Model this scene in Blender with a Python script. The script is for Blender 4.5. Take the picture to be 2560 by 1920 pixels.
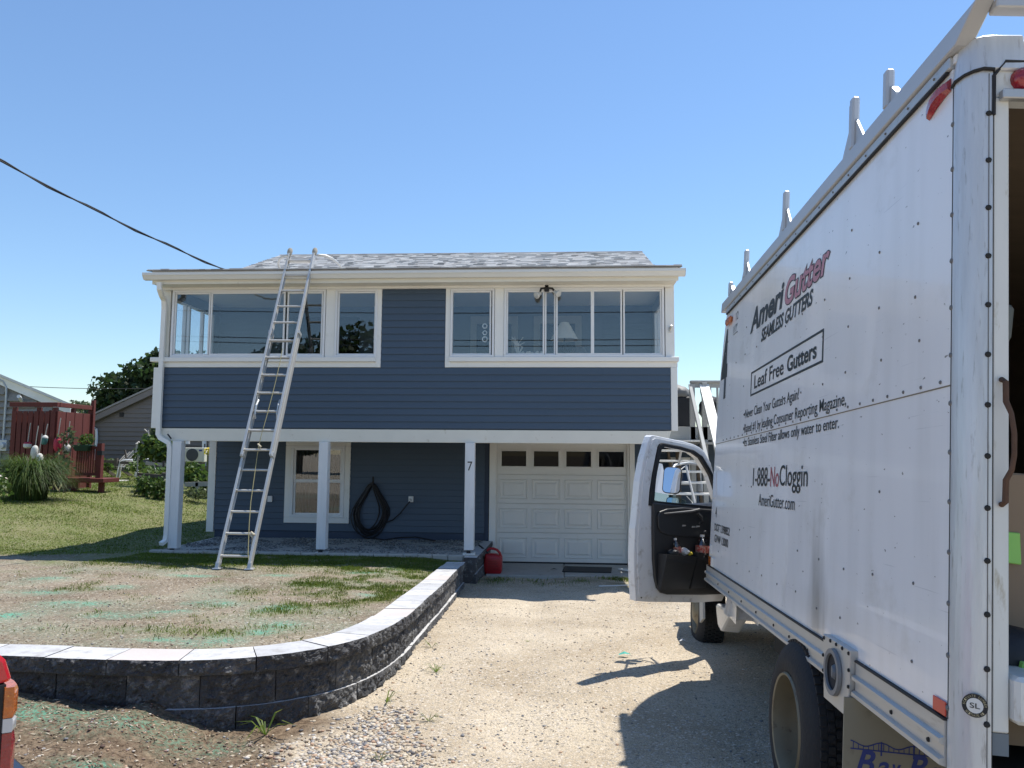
import bpy, bmesh, math, random
import numpy as np
from mathutils import Vector, Matrix, noise
random.seed(7); RNG = np.random.default_rng(7)

# ------------------------------------------------------------------ camera, sky, sun, exposure
S = bpy.context.scene
for o in list(bpy.data.objects): bpy.data.objects.remove(o)
COL = S.collection
FPX = 1923.0                                   # focal length in pixels of a 2560 px wide frame
YAW, PITCH, ROLL = math.radians(3.8), math.radians(5.2), 0.0075
EYE = Vector((0, 0, 1.6))
FW = Vector((-math.sin(YAW)*math.cos(PITCH), math.cos(YAW)*math.cos(PITCH), math.sin(PITCH)))
_r = Vector((math.cos(YAW), math.sin(YAW), 0)); _u = _r.cross(FW)
CR = _r*math.cos(ROLL)+_u*math.sin(ROLL); CU = -_r*math.sin(ROLL)+_u*math.cos(ROLL)
cam = bpy.data.objects.new('camera', bpy.data.cameras.new('camera')); COL.objects.link(cam)
cam.data.sensor_width = 36; cam.data.lens = 36*FPX/2560; cam.data.clip_start = 0.05; cam.data.clip_end = 3000
cam.matrix_world = Matrix(((CR.x, CU.x, -FW.x, EYE.x), (CR.y, CU.y, -FW.y, EYE.y), (CR.z, CU.z, -FW.z, EYE.z), (0, 0, 0, 1)))
S.camera = cam
SUN = Vector((0.31, 0.31, 1.0)).normalized()   # towards the sun
w = bpy.data.worlds.new('World'); S.world = w; w.use_nodes = True
nt = w.node_tree; bg = nt.nodes['Background']; sky = nt.nodes.new('ShaderNodeTexSky')
sky.sky_type = 'NISHITA'; sky.sun_disc = False
sky.sun_elevation = math.asin(SUN.z); sky.sun_rotation = math.atan2(SUN.x, SUN.y)
sky.altitude = 0; sky.air_density = 1.25; sky.dust_density = 0.0; sky.ozone_density = 7.0
nt.links.new(sky.outputs[0], bg.inputs[0]); bg.inputs[1].default_value = 0.12
sl = bpy.data.lights.new('sun', 'SUN'); sl.energy = 4.3; sl.angle = math.radians(0.53); sl.color = (1.0, 0.955, 0.88)
so = bpy.data.objects.new('sun', sl); COL.objects.link(so); so.rotation_euler = SUN.to_track_quat('Z', 'Y').to_euler()
S.view_settings.view_transform = 'Standard'; S.view_settings.look = 'None'
S.view_settings.gamma = 1; S.view_settings.use_curve_mapping = False; S.view_settings.exposure = 0.47

# ------------------------------------------------------------------ surveying helpers: sight lines from the measured eye point
def ray(x, y): return FW + CR*((x-1280)/FPX) - CU*((y-960)/FPX)
def P(x, y, Y):
    d = ray(x, y); return EYE + d*(Y/d.y)
def PX(x, y, X):
    d = ray(x, y); return EYE + d*(X/d.x)
def smooth(t): t = min(1.0, max(0.0, t)); return t*t*(3-2*t)
def lerp_pts(t, pts):
    if t <= pts[0][0]: return pts[0][1]
    for (a, b), (c, d) in zip(pts, pts[1:]):
        if t <= c: return b+(d-b)*(t-a)/(c-a)
    return pts[-1][1]
DRV = [(-40, 0.0), (2, -.03), (3.5, -.06), (4.7, -.10), (7, -.125), (10.6, -.33), (12.3, -.405), (13, -.435), (20, -.45), (60, -.45), (400, -2)]
def zfront(x, y):
    z = lerp_pts(y, DRV)
    if x < -1.2 and y < 5.2: z += (.13*smooth((-1.95-x)/.6)+.06*smooth((-2.4-x)/1.0))*smooth((y-1.8)/2.3)
    if x > 2.2: z -= .02*smooth((x-2.2)/2)
    return z
def wallz(y): return .33 if y < 5 else .33-.0526*(y-5)
def zlawn(x, y):
    z = lerp_pts(y, [(4, .272), (5, .272), (12.1, -.02), (15, -.02), (19, .0), (400, 6)])
    if x > -2.4 and y < 12.6: z -= .05*smooth((x+2.4)/.7)*smooth((y-7)/3)
    z += .52*smooth((-7.4-x)/5.5)*smooth((y-8.5)/7) + .05*smooth((-5-x)/4)*(1-smooth((y-8)/5))
    return z
def G(px, py, lawn=True):
    d = ray(px, py); t = 2.0
    f = zlawn if lawn else zfront
    while t < 300:
        p = EYE+d*t
        if p.z < f(p.x, p.y): break
        t += .05
    return EYE+d*(t-.02)
def lpx(p): return FPX/((p-EYE).dot(FW))          # pixels per metre at a point

# ------------------------------------------------------------------ materials
MATS = {}
def mat(name, col, rough=.6, metal=0, var=.12, vs=3.0, bump=0, bs=40, bd=.01, coat=0, spec=.5, island=0, trans=0, stretch=None, col2=None, c2=(.5, .62), wear=None):
    m = bpy.data.materials.new(name); m.use_nodes = True; t = m.node_tree; N = t.nodes; L = t.links
    b = N['Principled BSDF']; b.inputs['Roughness'].default_value = rough; b.inputs['Metallic'].default_value = metal
    b.inputs['Coat Weight'].default_value = coat; b.inputs['Specular IOR Level'].default_value = spec
    if trans: b.inputs['Transmission Weight'].default_value = trans
    tc = N.new('ShaderNodeTexCoord'); src = tc.outputs['Object']
    if stretch:
        mp = N.new('ShaderNodeMapping'); mp.inputs['Scale'].default_value = stretch; L.new(src, mp.inputs[0]); src = mp.outputs[0]
    nz = N.new('ShaderNodeTexNoise'); nz.inputs['Scale'].default_value = vs; nz.inputs['Detail'].default_value = 6; L.new(src, nz.inputs['Vector'])
    base = (*col, 1)
    mx = N.new('ShaderNodeMix'); mx.data_type = 'RGBA'
    mx.inputs[6].default_value = tuple(c*(1-var) for c in col)+(1,); mx.inputs[7].default_value = tuple(min(1, c*(1+var)) for c in col)+(1,)
    L.new(nz.outputs[0], mx.inputs[0]); out = mx.outputs[2]
    if col2:
        n2 = N.new('ShaderNodeTexNoise'); n2.inputs['Scale'].default_value = vs*2.3; n2.inputs['Detail'].default_value = 8; n2.inputs['Roughness'].default_value = .65; L.new(src, n2.inputs['Vector'])
        rp = N.new('ShaderNodeMapRange'); rp.inputs[1].default_value = c2[0]; rp.inputs[2].default_value = c2[1]; L.new(n2.outputs[0], rp.inputs[0])
        m2 = N.new('ShaderNodeMix'); m2.data_type = 'RGBA'; L.new(rp.outputs[0], m2.inputs[0]); L.new(out, m2.inputs[6]); m2.inputs[7].default_value = (*col2, 1); out = m2.outputs[2]
    if island:
        g = N.new('ShaderNodeNewGeometry'); hs = N.new('ShaderNodeHueSaturation')
        r1 = N.new('ShaderNodeMapRange'); r1.inputs[3].default_value = 1-island; r1.inputs[4].default_value = 1+island; L.new(g.outputs['Random Per Island'], r1.inputs[0])
        L.new(r1.outputs[0], hs.inputs['Value']); L.new(out, hs.inputs['Color'])
        w1 = N.new('ShaderNodeTexWhiteNoise'); w1.noise_dimensions = '1D'; L.new(g.outputs['Random Per Island'], w1.inputs['W'])
        r2 = N.new('ShaderNodeMapRange'); r2.inputs[3].default_value = .5-.035*island/.4; r2.inputs[4].default_value = .5+.02*island/.4; L.new(w1.outputs[0], r2.inputs[0]); L.new(r2.outputs[0], hs.inputs['Hue'])
        out = hs.outputs[0]
    L.new(out, b.inputs['Base Color'])
    if bump:
        n3 = N.new('ShaderNodeTexNoise'); n3.inputs['Scale'].default_value = bs; n3.inputs['Detail'].default_value = 6; L.new(src, n3.inputs['Vector'])
        bp = N.new('ShaderNodeBump'); bp.inputs['Strength'].default_value = bump; bp.inputs['Distance'].default_value = bd; L.new(n3.outputs[0], bp.inputs['Height']); L.new(bp.outputs[0], b.inputs['Normal'])
    MATS[name] = m; return m
def leafmat(name, col, island=.35):
    m = mat(name, col, rough=.55, var=.42, vs=.55, island=island)
    t = m.node_tree; b = t.nodes['Principled BSDF']; tr = t.nodes.new('ShaderNodeBsdfTranslucent')
    src = b.inputs['Base Color'].links[0].from_socket; t.links.new(src, tr.inputs[0])
    ms = t.nodes.new('ShaderNodeMixShader'); ms.inputs[0].default_value = .45
    t.links.new(b.outputs[0], ms.inputs[1]); t.links.new(tr.outputs[0], ms.inputs[2]); t.links.new(ms.outputs[0], t.nodes['Material Output'].inputs[0]); return m
def glassmat(name, tint=(.75, .8, .82), base=.06, gain=.9):
    m = bpy.data.materials.new(name); m.use_nodes = True; t = m.node_tree; t.nodes.remove(t.nodes['Principled BSDF'])
    tr = t.nodes.new('ShaderNodeBsdfTransparent'); tr.inputs[0].default_value = (*tint, 1)
    gl = t.nodes.new('ShaderNodeBsdfGlossy'); gl.inputs['Roughness'].default_value = 0.0; gl.inputs[0].default_value = (.95, .97, 1, 1)
    fr = t.nodes.new('ShaderNodeLayerWeight'); fr.inputs[0].default_value = .5
    pw = t.nodes.new('ShaderNodeMath'); pw.operation = 'POWER'; pw.inputs[1].default_value = 4.0; t.links.new(fr.outputs['Facing'], pw.inputs[0])
    ma = t.nodes.new('ShaderNodeMath'); ma.operation = 'MULTIPLY_ADD'; ma.inputs[1].default_value = gain; ma.inputs[2].default_value = base; t.links.new(pw.outputs[0], ma.inputs[0])
    ms = t.nodes.new('ShaderNodeMixShader'); t.links.new(ma.outputs[0], ms.inputs[0]); t.links.new(tr.outputs[0], ms.inputs[1]); t.links.new(gl.outputs[0], ms.inputs[2])
    t.links.new(ms.outputs[0], t.nodes['Material Output'].inputs[0]); MATS[name] = m; return m
WHITE = mat('white_trim', (.82, .815, .78), .5, var=.06, vs=2, bump=.12, bs=25, col2=(.66, .645, .59), c2=(.60, .85))
SHADEW = mat('shaded_white_trim', (.76, .735, .65), .6, var=.06, vs=4, col2=(.5, .44, .33), c2=(.62, .8))  # white trim in shade: the dim warm tone is in the colour, stains too
VINYL = mat('white_vinyl', (.78, .79, .80), .35, var=.03)
POSTW = mat('painted_post', (.76, .77, .78), .6, var=.10, vs=5, col2=(.6, .59, .56), c2=(.58, .8), bump=.35, bs=60, stretch=(3, 3, .4))
SIDING = mat('blue_siding', (.060, .092, .136), .55, var=.10, vs=1.3, bump=.15, bs=70, stretch=(.15, 1, 1))
FOUND = mat('painted_foundation', (.05, .07, .11), .8, var=.2, bump=.3)
GLASS = glassmat('window_glass', (.92, .94, .95), .07, .8)
DARKGL = glassmat('dark_glass', (.10, .11, .13), .012, .5)
CLEARGL = glassmat('clear_green_glass', (.80, .90, .86), .05, .8)
MIRROR = mat('mirror_glass', (.9, .92, .95), .01, 1.0, var=.0)
BLACK = mat('black_rubber', (.018, .018, .02), .7, var=.2)
BPLAS = mat('dark_grey_plastic', (.035, .036, .038), .42, var=.15, bump=.1, bs=200)
ALU = mat('aluminium', (.58, .57, .54), .5, .55, var=.15, vs=12, stretch=(1, 1, .3))
ALUD = mat('dull_aluminium', (.52, .53, .53), .5, .6, var=.15, vs=9, col2=(.3, .29, .27), c2=(.58, .8))
STEELW = mat('worn_post_metal', (.60, .63, .66), .38, .3, var=.2, vs=4, stretch=(9, 9, 1.0), col2=(.34, .34, .34), c2=(.58, .74), bump=.2, bs=9)
TRUCKW = mat('truck_white_panel', (.86, .865, .875), .28, var=.05, vs=1.2, coat=.3, col2=(.62, .61, .57), c2=(.58, .85), bump=.35, bs=2.2, bd=.02)
DOORW = mat('truck_door_paint', (.80, .805, .81), .32, var=.1, vs=5, coat=.4, col2=(.40, .37, .32), c2=(.54, .78))
RUST_SHADE = mat('rust_shade_steel', (.10, .055, .035), .85, var=.4, vs=20, bump=.5)
TYRE = mat('tyre_rubber', (.022, .022, .023), .8, var=.25, vs=8, bump=.4, bs=60)
RIMC = mat('cream_wheel_rim', (.23, .195, .125), .5, .2, var=.25, vs=7, col2=(.12, .08, .05), c2=(.55, .7))
CHASS = mat('chassis_black', (.02, .02, .02), .8, var=.3)
INK = mat('black_lettering', (.025, .03, .03), .5, var=.1)
PINK = mat('faded_red_lettering', (.50, .23, .27), .5, var=.12, vs=4)
REDINK = mat('red_lettering', (.40, .10, .12), .5, var=.1)
BLUEINK = mat('blue_lettering', (.02, .04, .22), .5, var=.1)
REDL = mat('red_lens', (.30, .012, .02), .15, var=.5, vs=40, coat=.8, bump=.6, bs=55)
AMBL = mat('amber_lens', (.55, .13, .01), .15, var=.5, vs=40, coat=.8, bump=.6, bs=55, col2=(.9, .42, .05), c2=(.6, .7))
CLRL = mat('clear_lens', (.55, .56, .58), .2, var=.1, coat=.8)
REDREF = mat('red_reflector', (.65, .08, .05), .35, var=.1)
PICKRED = mat('red_car_paint', (.55, .01, .022), .25, var=.03, coat=1)
REDWOOD = mat('red_stained_wood', (.125, .022, .015), .7, var=.25, vs=5, bump=.3, stretch=(3, 3, .4))
CARD = mat('cardboard', (.30, .22, .15), .9, var=.1)
PLY = mat('plywood', (.17, .13, .09), .8, var=.25, vs=3, stretch=(.4, 4, 4))
CONC = mat('concrete', (.42, .40, .36), .9, var=.15, vs=3, bump=.4, bs=50, col2=(.28, .25, .20), c2=(.55, .75))
GREYP = mat('grey_painted_wood', (.40, .41, .40), .7, var=.12, vs=4)
WOODW = mat('weathered_wood', (.46, .43, .38), .85, var=.25, vs=6, bump=.3, stretch=(4, 4, .5))
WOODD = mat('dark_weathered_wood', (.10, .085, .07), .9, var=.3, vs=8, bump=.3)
CEDAR = mat('grey_cedar_shingle', (.27, .255, .235), .9, var=.28, vs=5, bump=.4, stretch=(6, 6, .8))
TAUPE = mat('taupe_siding', (.165, .145, .13), .6, var=.08)
TAN = mat('tan_siding', (.34, .28, .22), .6, var=.08)
SLATE = mat('slate_blue_house', (.13, .14, .16), .7, var=.08)
CANRED = mat('red_can_plastic', (.36, .012, .018), .4, var=.12, vs=6)
HOSE = mat('black_hose', (.012, .011, .014), .5, var=.2)
CABLE = mat('black_cable', (.012, .012, .013), .6)
ROPE = mat('yellow_rope', (.36, .32, .16), .9, var=.2)
DARKIN = mat('dark_interior', (.03, .03, .033), .9)
INTW = mat('interior_grey', (.26, .27, .27), .8)
LINEN = mat('lamp_linen', (.62, .58, .5), .8)
TARP = mat('grey_tarp', (.24, .23, .21), .6, var=.3, vs=8, bump=.5, bs=15)
BCOVER = mat('black_cover', (.016, .017, .022), .6, bump=.4, bs=20)
BUOYW = mat('buoy_white', (.62, .61, .56), .7, var=.15, vs=10, col2=(.3, .28, .22), c2=(.6, .75))
BUOYR = mat('buoy_red', (.42, .02, .05), .6, var=.15)
BUOYG = mat('buoy_teal', (.05, .16, .15), .6, var=.3)
GREENP = mat('green_planter', (.012, .055, .038), .5)
SLING = mat('grey_sling', (.33, .34, .33), .7)
BEIGE = mat('mud_flap', (.30, .27, .20), .75, var=.2, vs=4, col2=(.17, .15, .11), c2=(.58, .75))
NEON = mat('neon_green', (.35, .72, .16), .6)
YEL = mat('yellow_plastic', (.7, .55, .05), .6)
TEAL = mat('teal_scrap', (.05, .35, .28), .7)
PAPER = mat('white_paper', (.7, .7, .68), .8)
BLOCK = mat('shaded_grey_block', (.070, .070, .073), .92, var=.35, vs=5, bump=1.0, bs=42, bd=.03, col2=(.26, .26, .26), c2=(.55, .68))  # dark base holds the faces' shade, grey flecks their sunlit highlights
BLOCK2 = mat('shaded_grey_block_pale', (.10, .099, .098), .92, var=.35, vs=5, bump=1.0, bs=42, bd=.03, col2=(.28, .275, .27), c2=(.52, .66))
CAPM = mat('sunlit_cap_stone', (.54, .535, .53), .85, var=.2, vs=5, bump=.35, bs=60, col2=(.36, .355, .35), c2=(.48, .70))  # tops painted paler than the faces for the sun on them, and dust
CAPM3 = mat('sunlit_cap_grey', (.47, .47, .475), .85, var=.2, vs=4, bump=.35, bs=60, col2=(.33, .32, .31), c2=(.48, .72))
CAPM2 = mat('sunlit_cap_warm', (.54, .49, .46), .85, var=.14, vs=4, bump=.25, bs=60)
LEAFD = leafmat('maple_leaf', (.035, .065, .018))
LEAFM = leafmat('bright_leaf', (.085, .15, .03))
LEAFL = leafmat('pale_leaf', (.10, .135, .06))
GRASSM = leafmat('lawn_blade', (.125, .185, .022), .4)
GRASSD = leafmat('reed_blade', (.07, .12, .02), .45)
BARK = mat('bark', (.09, .07, .05), .9, var=.3, bump=.6)
ROOFM = None

# ------------------------------------------------------------------ mesh building
ORG = {}
class MB:
    def __init__(s): s.v = []; s.f = []; s.mi = []
    def face(s, pts, mi=0):
        n = len(s.v); s.v += [tuple(p) for p in pts]; s.f.append(tuple(range(n, n+len(pts)))); s.mi.append(mi); return s
    def hexa(s, p, mi=0):          # 8 points: bottom 0-3 ccw, top 4-7
        n = len(s.v); s.v += [tuple(q) for q in p]
        for f in ((0, 3, 2, 1), (4, 5, 6, 7), (0, 1, 5, 4), (1, 2, 6, 5), (2, 3, 7, 6), (3, 0, 4, 7)):
            s.f.append(tuple(n+i for i in f)); s.mi.append(mi)
        return s
    def box(s, x0, x1, y0, y1, z0, z1, mi=0):
        return s.hexa([(x0, y0, z0), (x1, y0, z0), (x1, y1, z0), (x0, y1, z0), (x0, y0, z1), (x1, y0, z1), (x1, y1, z1), (x0, y1, z1)], mi)
    def beam(s, a, b, wx, wz, up=(0, 0, 1), mi=0):   # rectangular bar from a to b
        a, b = Vector(a), Vector(b); d = (b-a).normalized(); u = Vector(up); sx = d.cross(u)
        if sx.length < 1e-4: sx = d.cross(Vector((0, 1, 0)))
        sx.normalize(); sz = sx.cross(d).normalized(); sx *= wx/2; sz *= wz/2
        return s.hexa([a-sx-sz, a+sx-sz, b+sx-sz, b-sx-sz, a-sx+sz, a+sx+sz, b+sx+sz, b-sx+sz], mi)
    def tube(s, pts, r, n=8, mi=0, cap=True):
        pts = [Vector(p) for p in pts]; rs = r if hasattr(r, '__len__') else [r]*len(pts); base = len(s.v); ref = Vector((.3, .2, 1)).normalized()
        for i, p in enumerate(pts):
            d = (pts[min(i+1, len(pts)-1)]-pts[max(i-1, 0)]).normalized()
            a = d.cross(ref)
            if a.length < 1e-3: a = d.cross(Vector((1, 0, 0)))
            a.normalize(); b = d.cross(a)
            for k in range(n):
                t = 2*math.pi*k/n; s.v.append(tuple(p+(a*math.cos(t)+b*math.sin(t))*rs[i]))
        for i in range(len(pts)-1):
            for k in range(n):
                k2 = (k+1) % n; s.f.append((base+i*n+k, base+i*n+k2, base+(i+1)*n+k2, base+(i+1)*n+k)); s.mi.append(mi)
        if cap:
            s.f.append(tuple(base+k for k in range(n))[::-1]); s.mi.append(mi)
            s.f.append(tuple(base+(len(pts)-1)*n+k for k in range(n))); s.mi.append(mi)
        return s
    def lathe(s, prof, o, ax, n=24, mi=0):     # prof: (radius, along)
        o = Vector(o); ax = Vector(ax).normalized(); a = ax.orthogonal().normalized(); b = ax.cross(a); base = len(s.v)
        for r, h in prof:
            for k in range(n):
                t = 2*math.pi*k/n; s.v.append(tuple(o+ax*h+(a*math.cos(t)+b*math.sin(t))*r))
        for i in range(len(prof)-1):
            for k in range(n):
                k2 = (k+1) % n; s.f.append((base+i*n+k, base+i*n+k2, base+(i+1)*n+k2, base+(i+1)*n+k)); s.mi.append(mi)
        return s
    def prism(s, poly, f0, f1, mi=0):          # poly of 2-D points, mapped by f0 and f1 to the two end faces
        n = len(poly); b = len(s.v); s.v += [tuple(f0(*q)) for q in poly]+[tuple(f1(*q)) for q in poly]
        s.f.append(tuple(range(b, b+n))[::-1]); s.mi.append(mi); s.f.append(tuple(range(b+n, b+2*n))); s.mi.append(mi)
        for i in range(n):
            j = (i+1) % n; s.f.append((b+i, b+j, b+n+j, b+n+i)); s.mi.append(mi)
        return s
    def build(s, name, m, parent=None, org=None, smooth_=False, bevel=0, seg=1, local=False, kind=None, recalc=True):
        o = Vector(org) if org is not None else (ORG.get(parent.name, Vector()) if parent else Vector())
        if local: o = Vector()
        me = bpy.data.meshes.new(name); me.from_pydata([(x-o.x, y-o.y, z-o.z) for x, y, z in s.v], [], s.f)
        for mm in (m if isinstance(m, (list, tuple)) else [m]): me.materials.append(mm)
        if any(s.mi): me.polygons.foreach_set('material_index', s.mi)
        if recalc:
            bm = bmesh.new(); bm.from_mesh(me); bmesh.ops.recalc_face_normals(bm, faces=bm.faces); bm.to_mesh(me); bm.free()
        if smooth_:
            me.shade_smooth()
            if smooth_ != 'all': me.set_sharp_from_angle(angle=math.radians(40))
        ob = bpy.data.objects.new(name, me); COL.objects.link(ob)
        if parent: ob.parent = parent
        else: ob.location = o
        ORG[ob.name] = o
        if bevel:
            md = ob.modifiers.new('edge', 'BEVEL'); md.width = bevel; md.segments = seg; md.limit_method = 'ANGLE'; md.angle_limit = math.radians(35)
        if kind: ob['kind'] = kind
        return ob
def tag(o, label, cat, group=None, kind=None):
    o['label'] = label; o['category'] = cat
    if group: o['group'] = group
    if kind: o['kind'] = kind
    return o
def thing(name, label, cat, loc=(0, 0, 0), group=None):
    o = bpy.data.objects.new(name, None); COL.objects.link(o); o.location = loc; o.empty_display_size = .2; ORG[o.name] = Vector(loc)
    return tag(o, label, cat, group)
def box(name, x0, x1, y0, y1, z0, z1, m, parent, bevel=0, **k): return MB().box(x0, x1, y0, y1, z0, z1).build(name, m, parent, bevel=bevel, **k)
TS = bpy.data.scenes.new('type_shop')
def text_mesh(body, bold=0.0, shear=0.0, ext=0.0):
    c = bpy.data.curves.new('t', 'FONT'); c.body = body; c.offset = bold; c.shear = shear; c.extrude = ext; c.resolution_u = 4
    o = bpy.data.objects.new('t', c); TS.collection.objects.link(o); vl = TS.view_layers[0]; vl.update()
    me = bpy.data.meshes.new_from_object(o.evaluated_get(vl.depsgraph)); bpy.data.objects.remove(o); bpy.data.curves.remove(c); return me
def place_text(name, body, m, parent, org, ux, uy, width=None, height=None, bold=0, shear=0, ext=0, local=True):
    """org: lower-left corner; ux, uy: unit directions; fitted to width and height"""
    me = text_mesh(body, bold, shear, ext); co = np.empty(len(me.vertices)*3, 'f'); me.vertices.foreach_get('co', co); co = co.reshape(-1, 3)
    mn, mx = co.min(0), co.max(0); sx = (width/(mx[0]-mn[0])) if width else None; sy = (height/(mx[1]-mn[1])) if height else sx; sx = sx or sy
    org, ux, uy = Vector(org), Vector(ux), Vector(uy); un = ux.cross(uy)
    o0 = Vector() if local else ORG.get(parent.name, Vector())
    q = [org-o0+ux*((x-mn[0])*sx)+uy*((y-mn[1])*sy)+un*z for x, y, z in co.tolist()]
    me.vertices.foreach_set('co', [c for p in q for c in p]); me.name = name
    me.materials.clear(); me.materials.append(m); ob = bpy.data.objects.new(name, me); COL.objects.link(ob); ob.parent = parent; ORG[ob.name] = o0
    return ob
def leaf_cloud(mb, c, rad, n, size, flat=.7, seed=0, shell=.45):
    """n leaf quads spread through an uneven ellipsoid"""
    rg = np.random.default_rng(seed); c = Vector(c)
    for i in range(n):
        d = Vector(rg.normal(size=3)).normalized(); r = shell+(1-shell)*rg.random()**.6
        wob = 1+.35*noise.noise(d*2.1+Vector((seed, 0, 0)))
        p = c+Vector((d.x*rad[0], d.y*rad[1], d.z*rad[2]))*r*wob
        a = (d*.6+Vector(rg.normal(size=3))).normalized(); u = a.orthogonal().normalized(); u.rotate(Matrix.Rotation(rg.random()*6.28, 3, a)); v = a.cross(u)
        s = size*(.6+.8*rg.random()); u *= s*.5; v *= s*.5*flat
        mb.face([p-u, p+v, p+u, p-v])
    return mb
def tree(name, label, base, h, blobs, nleaf, size, m, group, seed):
    t = thing(name, label, 'tree', base, group); b = Vector(base); mb = MB()
    mb.tube([b+Vector((0, 0, -.3)), b+Vector((.1, 0, h*.3)), b+Vector((0, .1, h*.75))], [h*.035, h*.028, h*.01], 8)
    for i, (cx, cy, cz, rx, ry, rz) in enumerate(blobs):
        mb.tube([b+Vector((.05, 0, h*.3)), b+Vector((cx*.5, cy*.5, (cz+h*.3)*.5)), b+Vector((cx, cy, cz))], [h*.016, h*.01, h*.004], 6)
    mb.build('trunk', BARK, t, smooth_=True)
    mc = MB(); tot = sum(r[3]*r[5] for r in blobs)
    for i, (cx, cy, cz, rx, ry, rz) in enumerate(blobs):
        leaf_cloud(mc, b+Vector((cx, cy, cz)), (rx, ry, rz), int(nleaf*rx*rz/tot), size, seed=seed*31+i)
    mc.build('crown', m, t, recalc=False); return t

# ------------------------------------------------------------------ ground: driveway sheet, lawn sheet, retaining wall
FRONT = [(-12, 4.70), (-8, 4.70), (-5, 4.70), (-3.4, 4.69), (-2.75, 4.665), (-2.303, 4.685), (-1.926, 4.795), (-1.62, 5.0), (-1.42, 5.35), (-1.32, 5.8), (-1.29, 6.3), (-1.30, 6.9), (-1.33, 7.9), (-1.36, 9.2), (-1.42, 10.5), (-1.46, 11.7)]
def chaikin(p, n=2):
    for _ in range(n):
        q = [p[0]]
        for a, b in zip(p, p[1:]): q += [(a[0]*.75+b[0]*.25, a[1]*.75+b[1]*.25), (a[0]*.25+b[0]*.75, a[1]*.25+b[1]*.75)]
        p = q+[p[-1]]
    return p
PATH = chaikin(FRONT); _cum = [0]
for a, b in zip(PATH, PATH[1:]): _cum.append(_cum[-1]+math.dist(a, b))
def _pp(s):
    s = max(0, min(_cum[-1]-1e-6, s)); i = int(np.searchsorted(_cum, s, 'right')-1); t = (s-_cum[i])/(_cum[i+1]-_cum[i]); a, b = PATH[i], PATH[i+1]
    return Vector((a[0]+(b[0]-a[0])*t, a[1]+(b[1]-a[1])*t))
def path_at(s):
    s = max(0, min(_cum[-1]-1e-6, s)); i = int(np.searchsorted(_cum, s, 'right')-1); t = (s-_cum[i])/(_cum[i+1]-_cum[i]); a, b = PATH[i], PATH[i+1]
    q0, q1 = _pp(s-.22), _pp(s+.22); d = (q1-q0).normalized()
    return Vector((a[0]+(b[0]-a[0])*t, a[1]+(b[1]-a[1])*t)), Vector((d.y, -d.x))      # point, outward normal (to the drive)
_mid = [path_at(s)[0]-path_at(s)[1]*.14 for s in np.linspace(0, _cum[-1], 160)]
_poly = np.array([(-900, 4.84)]+[tuple(p) for p in _mid]+[(-1.44, 14.42), (-6.5, 14.42), (-6.5, 20), (0, 26), (0, 900), (-900, 900)])
def in_lawn(x, y):
    x = np.asarray(x); y = np.asarray(y); c = np.zeros(x.shape, bool); n = len(_poly)
    for i in range(n):
        (x0, y0), (x1, y1) = _poly[i], _poly[(i+1) % n]
        if y0 == y1: continue
        c ^= ((y0 > y) != (y1 > y)) & (x < (x1-x0)*(y-y0)/(y1-y0)+x0)
    return c
TEAL_SPOTS = [(G(x, y), a, b) for x, y, a, b in ((110, 1447, 45, 9), (90, 1480, 75, 11), (290, 1470, 45, 9), (540, 1508, 70, 13), (480, 1440, 60, 6), (690, 1438, 42, 7), (690, 1520, 55, 15), (700, 1563, 45, 12), (400, 1601, 45, 8), (530, 1603, 75, 16), (655, 1583, 38, 10), (300, 1538, 90, 12), (25, 1538, 45, 12), (990, 1423, 24, 5), (900, 1432, 36, 6), (920, 1490, 30, 8), (200, 1510, 80, 10), (420, 1530, 60, 10))]
def teal(x, y):
    v = 0
    for p, a, b in TEAL_SPOTS:
        k = lpx(p); dx = (x-p.x)*k/a*.85; dy = (y-p.y)*k*.16/b*1.35
        q = dx*dx+dy*dy
        if q < 4: v = max(v, math.exp(-q*1.3))
    return min(1, v*min(1, .75+.9*noise.noise(Vector((x*5, y*5, 3))))+max(0, .38*fbm(x, y, .75, 21)+.02)*(1-smooth((y-9.5)/1.5)))
def fbm(x, y, s, z=0): return noise.fractal(Vector((x*s, y*s, z)), 1.0, 2.0, 4)
def estab(x, y):
    lim = 10.4+1.1*smooth((x+8.5)/1.5)+1.6*smooth((x+7.2)/1)
    e = smooth((y-lim+.5*fbm(x, y, .8))/1.0)
    if x > -6.4: e *= 1-smooth((x+6.4)/.4) if y < 14.3 else 1
    return e
def dens(x, y):
    e = estab(x, y); n = fbm(x, y, .9, 5); n2 = fbm(x, y, 2.6, 9)
    strip = smooth((y-9.6-.5*n)/1.3)*(.75+.5*n2)*(1 if x > -6.6 else smooth((x+8)/1.4))
    rgt = smooth((x+3.6+.8*n)/1.3)*smooth((y-5.9)/1.6)*(1-smooth((x+1.75)/.15)*.6)*max(0, .42+1.1*n2+.5*n)
    sp = max(0, -.12+.6*n2+.3*n)
    patch = .7*math.exp(-(((x+2.95)/.8)**2+((y-5.75)/.17)**2))*max(0, .8+n2) + .5*math.exp(-(((x+2.25)/.25)**2+((y-6.05)/.12)**2))
    return max(0, min(1, max(e, strip, rgt, sp, patch)))
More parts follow.
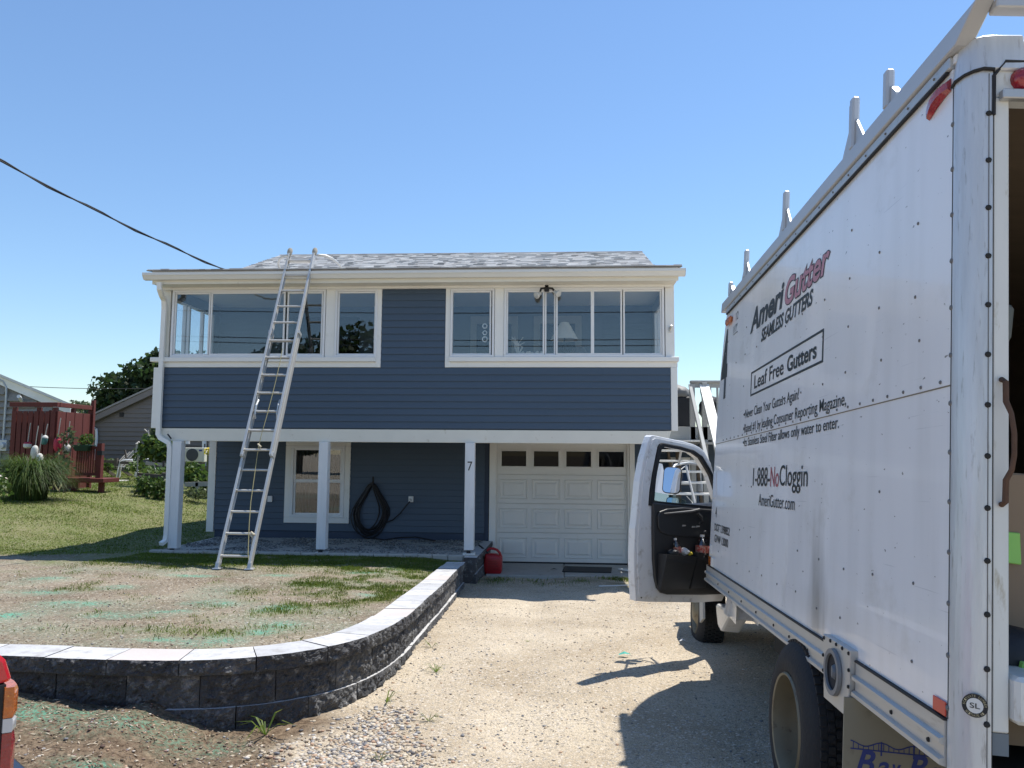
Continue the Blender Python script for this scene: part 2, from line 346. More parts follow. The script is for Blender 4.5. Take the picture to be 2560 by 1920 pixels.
def fast_mesh(name, V, F, m, parent=None):
    me = bpy.data.meshes.new(name); V = np.asarray(V, 'f').reshape(-1, 3); F = np.asarray(F, 'i'); k = F.shape[1]
    me.vertices.add(len(V)); me.vertices.foreach_set('co', V.ravel()); me.loops.add(F.size); me.loops.foreach_set('vertex_index', F.ravel())
    me.polygons.add(len(F)); me.polygons.foreach_set('loop_start', np.arange(0, F.size, k, dtype='i')); me.polygons.foreach_set('loop_total', np.full(len(F), k, 'i'))
    me.update(calc_edges=True); me.materials.append(m); o = bpy.data.objects.new(name, me); COL.objects.link(o); o.parent = parent; ORG[o.name] = Vector(); return o
def axis(lo, hi, step, far):
    a = list(np.arange(lo, hi, step)); d = step; x = hi; r = []
    while x < far: r.append(x); d *= 1.18; x += d
    d = step; x = lo-step; l = []
    while x > -far: l.append(x); d *= 1.18; x -= d
    return np.array(l[::-1]+a+r+[far])
def sheet(name, X, Y, zf, keep, m, label_kind='structure', attr=None):
    gx, gy = np.meshgrid(X, Y); nx, ny = len(X), len(Y)
    cx = (gx[:-1, :-1]+gx[1:, 1:])/2; cy = (gy[:-1, :-1]+gy[1:, 1:])/2; k = keep(cx, cy)
    use = np.zeros((ny, nx), bool)
    for dj in (0, 1):
        for di in (0, 1): use[dj:ny-1+dj, di:nx-1+di] |= k
    idx = np.full((ny, nx), -1); idx[use] = np.arange(use.sum())
    xs, ys = gx[use], gy[use]; V = np.array([(x, y, zf(x, y)) for x, y in zip(xs.tolist(), ys.tolist())])
    j, i = np.nonzero(k); F = np.stack([idx[j, i], idx[j, i+1], idx[j+1, i+1], idx[j+1, i]], 1)
    o = fast_mesh(name, V, F, m); o.data.shade_smooth(); o['kind'] = label_kind
    if attr:
        ca = o.data.color_attributes.new('mask', 'FLOAT_COLOR', 'POINT')
        ca.data.foreach_set('color', np.array([(*attr(x, y), 1) for x, y in zip(xs.tolist(), ys.tolist())], 'f').ravel())
    return o
def ground_mat(name, soil, soil2, grass, tealc, stone, vor=28, stone_amt=.5, bump=.6, grass2=None):
    m = bpy.data.materials.new(name); m.use_nodes = True; t = m.node_tree; N = t.nodes; L = t.links; b = N['Principled BSDF']; b.inputs['Roughness'].default_value = .95; b.inputs['Specular IOR Level'].default_value = .15
    tc = N.new('ShaderNodeTexCoord'); at = N.new('ShaderNodeAttribute'); at.attribute_name = 'mask'; sp = N.new('ShaderNodeSeparateColor'); L.new(at.outputs['Color'], sp.inputs[0])
    def nz(sc, d=8, r=.6):
        n = N.new('ShaderNodeTexNoise'); n.inputs['Scale'].default_value = sc; n.inputs['Detail'].default_value = d; n.inputs['Roughness'].default_value = r; L.new(tc.outputs['Object'], n.inputs['Vector']); return n.outputs[0]
    def mr(v, a, c, lo=0, hi=1):
        r = N.new('ShaderNodeMapRange'); r.inputs[1].default_value = a; r.inputs[2].default_value = c; r.inputs[3].default_value = lo; r.inputs[4].default_value = hi; L.new(v, r.inputs[0]); return r.outputs[0]
    def mix(f, a, c):
        x = N.new('ShaderNodeMix'); x.data_type = 'RGBA'; L.new(f, x.inputs[0])
        for s_, v in ((6, a), (7, c)):
            if isinstance(v, tuple): x.inputs[s_].default_value = (*v, 1)
            else: L.new(v, x.inputs[s_])
        return x.outputs[2]
    def mul(a, c):
        x = N.new('ShaderNodeMath'); x.operation = 'MULTIPLY'; L.new(a, x.inputs[0]); L.new(c, x.inputs[1]); return x.outputs[0]
    col = mix(mr(nz(1.1, 4), .35, .65), soil, soil2)
    vo = N.new('ShaderNodeTexVoronoi'); vo.inputs['Scale'].default_value = vor; vo.inputs['Randomness'].default_value = 1; L.new(tc.outputs['Object'], vo.inputs['Vector'])
    vc = N.new('ShaderNodeSeparateColor'); L.new(vo.outputs['Color'], vc.inputs[0])
    stc = mix(vc.outputs[1], tuple(c*.45 for c in stone), tuple(min(1, c*1.25) for c in stone))
    col = mix(mr(vc.outputs[0], 1-stone_amt, 1-stone_amt+.15), col, stc)
    v2 = N.new('ShaderNodeTexVoronoi'); v2.inputs['Scale'].default_value = vor*3.3; L.new(tc.outputs['Object'], v2.inputs['Vector']); c2 = N.new('ShaderNodeSeparateColor'); L.new(v2.outputs['Color'], c2.inputs[0])
    hs = N.new('ShaderNodeHueSaturation'); L.new(col, hs.inputs['Color']); L.new(mr(c2.outputs[0], 0, 1, .62, 1.32), hs.inputs['Value']); col = hs.outputs[0]
    gcol = mix(mr(nz(1.7), .35, .65), grass, grass2 or tuple(c*.6 for c in grass))
    col = mix(mul(sp.outputs[0], mr(nz(35, 5), .34, .52)), col, gcol)
    col = mix(mul(sp.outputs[1], mr(nz(45, 6), .38, .56)), col, tealc)
    L.new(col, b.inputs['Base Color'])
    bp = N.new('ShaderNodeBump'); bp.inputs['Strength'].default_value = bump; bp.inputs['Distance'].default_value = .012
    ad = N.new('ShaderNodeMath'); ad.operation = 'MULTIPLY_ADD'; L.new(vo.outputs['Distance'], ad.inputs[0]); ad.inputs[1].default_value = -.6; L.new(nz(60, 6, .7), ad.inputs[2]); L.new(ad.outputs[0], bp.inputs['Height']); L.new(bp.outputs[0], b.inputs['Normal'])
    return m
M_LAWN = ground_mat('lawn_soil', (.20, .155, .108), (.32, .265, .195), (.12, .16, .035), (.12, .37, .26), (.42, .37, .30), 55, .28, 1.0, (.18, .185, .07))
M_DRIVE = ground_mat('driveway_gravel', (.56, .475, .355), (.40, .325, .23), (.075, .12, .03), (.10, .30, .21), (.54, .475, .39), 70, .30, .75)
def lawn_z(x, y):
    z = zlawn(x, y)
    if y < 40: z += .012*fbm(x, y, 1.6)+(.010*fbm(x, y, 7) if y < 14 else 0)
    if y > 12.0 and -6.6 < x < -1.3 and y < 14.5: z = min(z, -.03)
    return z
LX = axis(-8.5, -1.2, .07, 600); LY = axis(4.6, 12.4, .07, 600)
sheet('lawn', LX, LY, lawn_z, in_lawn, M_LAWN, attr=lambda x, y: (dens(x, y) if y < 60 else 1, teal(x, y) if y < 13 else 0, 0))
def drive_z(x, y):
    z = zfront(x, y)
    if abs(x) < 12 and -2 < y < 16:
        z += .018*fbm(x, y, .9)+.006*fbm(x, y, 6)-.022*(math.exp(-((x+.35)/.2)**2)+math.exp(-((x-1.05)/.2)**2))*smooth((y-3)/2)
        if x < -1.5 and y < 5: z += .03*fbm(x, y, 3.1)+.012*fbm(x, y, 11)
        if x < -1.7 and 4.2 < y < 4.75: z += .03*max(0, fbm(x, 0, 2.2, 4)+.25)
    return z
def soilness(x, y): return smooth((-1.35-.25*fbm(x, y, 1.5)-x)/.35)*(1-smooth((y-4.95)/.4)) if y > .5 else 0
def drive_attr(x, y):
    g = 0; s = soilness(x, y)
    if 11.3 < y < 13.4 and x > -1.4: g = max(0, min(1, math.exp(-((y-12.35)/.5)**2)*(.25+1.5*fbm(x, y, 1.2))))
    tl = 0
    if s > .1: tl = max(math.exp(-(((x+2.75)/.75)**2+((y-4.42)/.17)**2)), .8*math.exp(-(((x+2.12)/.35)**2+((y-3.86)/.1)**2)))*(.7+fbm(x, y, 4))*s
    return (g, tl, s)
DX = axis(-4.2, 3.0, .06, 600); DY = axis(2.6, 13.6, .06, 600)
drv = sheet('driveway', DX, DY, drive_z, lambda x, y: ~in_lawn(x, y), M_DRIVE, attr=drive_attr)
# bare loam in front of the wall shares the sheet: blue mask channel picks the loam colours
_t = M_DRIVE.node_tree; _b = _t.nodes['Principled BSDF']; _src = _b.inputs['Base Color'].links[0].from_socket
_sp = [n for n in _t.nodes if n.bl_idname == 'ShaderNodeSeparateColor' and n.inputs[0].is_linked and n.inputs[0].links[0].from_node.bl_idname == 'ShaderNodeAttribute'][0]
_tc = [n for n in _t.nodes if n.bl_idname == 'ShaderNodeTexCoord'][0]
def _n(idn, **k):
    n = _t.nodes.new(idn)
    for a, v in k.items(): n.inputs[a].default_value = v
    return n
_nz = _n('ShaderNodeTexNoise', Scale=26.0, Detail=9.0, Roughness=.72); _t.links.new(_tc.outputs['Object'], _nz.inputs['Vector'])
_cr = _t.nodes.new('ShaderNodeValToRGB'); _cr.color_ramp.elements[0].position = .36; _cr.color_ramp.elements[0].color = (.075, .05, .032, 1); _cr.color_ramp.elements[1].position = .66; _cr.color_ramp.elements[1].color = (.27, .20, .135, 1)
_t.links.new(_nz.outputs[0], _cr.inputs[0])
_tn = _n('ShaderNodeTexNoise', Scale=50.0, Detail=6.0); _t.links.new(_tc.outputs['Object'], _tn.inputs['Vector'])
_tr = _t.nodes.new('ShaderNodeMapRange'); _tr.inputs[1].default_value = .42; _tr.inputs[2].default_value = .58; _t.links.new(_tn.outputs[0], _tr.inputs[0])
_tm = _t.nodes.new('ShaderNodeMath'); _tm.operation = 'MULTIPLY'; _t.links.new(_tr.outputs[0], _tm.inputs[0]); _t.links.new(_sp.outputs[1], _tm.inputs[1])
_m1 = _t.nodes.new('ShaderNodeMix'); _m1.data_type = 'RGBA'; _t.links.new(_tm.outputs[0], _m1.inputs[0]); _t.links.new(_cr.outputs[0], _m1.inputs[6]); _m1.inputs[7].default_value = (.10, .33, .23, 1)
_m2 = _t.nodes.new('ShaderNodeMix'); _m2.data_type = 'RGBA'; _t.links.new(_sp.outputs[2], _m2.inputs[0]); _t.links.new(_src, _m2.inputs[6]); _t.links.new(_m1.outputs[2], _m2.inputs[7]); _t.links.new(_m2.outputs[2], _b.inputs['Base Color'])

# retaining wall: every block and cap a piece of its own
rw = thing('retaining_wall', 'curved grey split-face block wall with pale caps holding up the lawn', 'wall', (-1.9, 4.8, -.1))
def wall_block(name, s0, s1, zt, zb, out, depth, mats, nu=16, nv=8, amp=.024, seed=0, parent=rw, at=path_at, zfun=wallz):
    mb = MB(); g = .0035; cols = []
    for i in range(nu+1):
        s = s0+g+(s1-s0-2*g)*i/nu; p, n = at(s); zz = zfun(p.y); cols.append((p, n, zz))
    base = 0
    for i, (p, n, zz) in enumerate(cols):
        for j in range(nv+1):
            z = zz+zb+(zt-zb)*j/nv; q = p+n*out
            e = min(i, nu-i)/nu*nu; ed = min(1, .25+min(i, nu-i)/nu*8)*min(1, .15+min(j, nv-j)/nv*5)
            d = amp*ed*(noise.fractal(Vector((q.x*17+seed, q.y*17, z*17)), .55, 2.2, 4)+.3)
            mb.v.append((q.x+n.x*d, q.y+n.y*d, z))
    st = nv+1
    for i in range(nu):
        for j in range(nv): mb.f.append((i*st+j, (i+1)*st+j, (i+1)*st+j+1, i*st+j+1)); mb.mi.append(0)
    b0 = len(mb.v)
    for (p, n, zz) in cols:
        q = p+n*(out-depth); mb.v += [(q.x, q.y, zz+zb), (q.x, q.y, zz+zt)]
    for i in range(nu):
        mb.f.append((i*st+nv, (i+1)*st+nv, b0+2*(i+1)+1, b0+2*i+1)); mb.mi.append(1)
        mb.f.append((b0+2*i, b0+2*i+1, b0+2*(i+1)+1, b0+2*(i+1))); mb.mi.append(0)
        mb.f.append((i*st, b0+2*i, b0+2*(i+1), (i+1)*st)); mb.mi.append(0)
    mb.f.append(tuple(range(nv+1))+(b0+1, b0)); mb.mi.append(0)
    mb.f.append(tuple(nu*st+k for k in range(nv, -1, -1))+(b0+2*nu, b0+2*nu+1)); mb.mi.append(0)
    return mb.build(name, mats, parent)
LW = _cum[-1]
def lay(name, zt, zb, out, depth, off, mats, ln=.457, **k):
    s = off; i = 0
    while s < LW-.02:
        e = min(LW, s+ln*(1+(.0 if name == 'block' else .25*(random.random()-.5))))
        if LW-e < .12: e = LW
        if path_at(e)[0].x > -6.2:
            y = path_at((s+e)/2)[0].y; nu, nv = (36, 16) if y < 6.5 else ((18, 9) if y < 9 else (8, 5))
            wall_block(name, s, e, zt+random.uniform(-.003, .003), zb, out+random.uniform(-.006, .006), depth, mats[i % len(mats)], nu, nv, seed=i*1.7+zt, **k)
        s = e; i += 1
lay('cap_block', 0, -.095, .0, .275, 0, [(BLOCK, CAPM), (BLOCK2, CAPM3), (BLOCK, CAPM), (BLOCK, CAPM2), (BLOCK2, CAPM), (BLOCK, CAPM3)], amp=.018)
lay('block', -.098, -.296, -.03, .25, .19, [(BLOCK, CAPM), (BLOCK, CAPM), (BLOCK2, CAPM)])
lay('block', -.299, -.497, -.008, .25, .41, [(BLOCK2, CAPM), (BLOCK, CAPM)])
# short return wall beside the garage apron, carrying on behind the end post
sw = thing('return_wall', 'short grey block wall stepping back beside the red fuel can', 'wall', (-1.38, 13, -.4))
def sp_at(s): return Vector((-1.335+.03*s/2, 12.02+s)), Vector((1, 0))
for zt, zb, o in ((.0, -.095, .01), (-.098, -.25, -.02), (-.253, -.44, 0.0)):
    for k in range(5): wall_block('block', k*.46+(.0 if o else -.0), min(2.33, k*.46+.46), zt, zb, o, .2, (BLOCK, CAPM), 6, 4, seed=k+zt*9, parent=sw, at=sp_at, zfun=lambda y: .0)

# loose stuff on the ground
ICO = None
def pebbles(name, pts, sizes, m, flat=.6):
    bm = bmesh.new(); bmesh.ops.create_icosphere(bm, subdivisions=1, radius=1); iv = np.array([v.co[:] for v in bm.verts]); fi = np.array([[v.index for v in f.verts] for f in bm.faces]); bm.free()
    n = len(pts); sc = np.stack([sizes*(.7+.7*RNG.random(n)), sizes*(.6+.5*RNG.random(n)), sizes*flat*(.6+.6*RNG.random(n))], 1)
    a = RNG.random(n)*6.28; ca, sa = np.cos(a), np.sin(a)
    V = iv[None]*sc[:, None]*(1+.22*(RNG.random((n, len(iv), 1))-.5)); X = V[..., 0]*ca[:, None]-V[..., 1]*sa[:, None]; Y = V[..., 0]*sa[:, None]+V[..., 1]*ca[:, None]
    V = np.stack([X, Y, V[..., 2]], -1)+np.asarray(pts)[:, None]+np.stack([0*sizes, 0*sizes, sizes*.2], 1)[:, None]
    F = fi[None]+(np.arange(n)*len(iv))[:, None, None]
    o = fast_mesh(name, V.reshape(-1, 3), F.reshape(-1, 3), m); o['kind'] = 'stuff'; o.data.shade_smooth(); return o
def stone_mat(name, cols):
    m = bpy.data.materials.new(name); m.use_nodes = True; t = m.node_tree; b = t.nodes['Principled BSDF']; b.inputs['Roughness'].default_value = .8
    g = t.nodes.new('ShaderNodeNewGeometry'); cr = t.nodes.new('ShaderNodeValToRGB'); cr.color_ramp.interpolation = 'CONSTANT'; el = cr.color_ramp.elements
    for i, c in enumerate(cols):
        k = el[i] if i < 2 else el.new(i/len(cols)); k.position = i/len(cols); k.color = (*c, 1)
    t.links.new(g.outputs['Random Per Island'], cr.inputs[0]); t.links.new(cr.outputs[0], b.inputs['Base Color']); return m
STN = stone_mat('loose_stone', [(.46, .39, .29), (.56, .50, .41), (.42, .35, .26), (.30, .29, .28), (.60, .56, .50), (.38, .29, .2), (.19, .19, .20), (.52, .44, .33), (.46, .40, .33), (.13, .12, .12), (.45, .30, .2), (.58, .50, .38)])
STNG = mat('porch_stone', (.17, .17, .165), .85, var=.2, island=.5)
SOILC = mat('soil_crumb', (.20, .15, .105), .95, var=.3, island=.55)
def scatter(n, x0, x1, y0, y1, zf, keep=lambda x, y: True, pw=1.0):
    r = []; k = 0
    while len(r) < n and k < n*30:
        k += 1; x = random.uniform(x0, x1); y = y0+(y1-y0)*random.random()**pw
        if keep(x, y): r.append((x, y, zf(x, y)))
    return np.array(r)
_lg = in_lawn(*np.meshgrid(np.arange(-9, 4, .04)+.02, np.arange(2, 16, .04)+.02)).tolist()
def onlawn(x, y):
    i, j = int((x+9)/.04), int((y-2)/.04)
    return _lg[j][i] if 0 <= i < 325 and 0 <= j < 350 else False
p = scatter(9000, -2.2, 2.6, 3.0, 12, drive_z, lambda x, y: not onlawn(x, y) and soilness(x, y) < .4 and random.random() < .25+1.3*max(0, fbm(x, y, 1.3, 8)+.25)+.8*math.exp(-((x+1.2)/.25)**2), 1.6)
tag(pebbles('gravel', p, .003+.009*RNG.random(len(p))**3, STN), 'loose tan gravel strewn over the driveway', 'gravel', kind='stuff')
p = scatter(3600, -2.0, -.45, 3.25, 5.3, drive_z, lambda x, y: not onlawn(x, y) and random.random() < math.exp(-(((x+1.15)/.33)**2+((y-4.25)/.42)**2))+.55*math.exp(-(((x+1.15+.0*y)/.16)**2+((y-4.9)/.5)**2)))
tag(pebbles('washed_pebbles', p, .006+.013*RNG.random(len(p))**1.5, STN), 'washed round pebbles piled at the foot of the wall curve', 'pebbles', kind='stuff')
p = scatter(4200, -7.5, -1.5, 4.95, 10.8, lawn_z, lambda x, y: onlawn(x, y) and dens(x, y) < .7, 1.5)
tag(pebbles('soil_crumbs', p, .003+.008*RNG.random(len(p))**3, SOILC), 'crumbs of loose soil over the seeded yard', 'soil', kind='stuff')
p = scatter(2200, -3.6, -1.25, 3.0, 4.68, drive_z, lambda x, y: soilness(x, y) > .5)
tag(pebbles('loam_clods', p, .003+.010*RNG.random(len(p))**3.5, SOILC), 'dark loam clods in front of the block wall', 'soil', kind='stuff')
p = scatter(900, -3.6, -1.35, 3.0, 4.6, drive_z, lambda x, y: soilness(x, y) > .4)
p2 = scatter(900, -7, -1.6, 5.0, 9.5, lawn_z, onlawn, 1.5)
p = np.concatenate([p, p2]); tag(pebbles('pale_chips', p, .004+.008*RNG.random(len(p))**2, STN), 'pale stone chips in the bare soil', 'pebbles', kind='stuff')
CHIP = stone_mat('mulch_chip', [(.30, .24, .17), (.16, .115, .08), (.40, .34, .25), (.10, .075, .055), (.24, .18, .125), (.46, .40, .31), (.2, .15, .1)])
def chips(name, pts, ln, m):
    n = len(pts); pts = np.asarray(pts); a = RNG.random(n)*6.283; d = np.stack([np.cos(a), np.sin(a), (RNG.random(n)-.5)*.7], 1)*ln[:, None]; s_ = np.stack([-np.sin(a), np.cos(a), 0*a], 1)*(ln*(.1+.15*RNG.random(n)))[:, None]; up = np.stack([0*a, 0*a, .002+.006*RNG.random(n)], 1)
    V = np.stack([pts-d+up, pts-s_+up, pts+d+up, pts+s_+up+np.array([0, 0, .002])], 1); F = np.array([[0, 1, 2, 3]])+(np.arange(n)*4)[:, None]
    o = fast_mesh(name, V.reshape(-1, 3), F, m); o['kind'] = 'stuff'; return o
p = np.concatenate([scatter(9000, -7, -1.5, 4.95, 10.6, lawn_z, onlawn, 1.6), scatter(4500, -3.7, -1.2, 3.0, 4.68, drive_z, lambda x, y: soilness(x, y) > .4)])
tag(chips('mulch_chips', p, .006+.016*RNG.random(len(p))**2, CHIP), 'bark and straw bits littering the bare soil', 'mulch', kind='stuff')
def blades(name, pts, h, wd, m, lean=.5, kind='stuff', parent=None):
    n = len(pts); pts = np.asarray(pts); a = RNG.random(n)*6.283; d = np.stack([np.cos(a), np.sin(a), 0*a], 1); b = RNG.random(n)*6.283; l = np.stack([np.cos(b), np.sin(b), 0*b], 1)*(lean*RNG.random(n)*h)[:, None]
    up = np.stack([0*h, 0*h, h], 1); w_ = d*wd[:, None]
    mid = pts+up*.55+l*.35; tip = pts+up*(1-.25*lean)+l
    V = np.stack([pts-w_, pts+w_, mid+w_*.75, tip, mid-w_*.75], 1); F = np.array([[0, 1, 2, 3, 4]])+(np.arange(n)*5)[:, None]
    o = fast_mesh(name, V.reshape(-1, 3), F, m, parent)
    if kind: o['kind'] = kind
    return o
# established lawn, sampled denser near by
q = []; k = 0
while len(q) < 62000 and k < 700000:
    k += 1; Y = 9.6*(4.0**random.random()); X = random.uniform(-1.02*Y*.72-1, -6.3 if Y < 14.5 else -4-.2*Y)
    e = estab(X, Y)
    if random.random() < e*(.55+.5*fbm(X, Y, .9)): q.append((X, Y, lawn_z(X, Y)-.005))
q = np.array(q); sc = np.maximum(1, q[:, 1]/13); tag(blades('lawn_grass', q, (.018+.028*RNG.random(len(q)))*sc, .0035*sc, GRASSM, 1.3), 'mown green lawn beside the grey house', 'grass')
q = []; k = 0
while len(q) < 46000 and k < 500000:
    k += 1; Y = 4.95+7.1*random.random()**.8; X = random.uniform(-6.6, -1.55)
    if random.random() < dens(X, Y)**1.6 and onlawn(X, Y): q.append((X, Y, lawn_z(X, Y)-.004))
q = np.array(q); tag(blades('new_grass', q, .018+.03*RNG.random(len(q)), np.full(len(q), .0026), GRASSM, .9), 'thin young grass sprouting in the seeded yard', 'grass')
q = []
for cx, cy, n, sx, sy in ((-1.35, 3.62, 500, .22, .09), (-1.05, 3.55, 260, .3, .06), (-1.6, 3.5, 300, .2, .08), (-.1, 12.2, 60, .25, .15), (.25, 12.5, 60, .1, .12), (.95, 12.85, 330, .16, .1), (1.4, 12.55, 600, .14, .16), (-1.0, 12.35, 160, .12, .18), (-.5, 12.45, 70, .15, .14)):
    for _ in range(n):
        x, y = random.gauss(cx, sx), random.gauss(cy, sy); q.append((x, y, drive_z(x, y)-.004))
q = np.array(q); tag(blades('verge_grass', q, .035+.06*RNG.random(len(q)), np.full(len(q), .0032), GRASSM, .9), 'tufts of grass along the driveway edges', 'grass')
def weed(x, y, n, h, label):
    z = drive_z(x, y); mb = MB()
    for i in range(n):
        a = random.random()*6.28; l = h*(.6+.7*random.random()); d = Vector((math.cos(a), math.sin(a), 0)); s_ = d.cross(Vector((0, 0, 1)))*l*.028; b = Vector((x, y, z-.004))
        p1 = b+d*l*.45+Vector((0, 0, l*.42)); p2 = b+d*l+Vector((0, 0, l*(.15+.35*random.random())))
        mb.face([b-s_*.6, b+s_*.6, p1+s_, p1-s_]); mb.face([p1-s_, p1+s_, p2])
    o = mb.build('weed', GRASSM, None, org=(x, y, z), recalc=False); return tag(o, label, 'weed', 'weeds growing in the gravel')
for px, py, n, h, lb in ((1080, 1620, 9, .13, 'leggy weed in the gravel nearest the wall bend'), (1090, 1680, 14, .11, 'low grassy weed in the gravel below the leggy one'), (1072, 1803, 16, .08, 'small flat weed beside the pebble pile'), (965, 1755, 9, .12, 'broad leaved weed against the foot of the wall curve'), (1320, 1597, 10, .07, 'lone tuft in the middle of the sunny driveway'), (948, 1905, 14, .08, 'little weed at the bottom edge under the pebbles'), (664, 1838, 11, .2, 'tall arching grass weed at the corner of dark loam')):
    g = G(px, py, False); weed(g.x, g.y, n, h, lb)

# ------------------------------------------------------------------ the house
YU, YL = 12.4, 14.4
house = thing('house', 'slate blue two-storey house with white trim and glazed upper porch', 'house', (-2.4, 14.4, 0))
def lap(parent, x0, x1, z0, z1, Y, n=None, exp=.111, m=SIDING, name='siding_board', face=-1):
    n = n or max(1, round((z1-z0)/exp)); h = (z1-z0)/n
    for i in range(n):
        a, b = z0+i*h, z0+(i+1)*h
        cuts = [x0, x1] if x1-x0 < 3 else [x0]+sorted(x0+(x1-x0)*t for t in ((random.uniform(.12, .45), random.uniform(.55, .9)) if x1-x0 > 5 else (random.uniform(.2, .8),)))+[x1]
        for ci, (xa_, xb_) in enumerate(zip(cuts, cuts[1:])):
            e_ = face*(.0016 if ci % 2 else 0); j_ = random.uniform(-.0012, .0012)
            MB().prism([(0, a+.013), (face*.008, a+.013), (face*.022+e_, a+.001+j_), (face*.0245+e_, a+.006+j_), (face*.006+e_, b+.012), (0, b+.012)], lambda y, z: (xa_+(.001 if ci else 0), Y+y, z), lambda y, z: (xb_, Y+y, z)).build(name, m, parent)
def lapx(parent, y0, y1, z0, z1, X, m=SIDING, face=-1, exp=.111):
    n = max(1, round((z1-z0)/exp)); h = (z1-z0)/n
    for i in range(n):
        a, b = z0+i*h, z0+(i+1)*h
        MB().prism([(0, a+.013), (face*.008, a+.013), (face*.022, a+.001), (face*.0245, a+.006), (face*.006, b+.012), (0, b+.012)], lambda x, z: (X+x, y0, z), lambda x, z: (X+x, y1, z)).build('siding_board', m, parent)
ux = lambda px, py=820, Y=YU: P(px, py, Y).x
# upper front: solid band, centre panel, corner boards
fw_ = box('upper_wall', -6.69, 1.72, YU+.005, YU+.12, 1.99, 3.0, SIDING, house)
lap(fw_, -6.69, 1.72, 2.0, 2.99, YU, 9)
cp = box('centre_wall', -2.985, -1.925, YU+.005, YU+.12, 3.001, 4.335, SIDING, house)
lap(cp, -2.983, -1.927, 2.992, 4.335, YU, 12)
box('corner_board', -6.83, -6.692, YU-.03, YU+.10, 1.985, 2.998, WHITE, house, .004)
box('corner_board', 1.722, 1.825, YU-.03, YU+.12, 1.985, 3.0, WHITE, house, .004)
box('beam', -6.66, 1.66, YU-.02, YU+.16, 1.775, 1.983, SHADEW, house, .004)
MB().prism([(1.66, 1.775), (1.72, 1.983), (1.66, 1.983)], lambda x, z: (x, YU-.018, z), lambda x, z: (x, YU+.15, z)).build('beam_end', SHADEW, house)
# sills and trims round the two glazed runs
for a, b in ((-6.78, -2.99), (-1.92, 1.83)):
    L = a; R_ = b
    box('apron_trim', L+.05 if a < -3 else L, R_, YU-.028, YU+.02, 3.002, 3.088, WHITE, house, .003)
    box('sill', L-.10 if a < -3 else L+.07, R_+.02 if a > -3 else R_-.07, YU-.075, YU+.05, 3.09, 3.165, WHITE, house, .006)
box('trim_board', -3.07, -2.988, YU-.03, YU+.02, 3.0, 4.36, WHITE, house, .003); box('trim_board', -1.922, -1.845, YU-.03, YU+.02, 3.0, 4.36, WHITE, house, .003)
box('trim_board', -2.988, -1.922, YU-.029, YU+.02, 4.337, 4.36, WHITE, house)
box('frieze', -6.7, 1.76, YU-.012, YU+.1, 4.362, 4.47, SHADEW, house)
box('corner_post', -6.76, -6.60, YU-.015, YU+.12, 3.167, 4.36, SHADEW, house, .004)
box('corner_post', 1.645, 1.79, YU-.015, YU+.12, 3.167, 4.36, WHITE, house, .004)
def window(x0, x1, z0, z1, Y, panes, fr=.035, m=VINYL, glass=GLASS, depth=.05, parent=house, sash=.026):
    wn = MB().box(x0, x1, Y-depth, Y+.04, z0, z0+fr).box(x0, x1, Y-depth, Y+.04, z1-fr, z1).box(x0, x0+fr, Y-depth, Y+.04, z0+fr, z1-fr).box(x1-fr, x1, Y-depth, Y+.04, z0+fr, z1-fr).build('window', m, parent, bevel=.004)
    zs0, zs1 = z0+fr, z1-fr
    for i, (a, b, dy) in enumerate(panes):
        MB().box(a-sash, b+sash, Y-.02+dy, Y+.012+dy, zs0, zs0+sash).box(a-sash, b+sash, Y-.02+dy, Y+.012+dy, zs1-sash, zs1).box(a-sash, a, Y-.02+dy, Y+.012+dy, zs0+sash, zs1-sash).box(b, b+sash, Y-.02+dy, Y+.012+dy, zs0+sash, zs1-sash).build('sash', m, wn, bevel=.003)
        box('pane', a-.004, b+.004, Y-.006+dy, Y-.001+dy, zs0+sash-.004, zs1-sash+.004, glass, wn)
    return wn
zw0, zw1 = 3.168, 4.30
window(ux(431), ux(814), zw0, zw1, YU, [(ux(440), ux(521), .0), (ux(531), ux(709), -.018), (ux(721), ux(803), .0)])
box('mullion_post', ux(815), ux(838), YU-.035, YU+.06, 3.167, 4.361, WHITE, house, .004)
window(ux(838.5), ux(944), zw0, zw1, YU, [(ux(848), ux(936), 0)])
window(ux(1126.5), ux(1236), zw0, zw1, YU, [(ux(1132), ux(1224), 0)])
box('mullion_post', ux(1237), ux(1260), YU-.035, YU+.06, 3.167, 4.361, WHITE, house, .004)
window(ux(1260.5), ux(1660), zw0, zw1, YU, [(ux(1270), ux(1357), 0), (ux(1366), ux(1385), .012), (ux(1394), ux(1477), -.018), (ux(1485), ux(1551), -.018), (ux(1562), ux(1650), 0)])
# porch room behind the glass
room = MB()
room.box(-6.74, 1.75, YU+.13, YL, 2.20, 2.30); r_floor = room.build('porch_floor', INTW, house)
MB().box(-6.74, 1.75, YU+.13, YL, 4.40, 4.46).build('porch_ceiling', SHADEW, house)
box('inner_sill_wall', -6.6, 1.6, YU+.13, YU+.16, 2.31, 3.12, INTW, house)
bw = box('inner_wall', -6.74, 1.75, YL, YL+.1, 2.0, 4.9, SIDING, house)
lap(bw, .75, 1.74, 2.4, 4.39, YL, 18); lap(bw, -6.73, -5.6, 2.4, 4.39, YL, 18); lap(bw, -5.6, -3.2, 2.4, 3.2, YL, 7)
box('inner_door', -3.1, -2.2, YL-.04, YL-.01, 2.32, 4.32, INTW, house); box('inner_window', -5.2, -3.9, YL-.03, YL-.005, 3.1, 4.2, DARKGL, house)
for i_, (a_, b_) in enumerate(((-.55, .35), (-1.75, -.85))): box('inner_door', a_, b_, YL-.05, YL-.012, 2.32, 4.2, INTW, house); box('inner_glass', a_+.12, b_-.12, YL-.058, YL-.052, 2.9, 4.05, DARKGL, house)
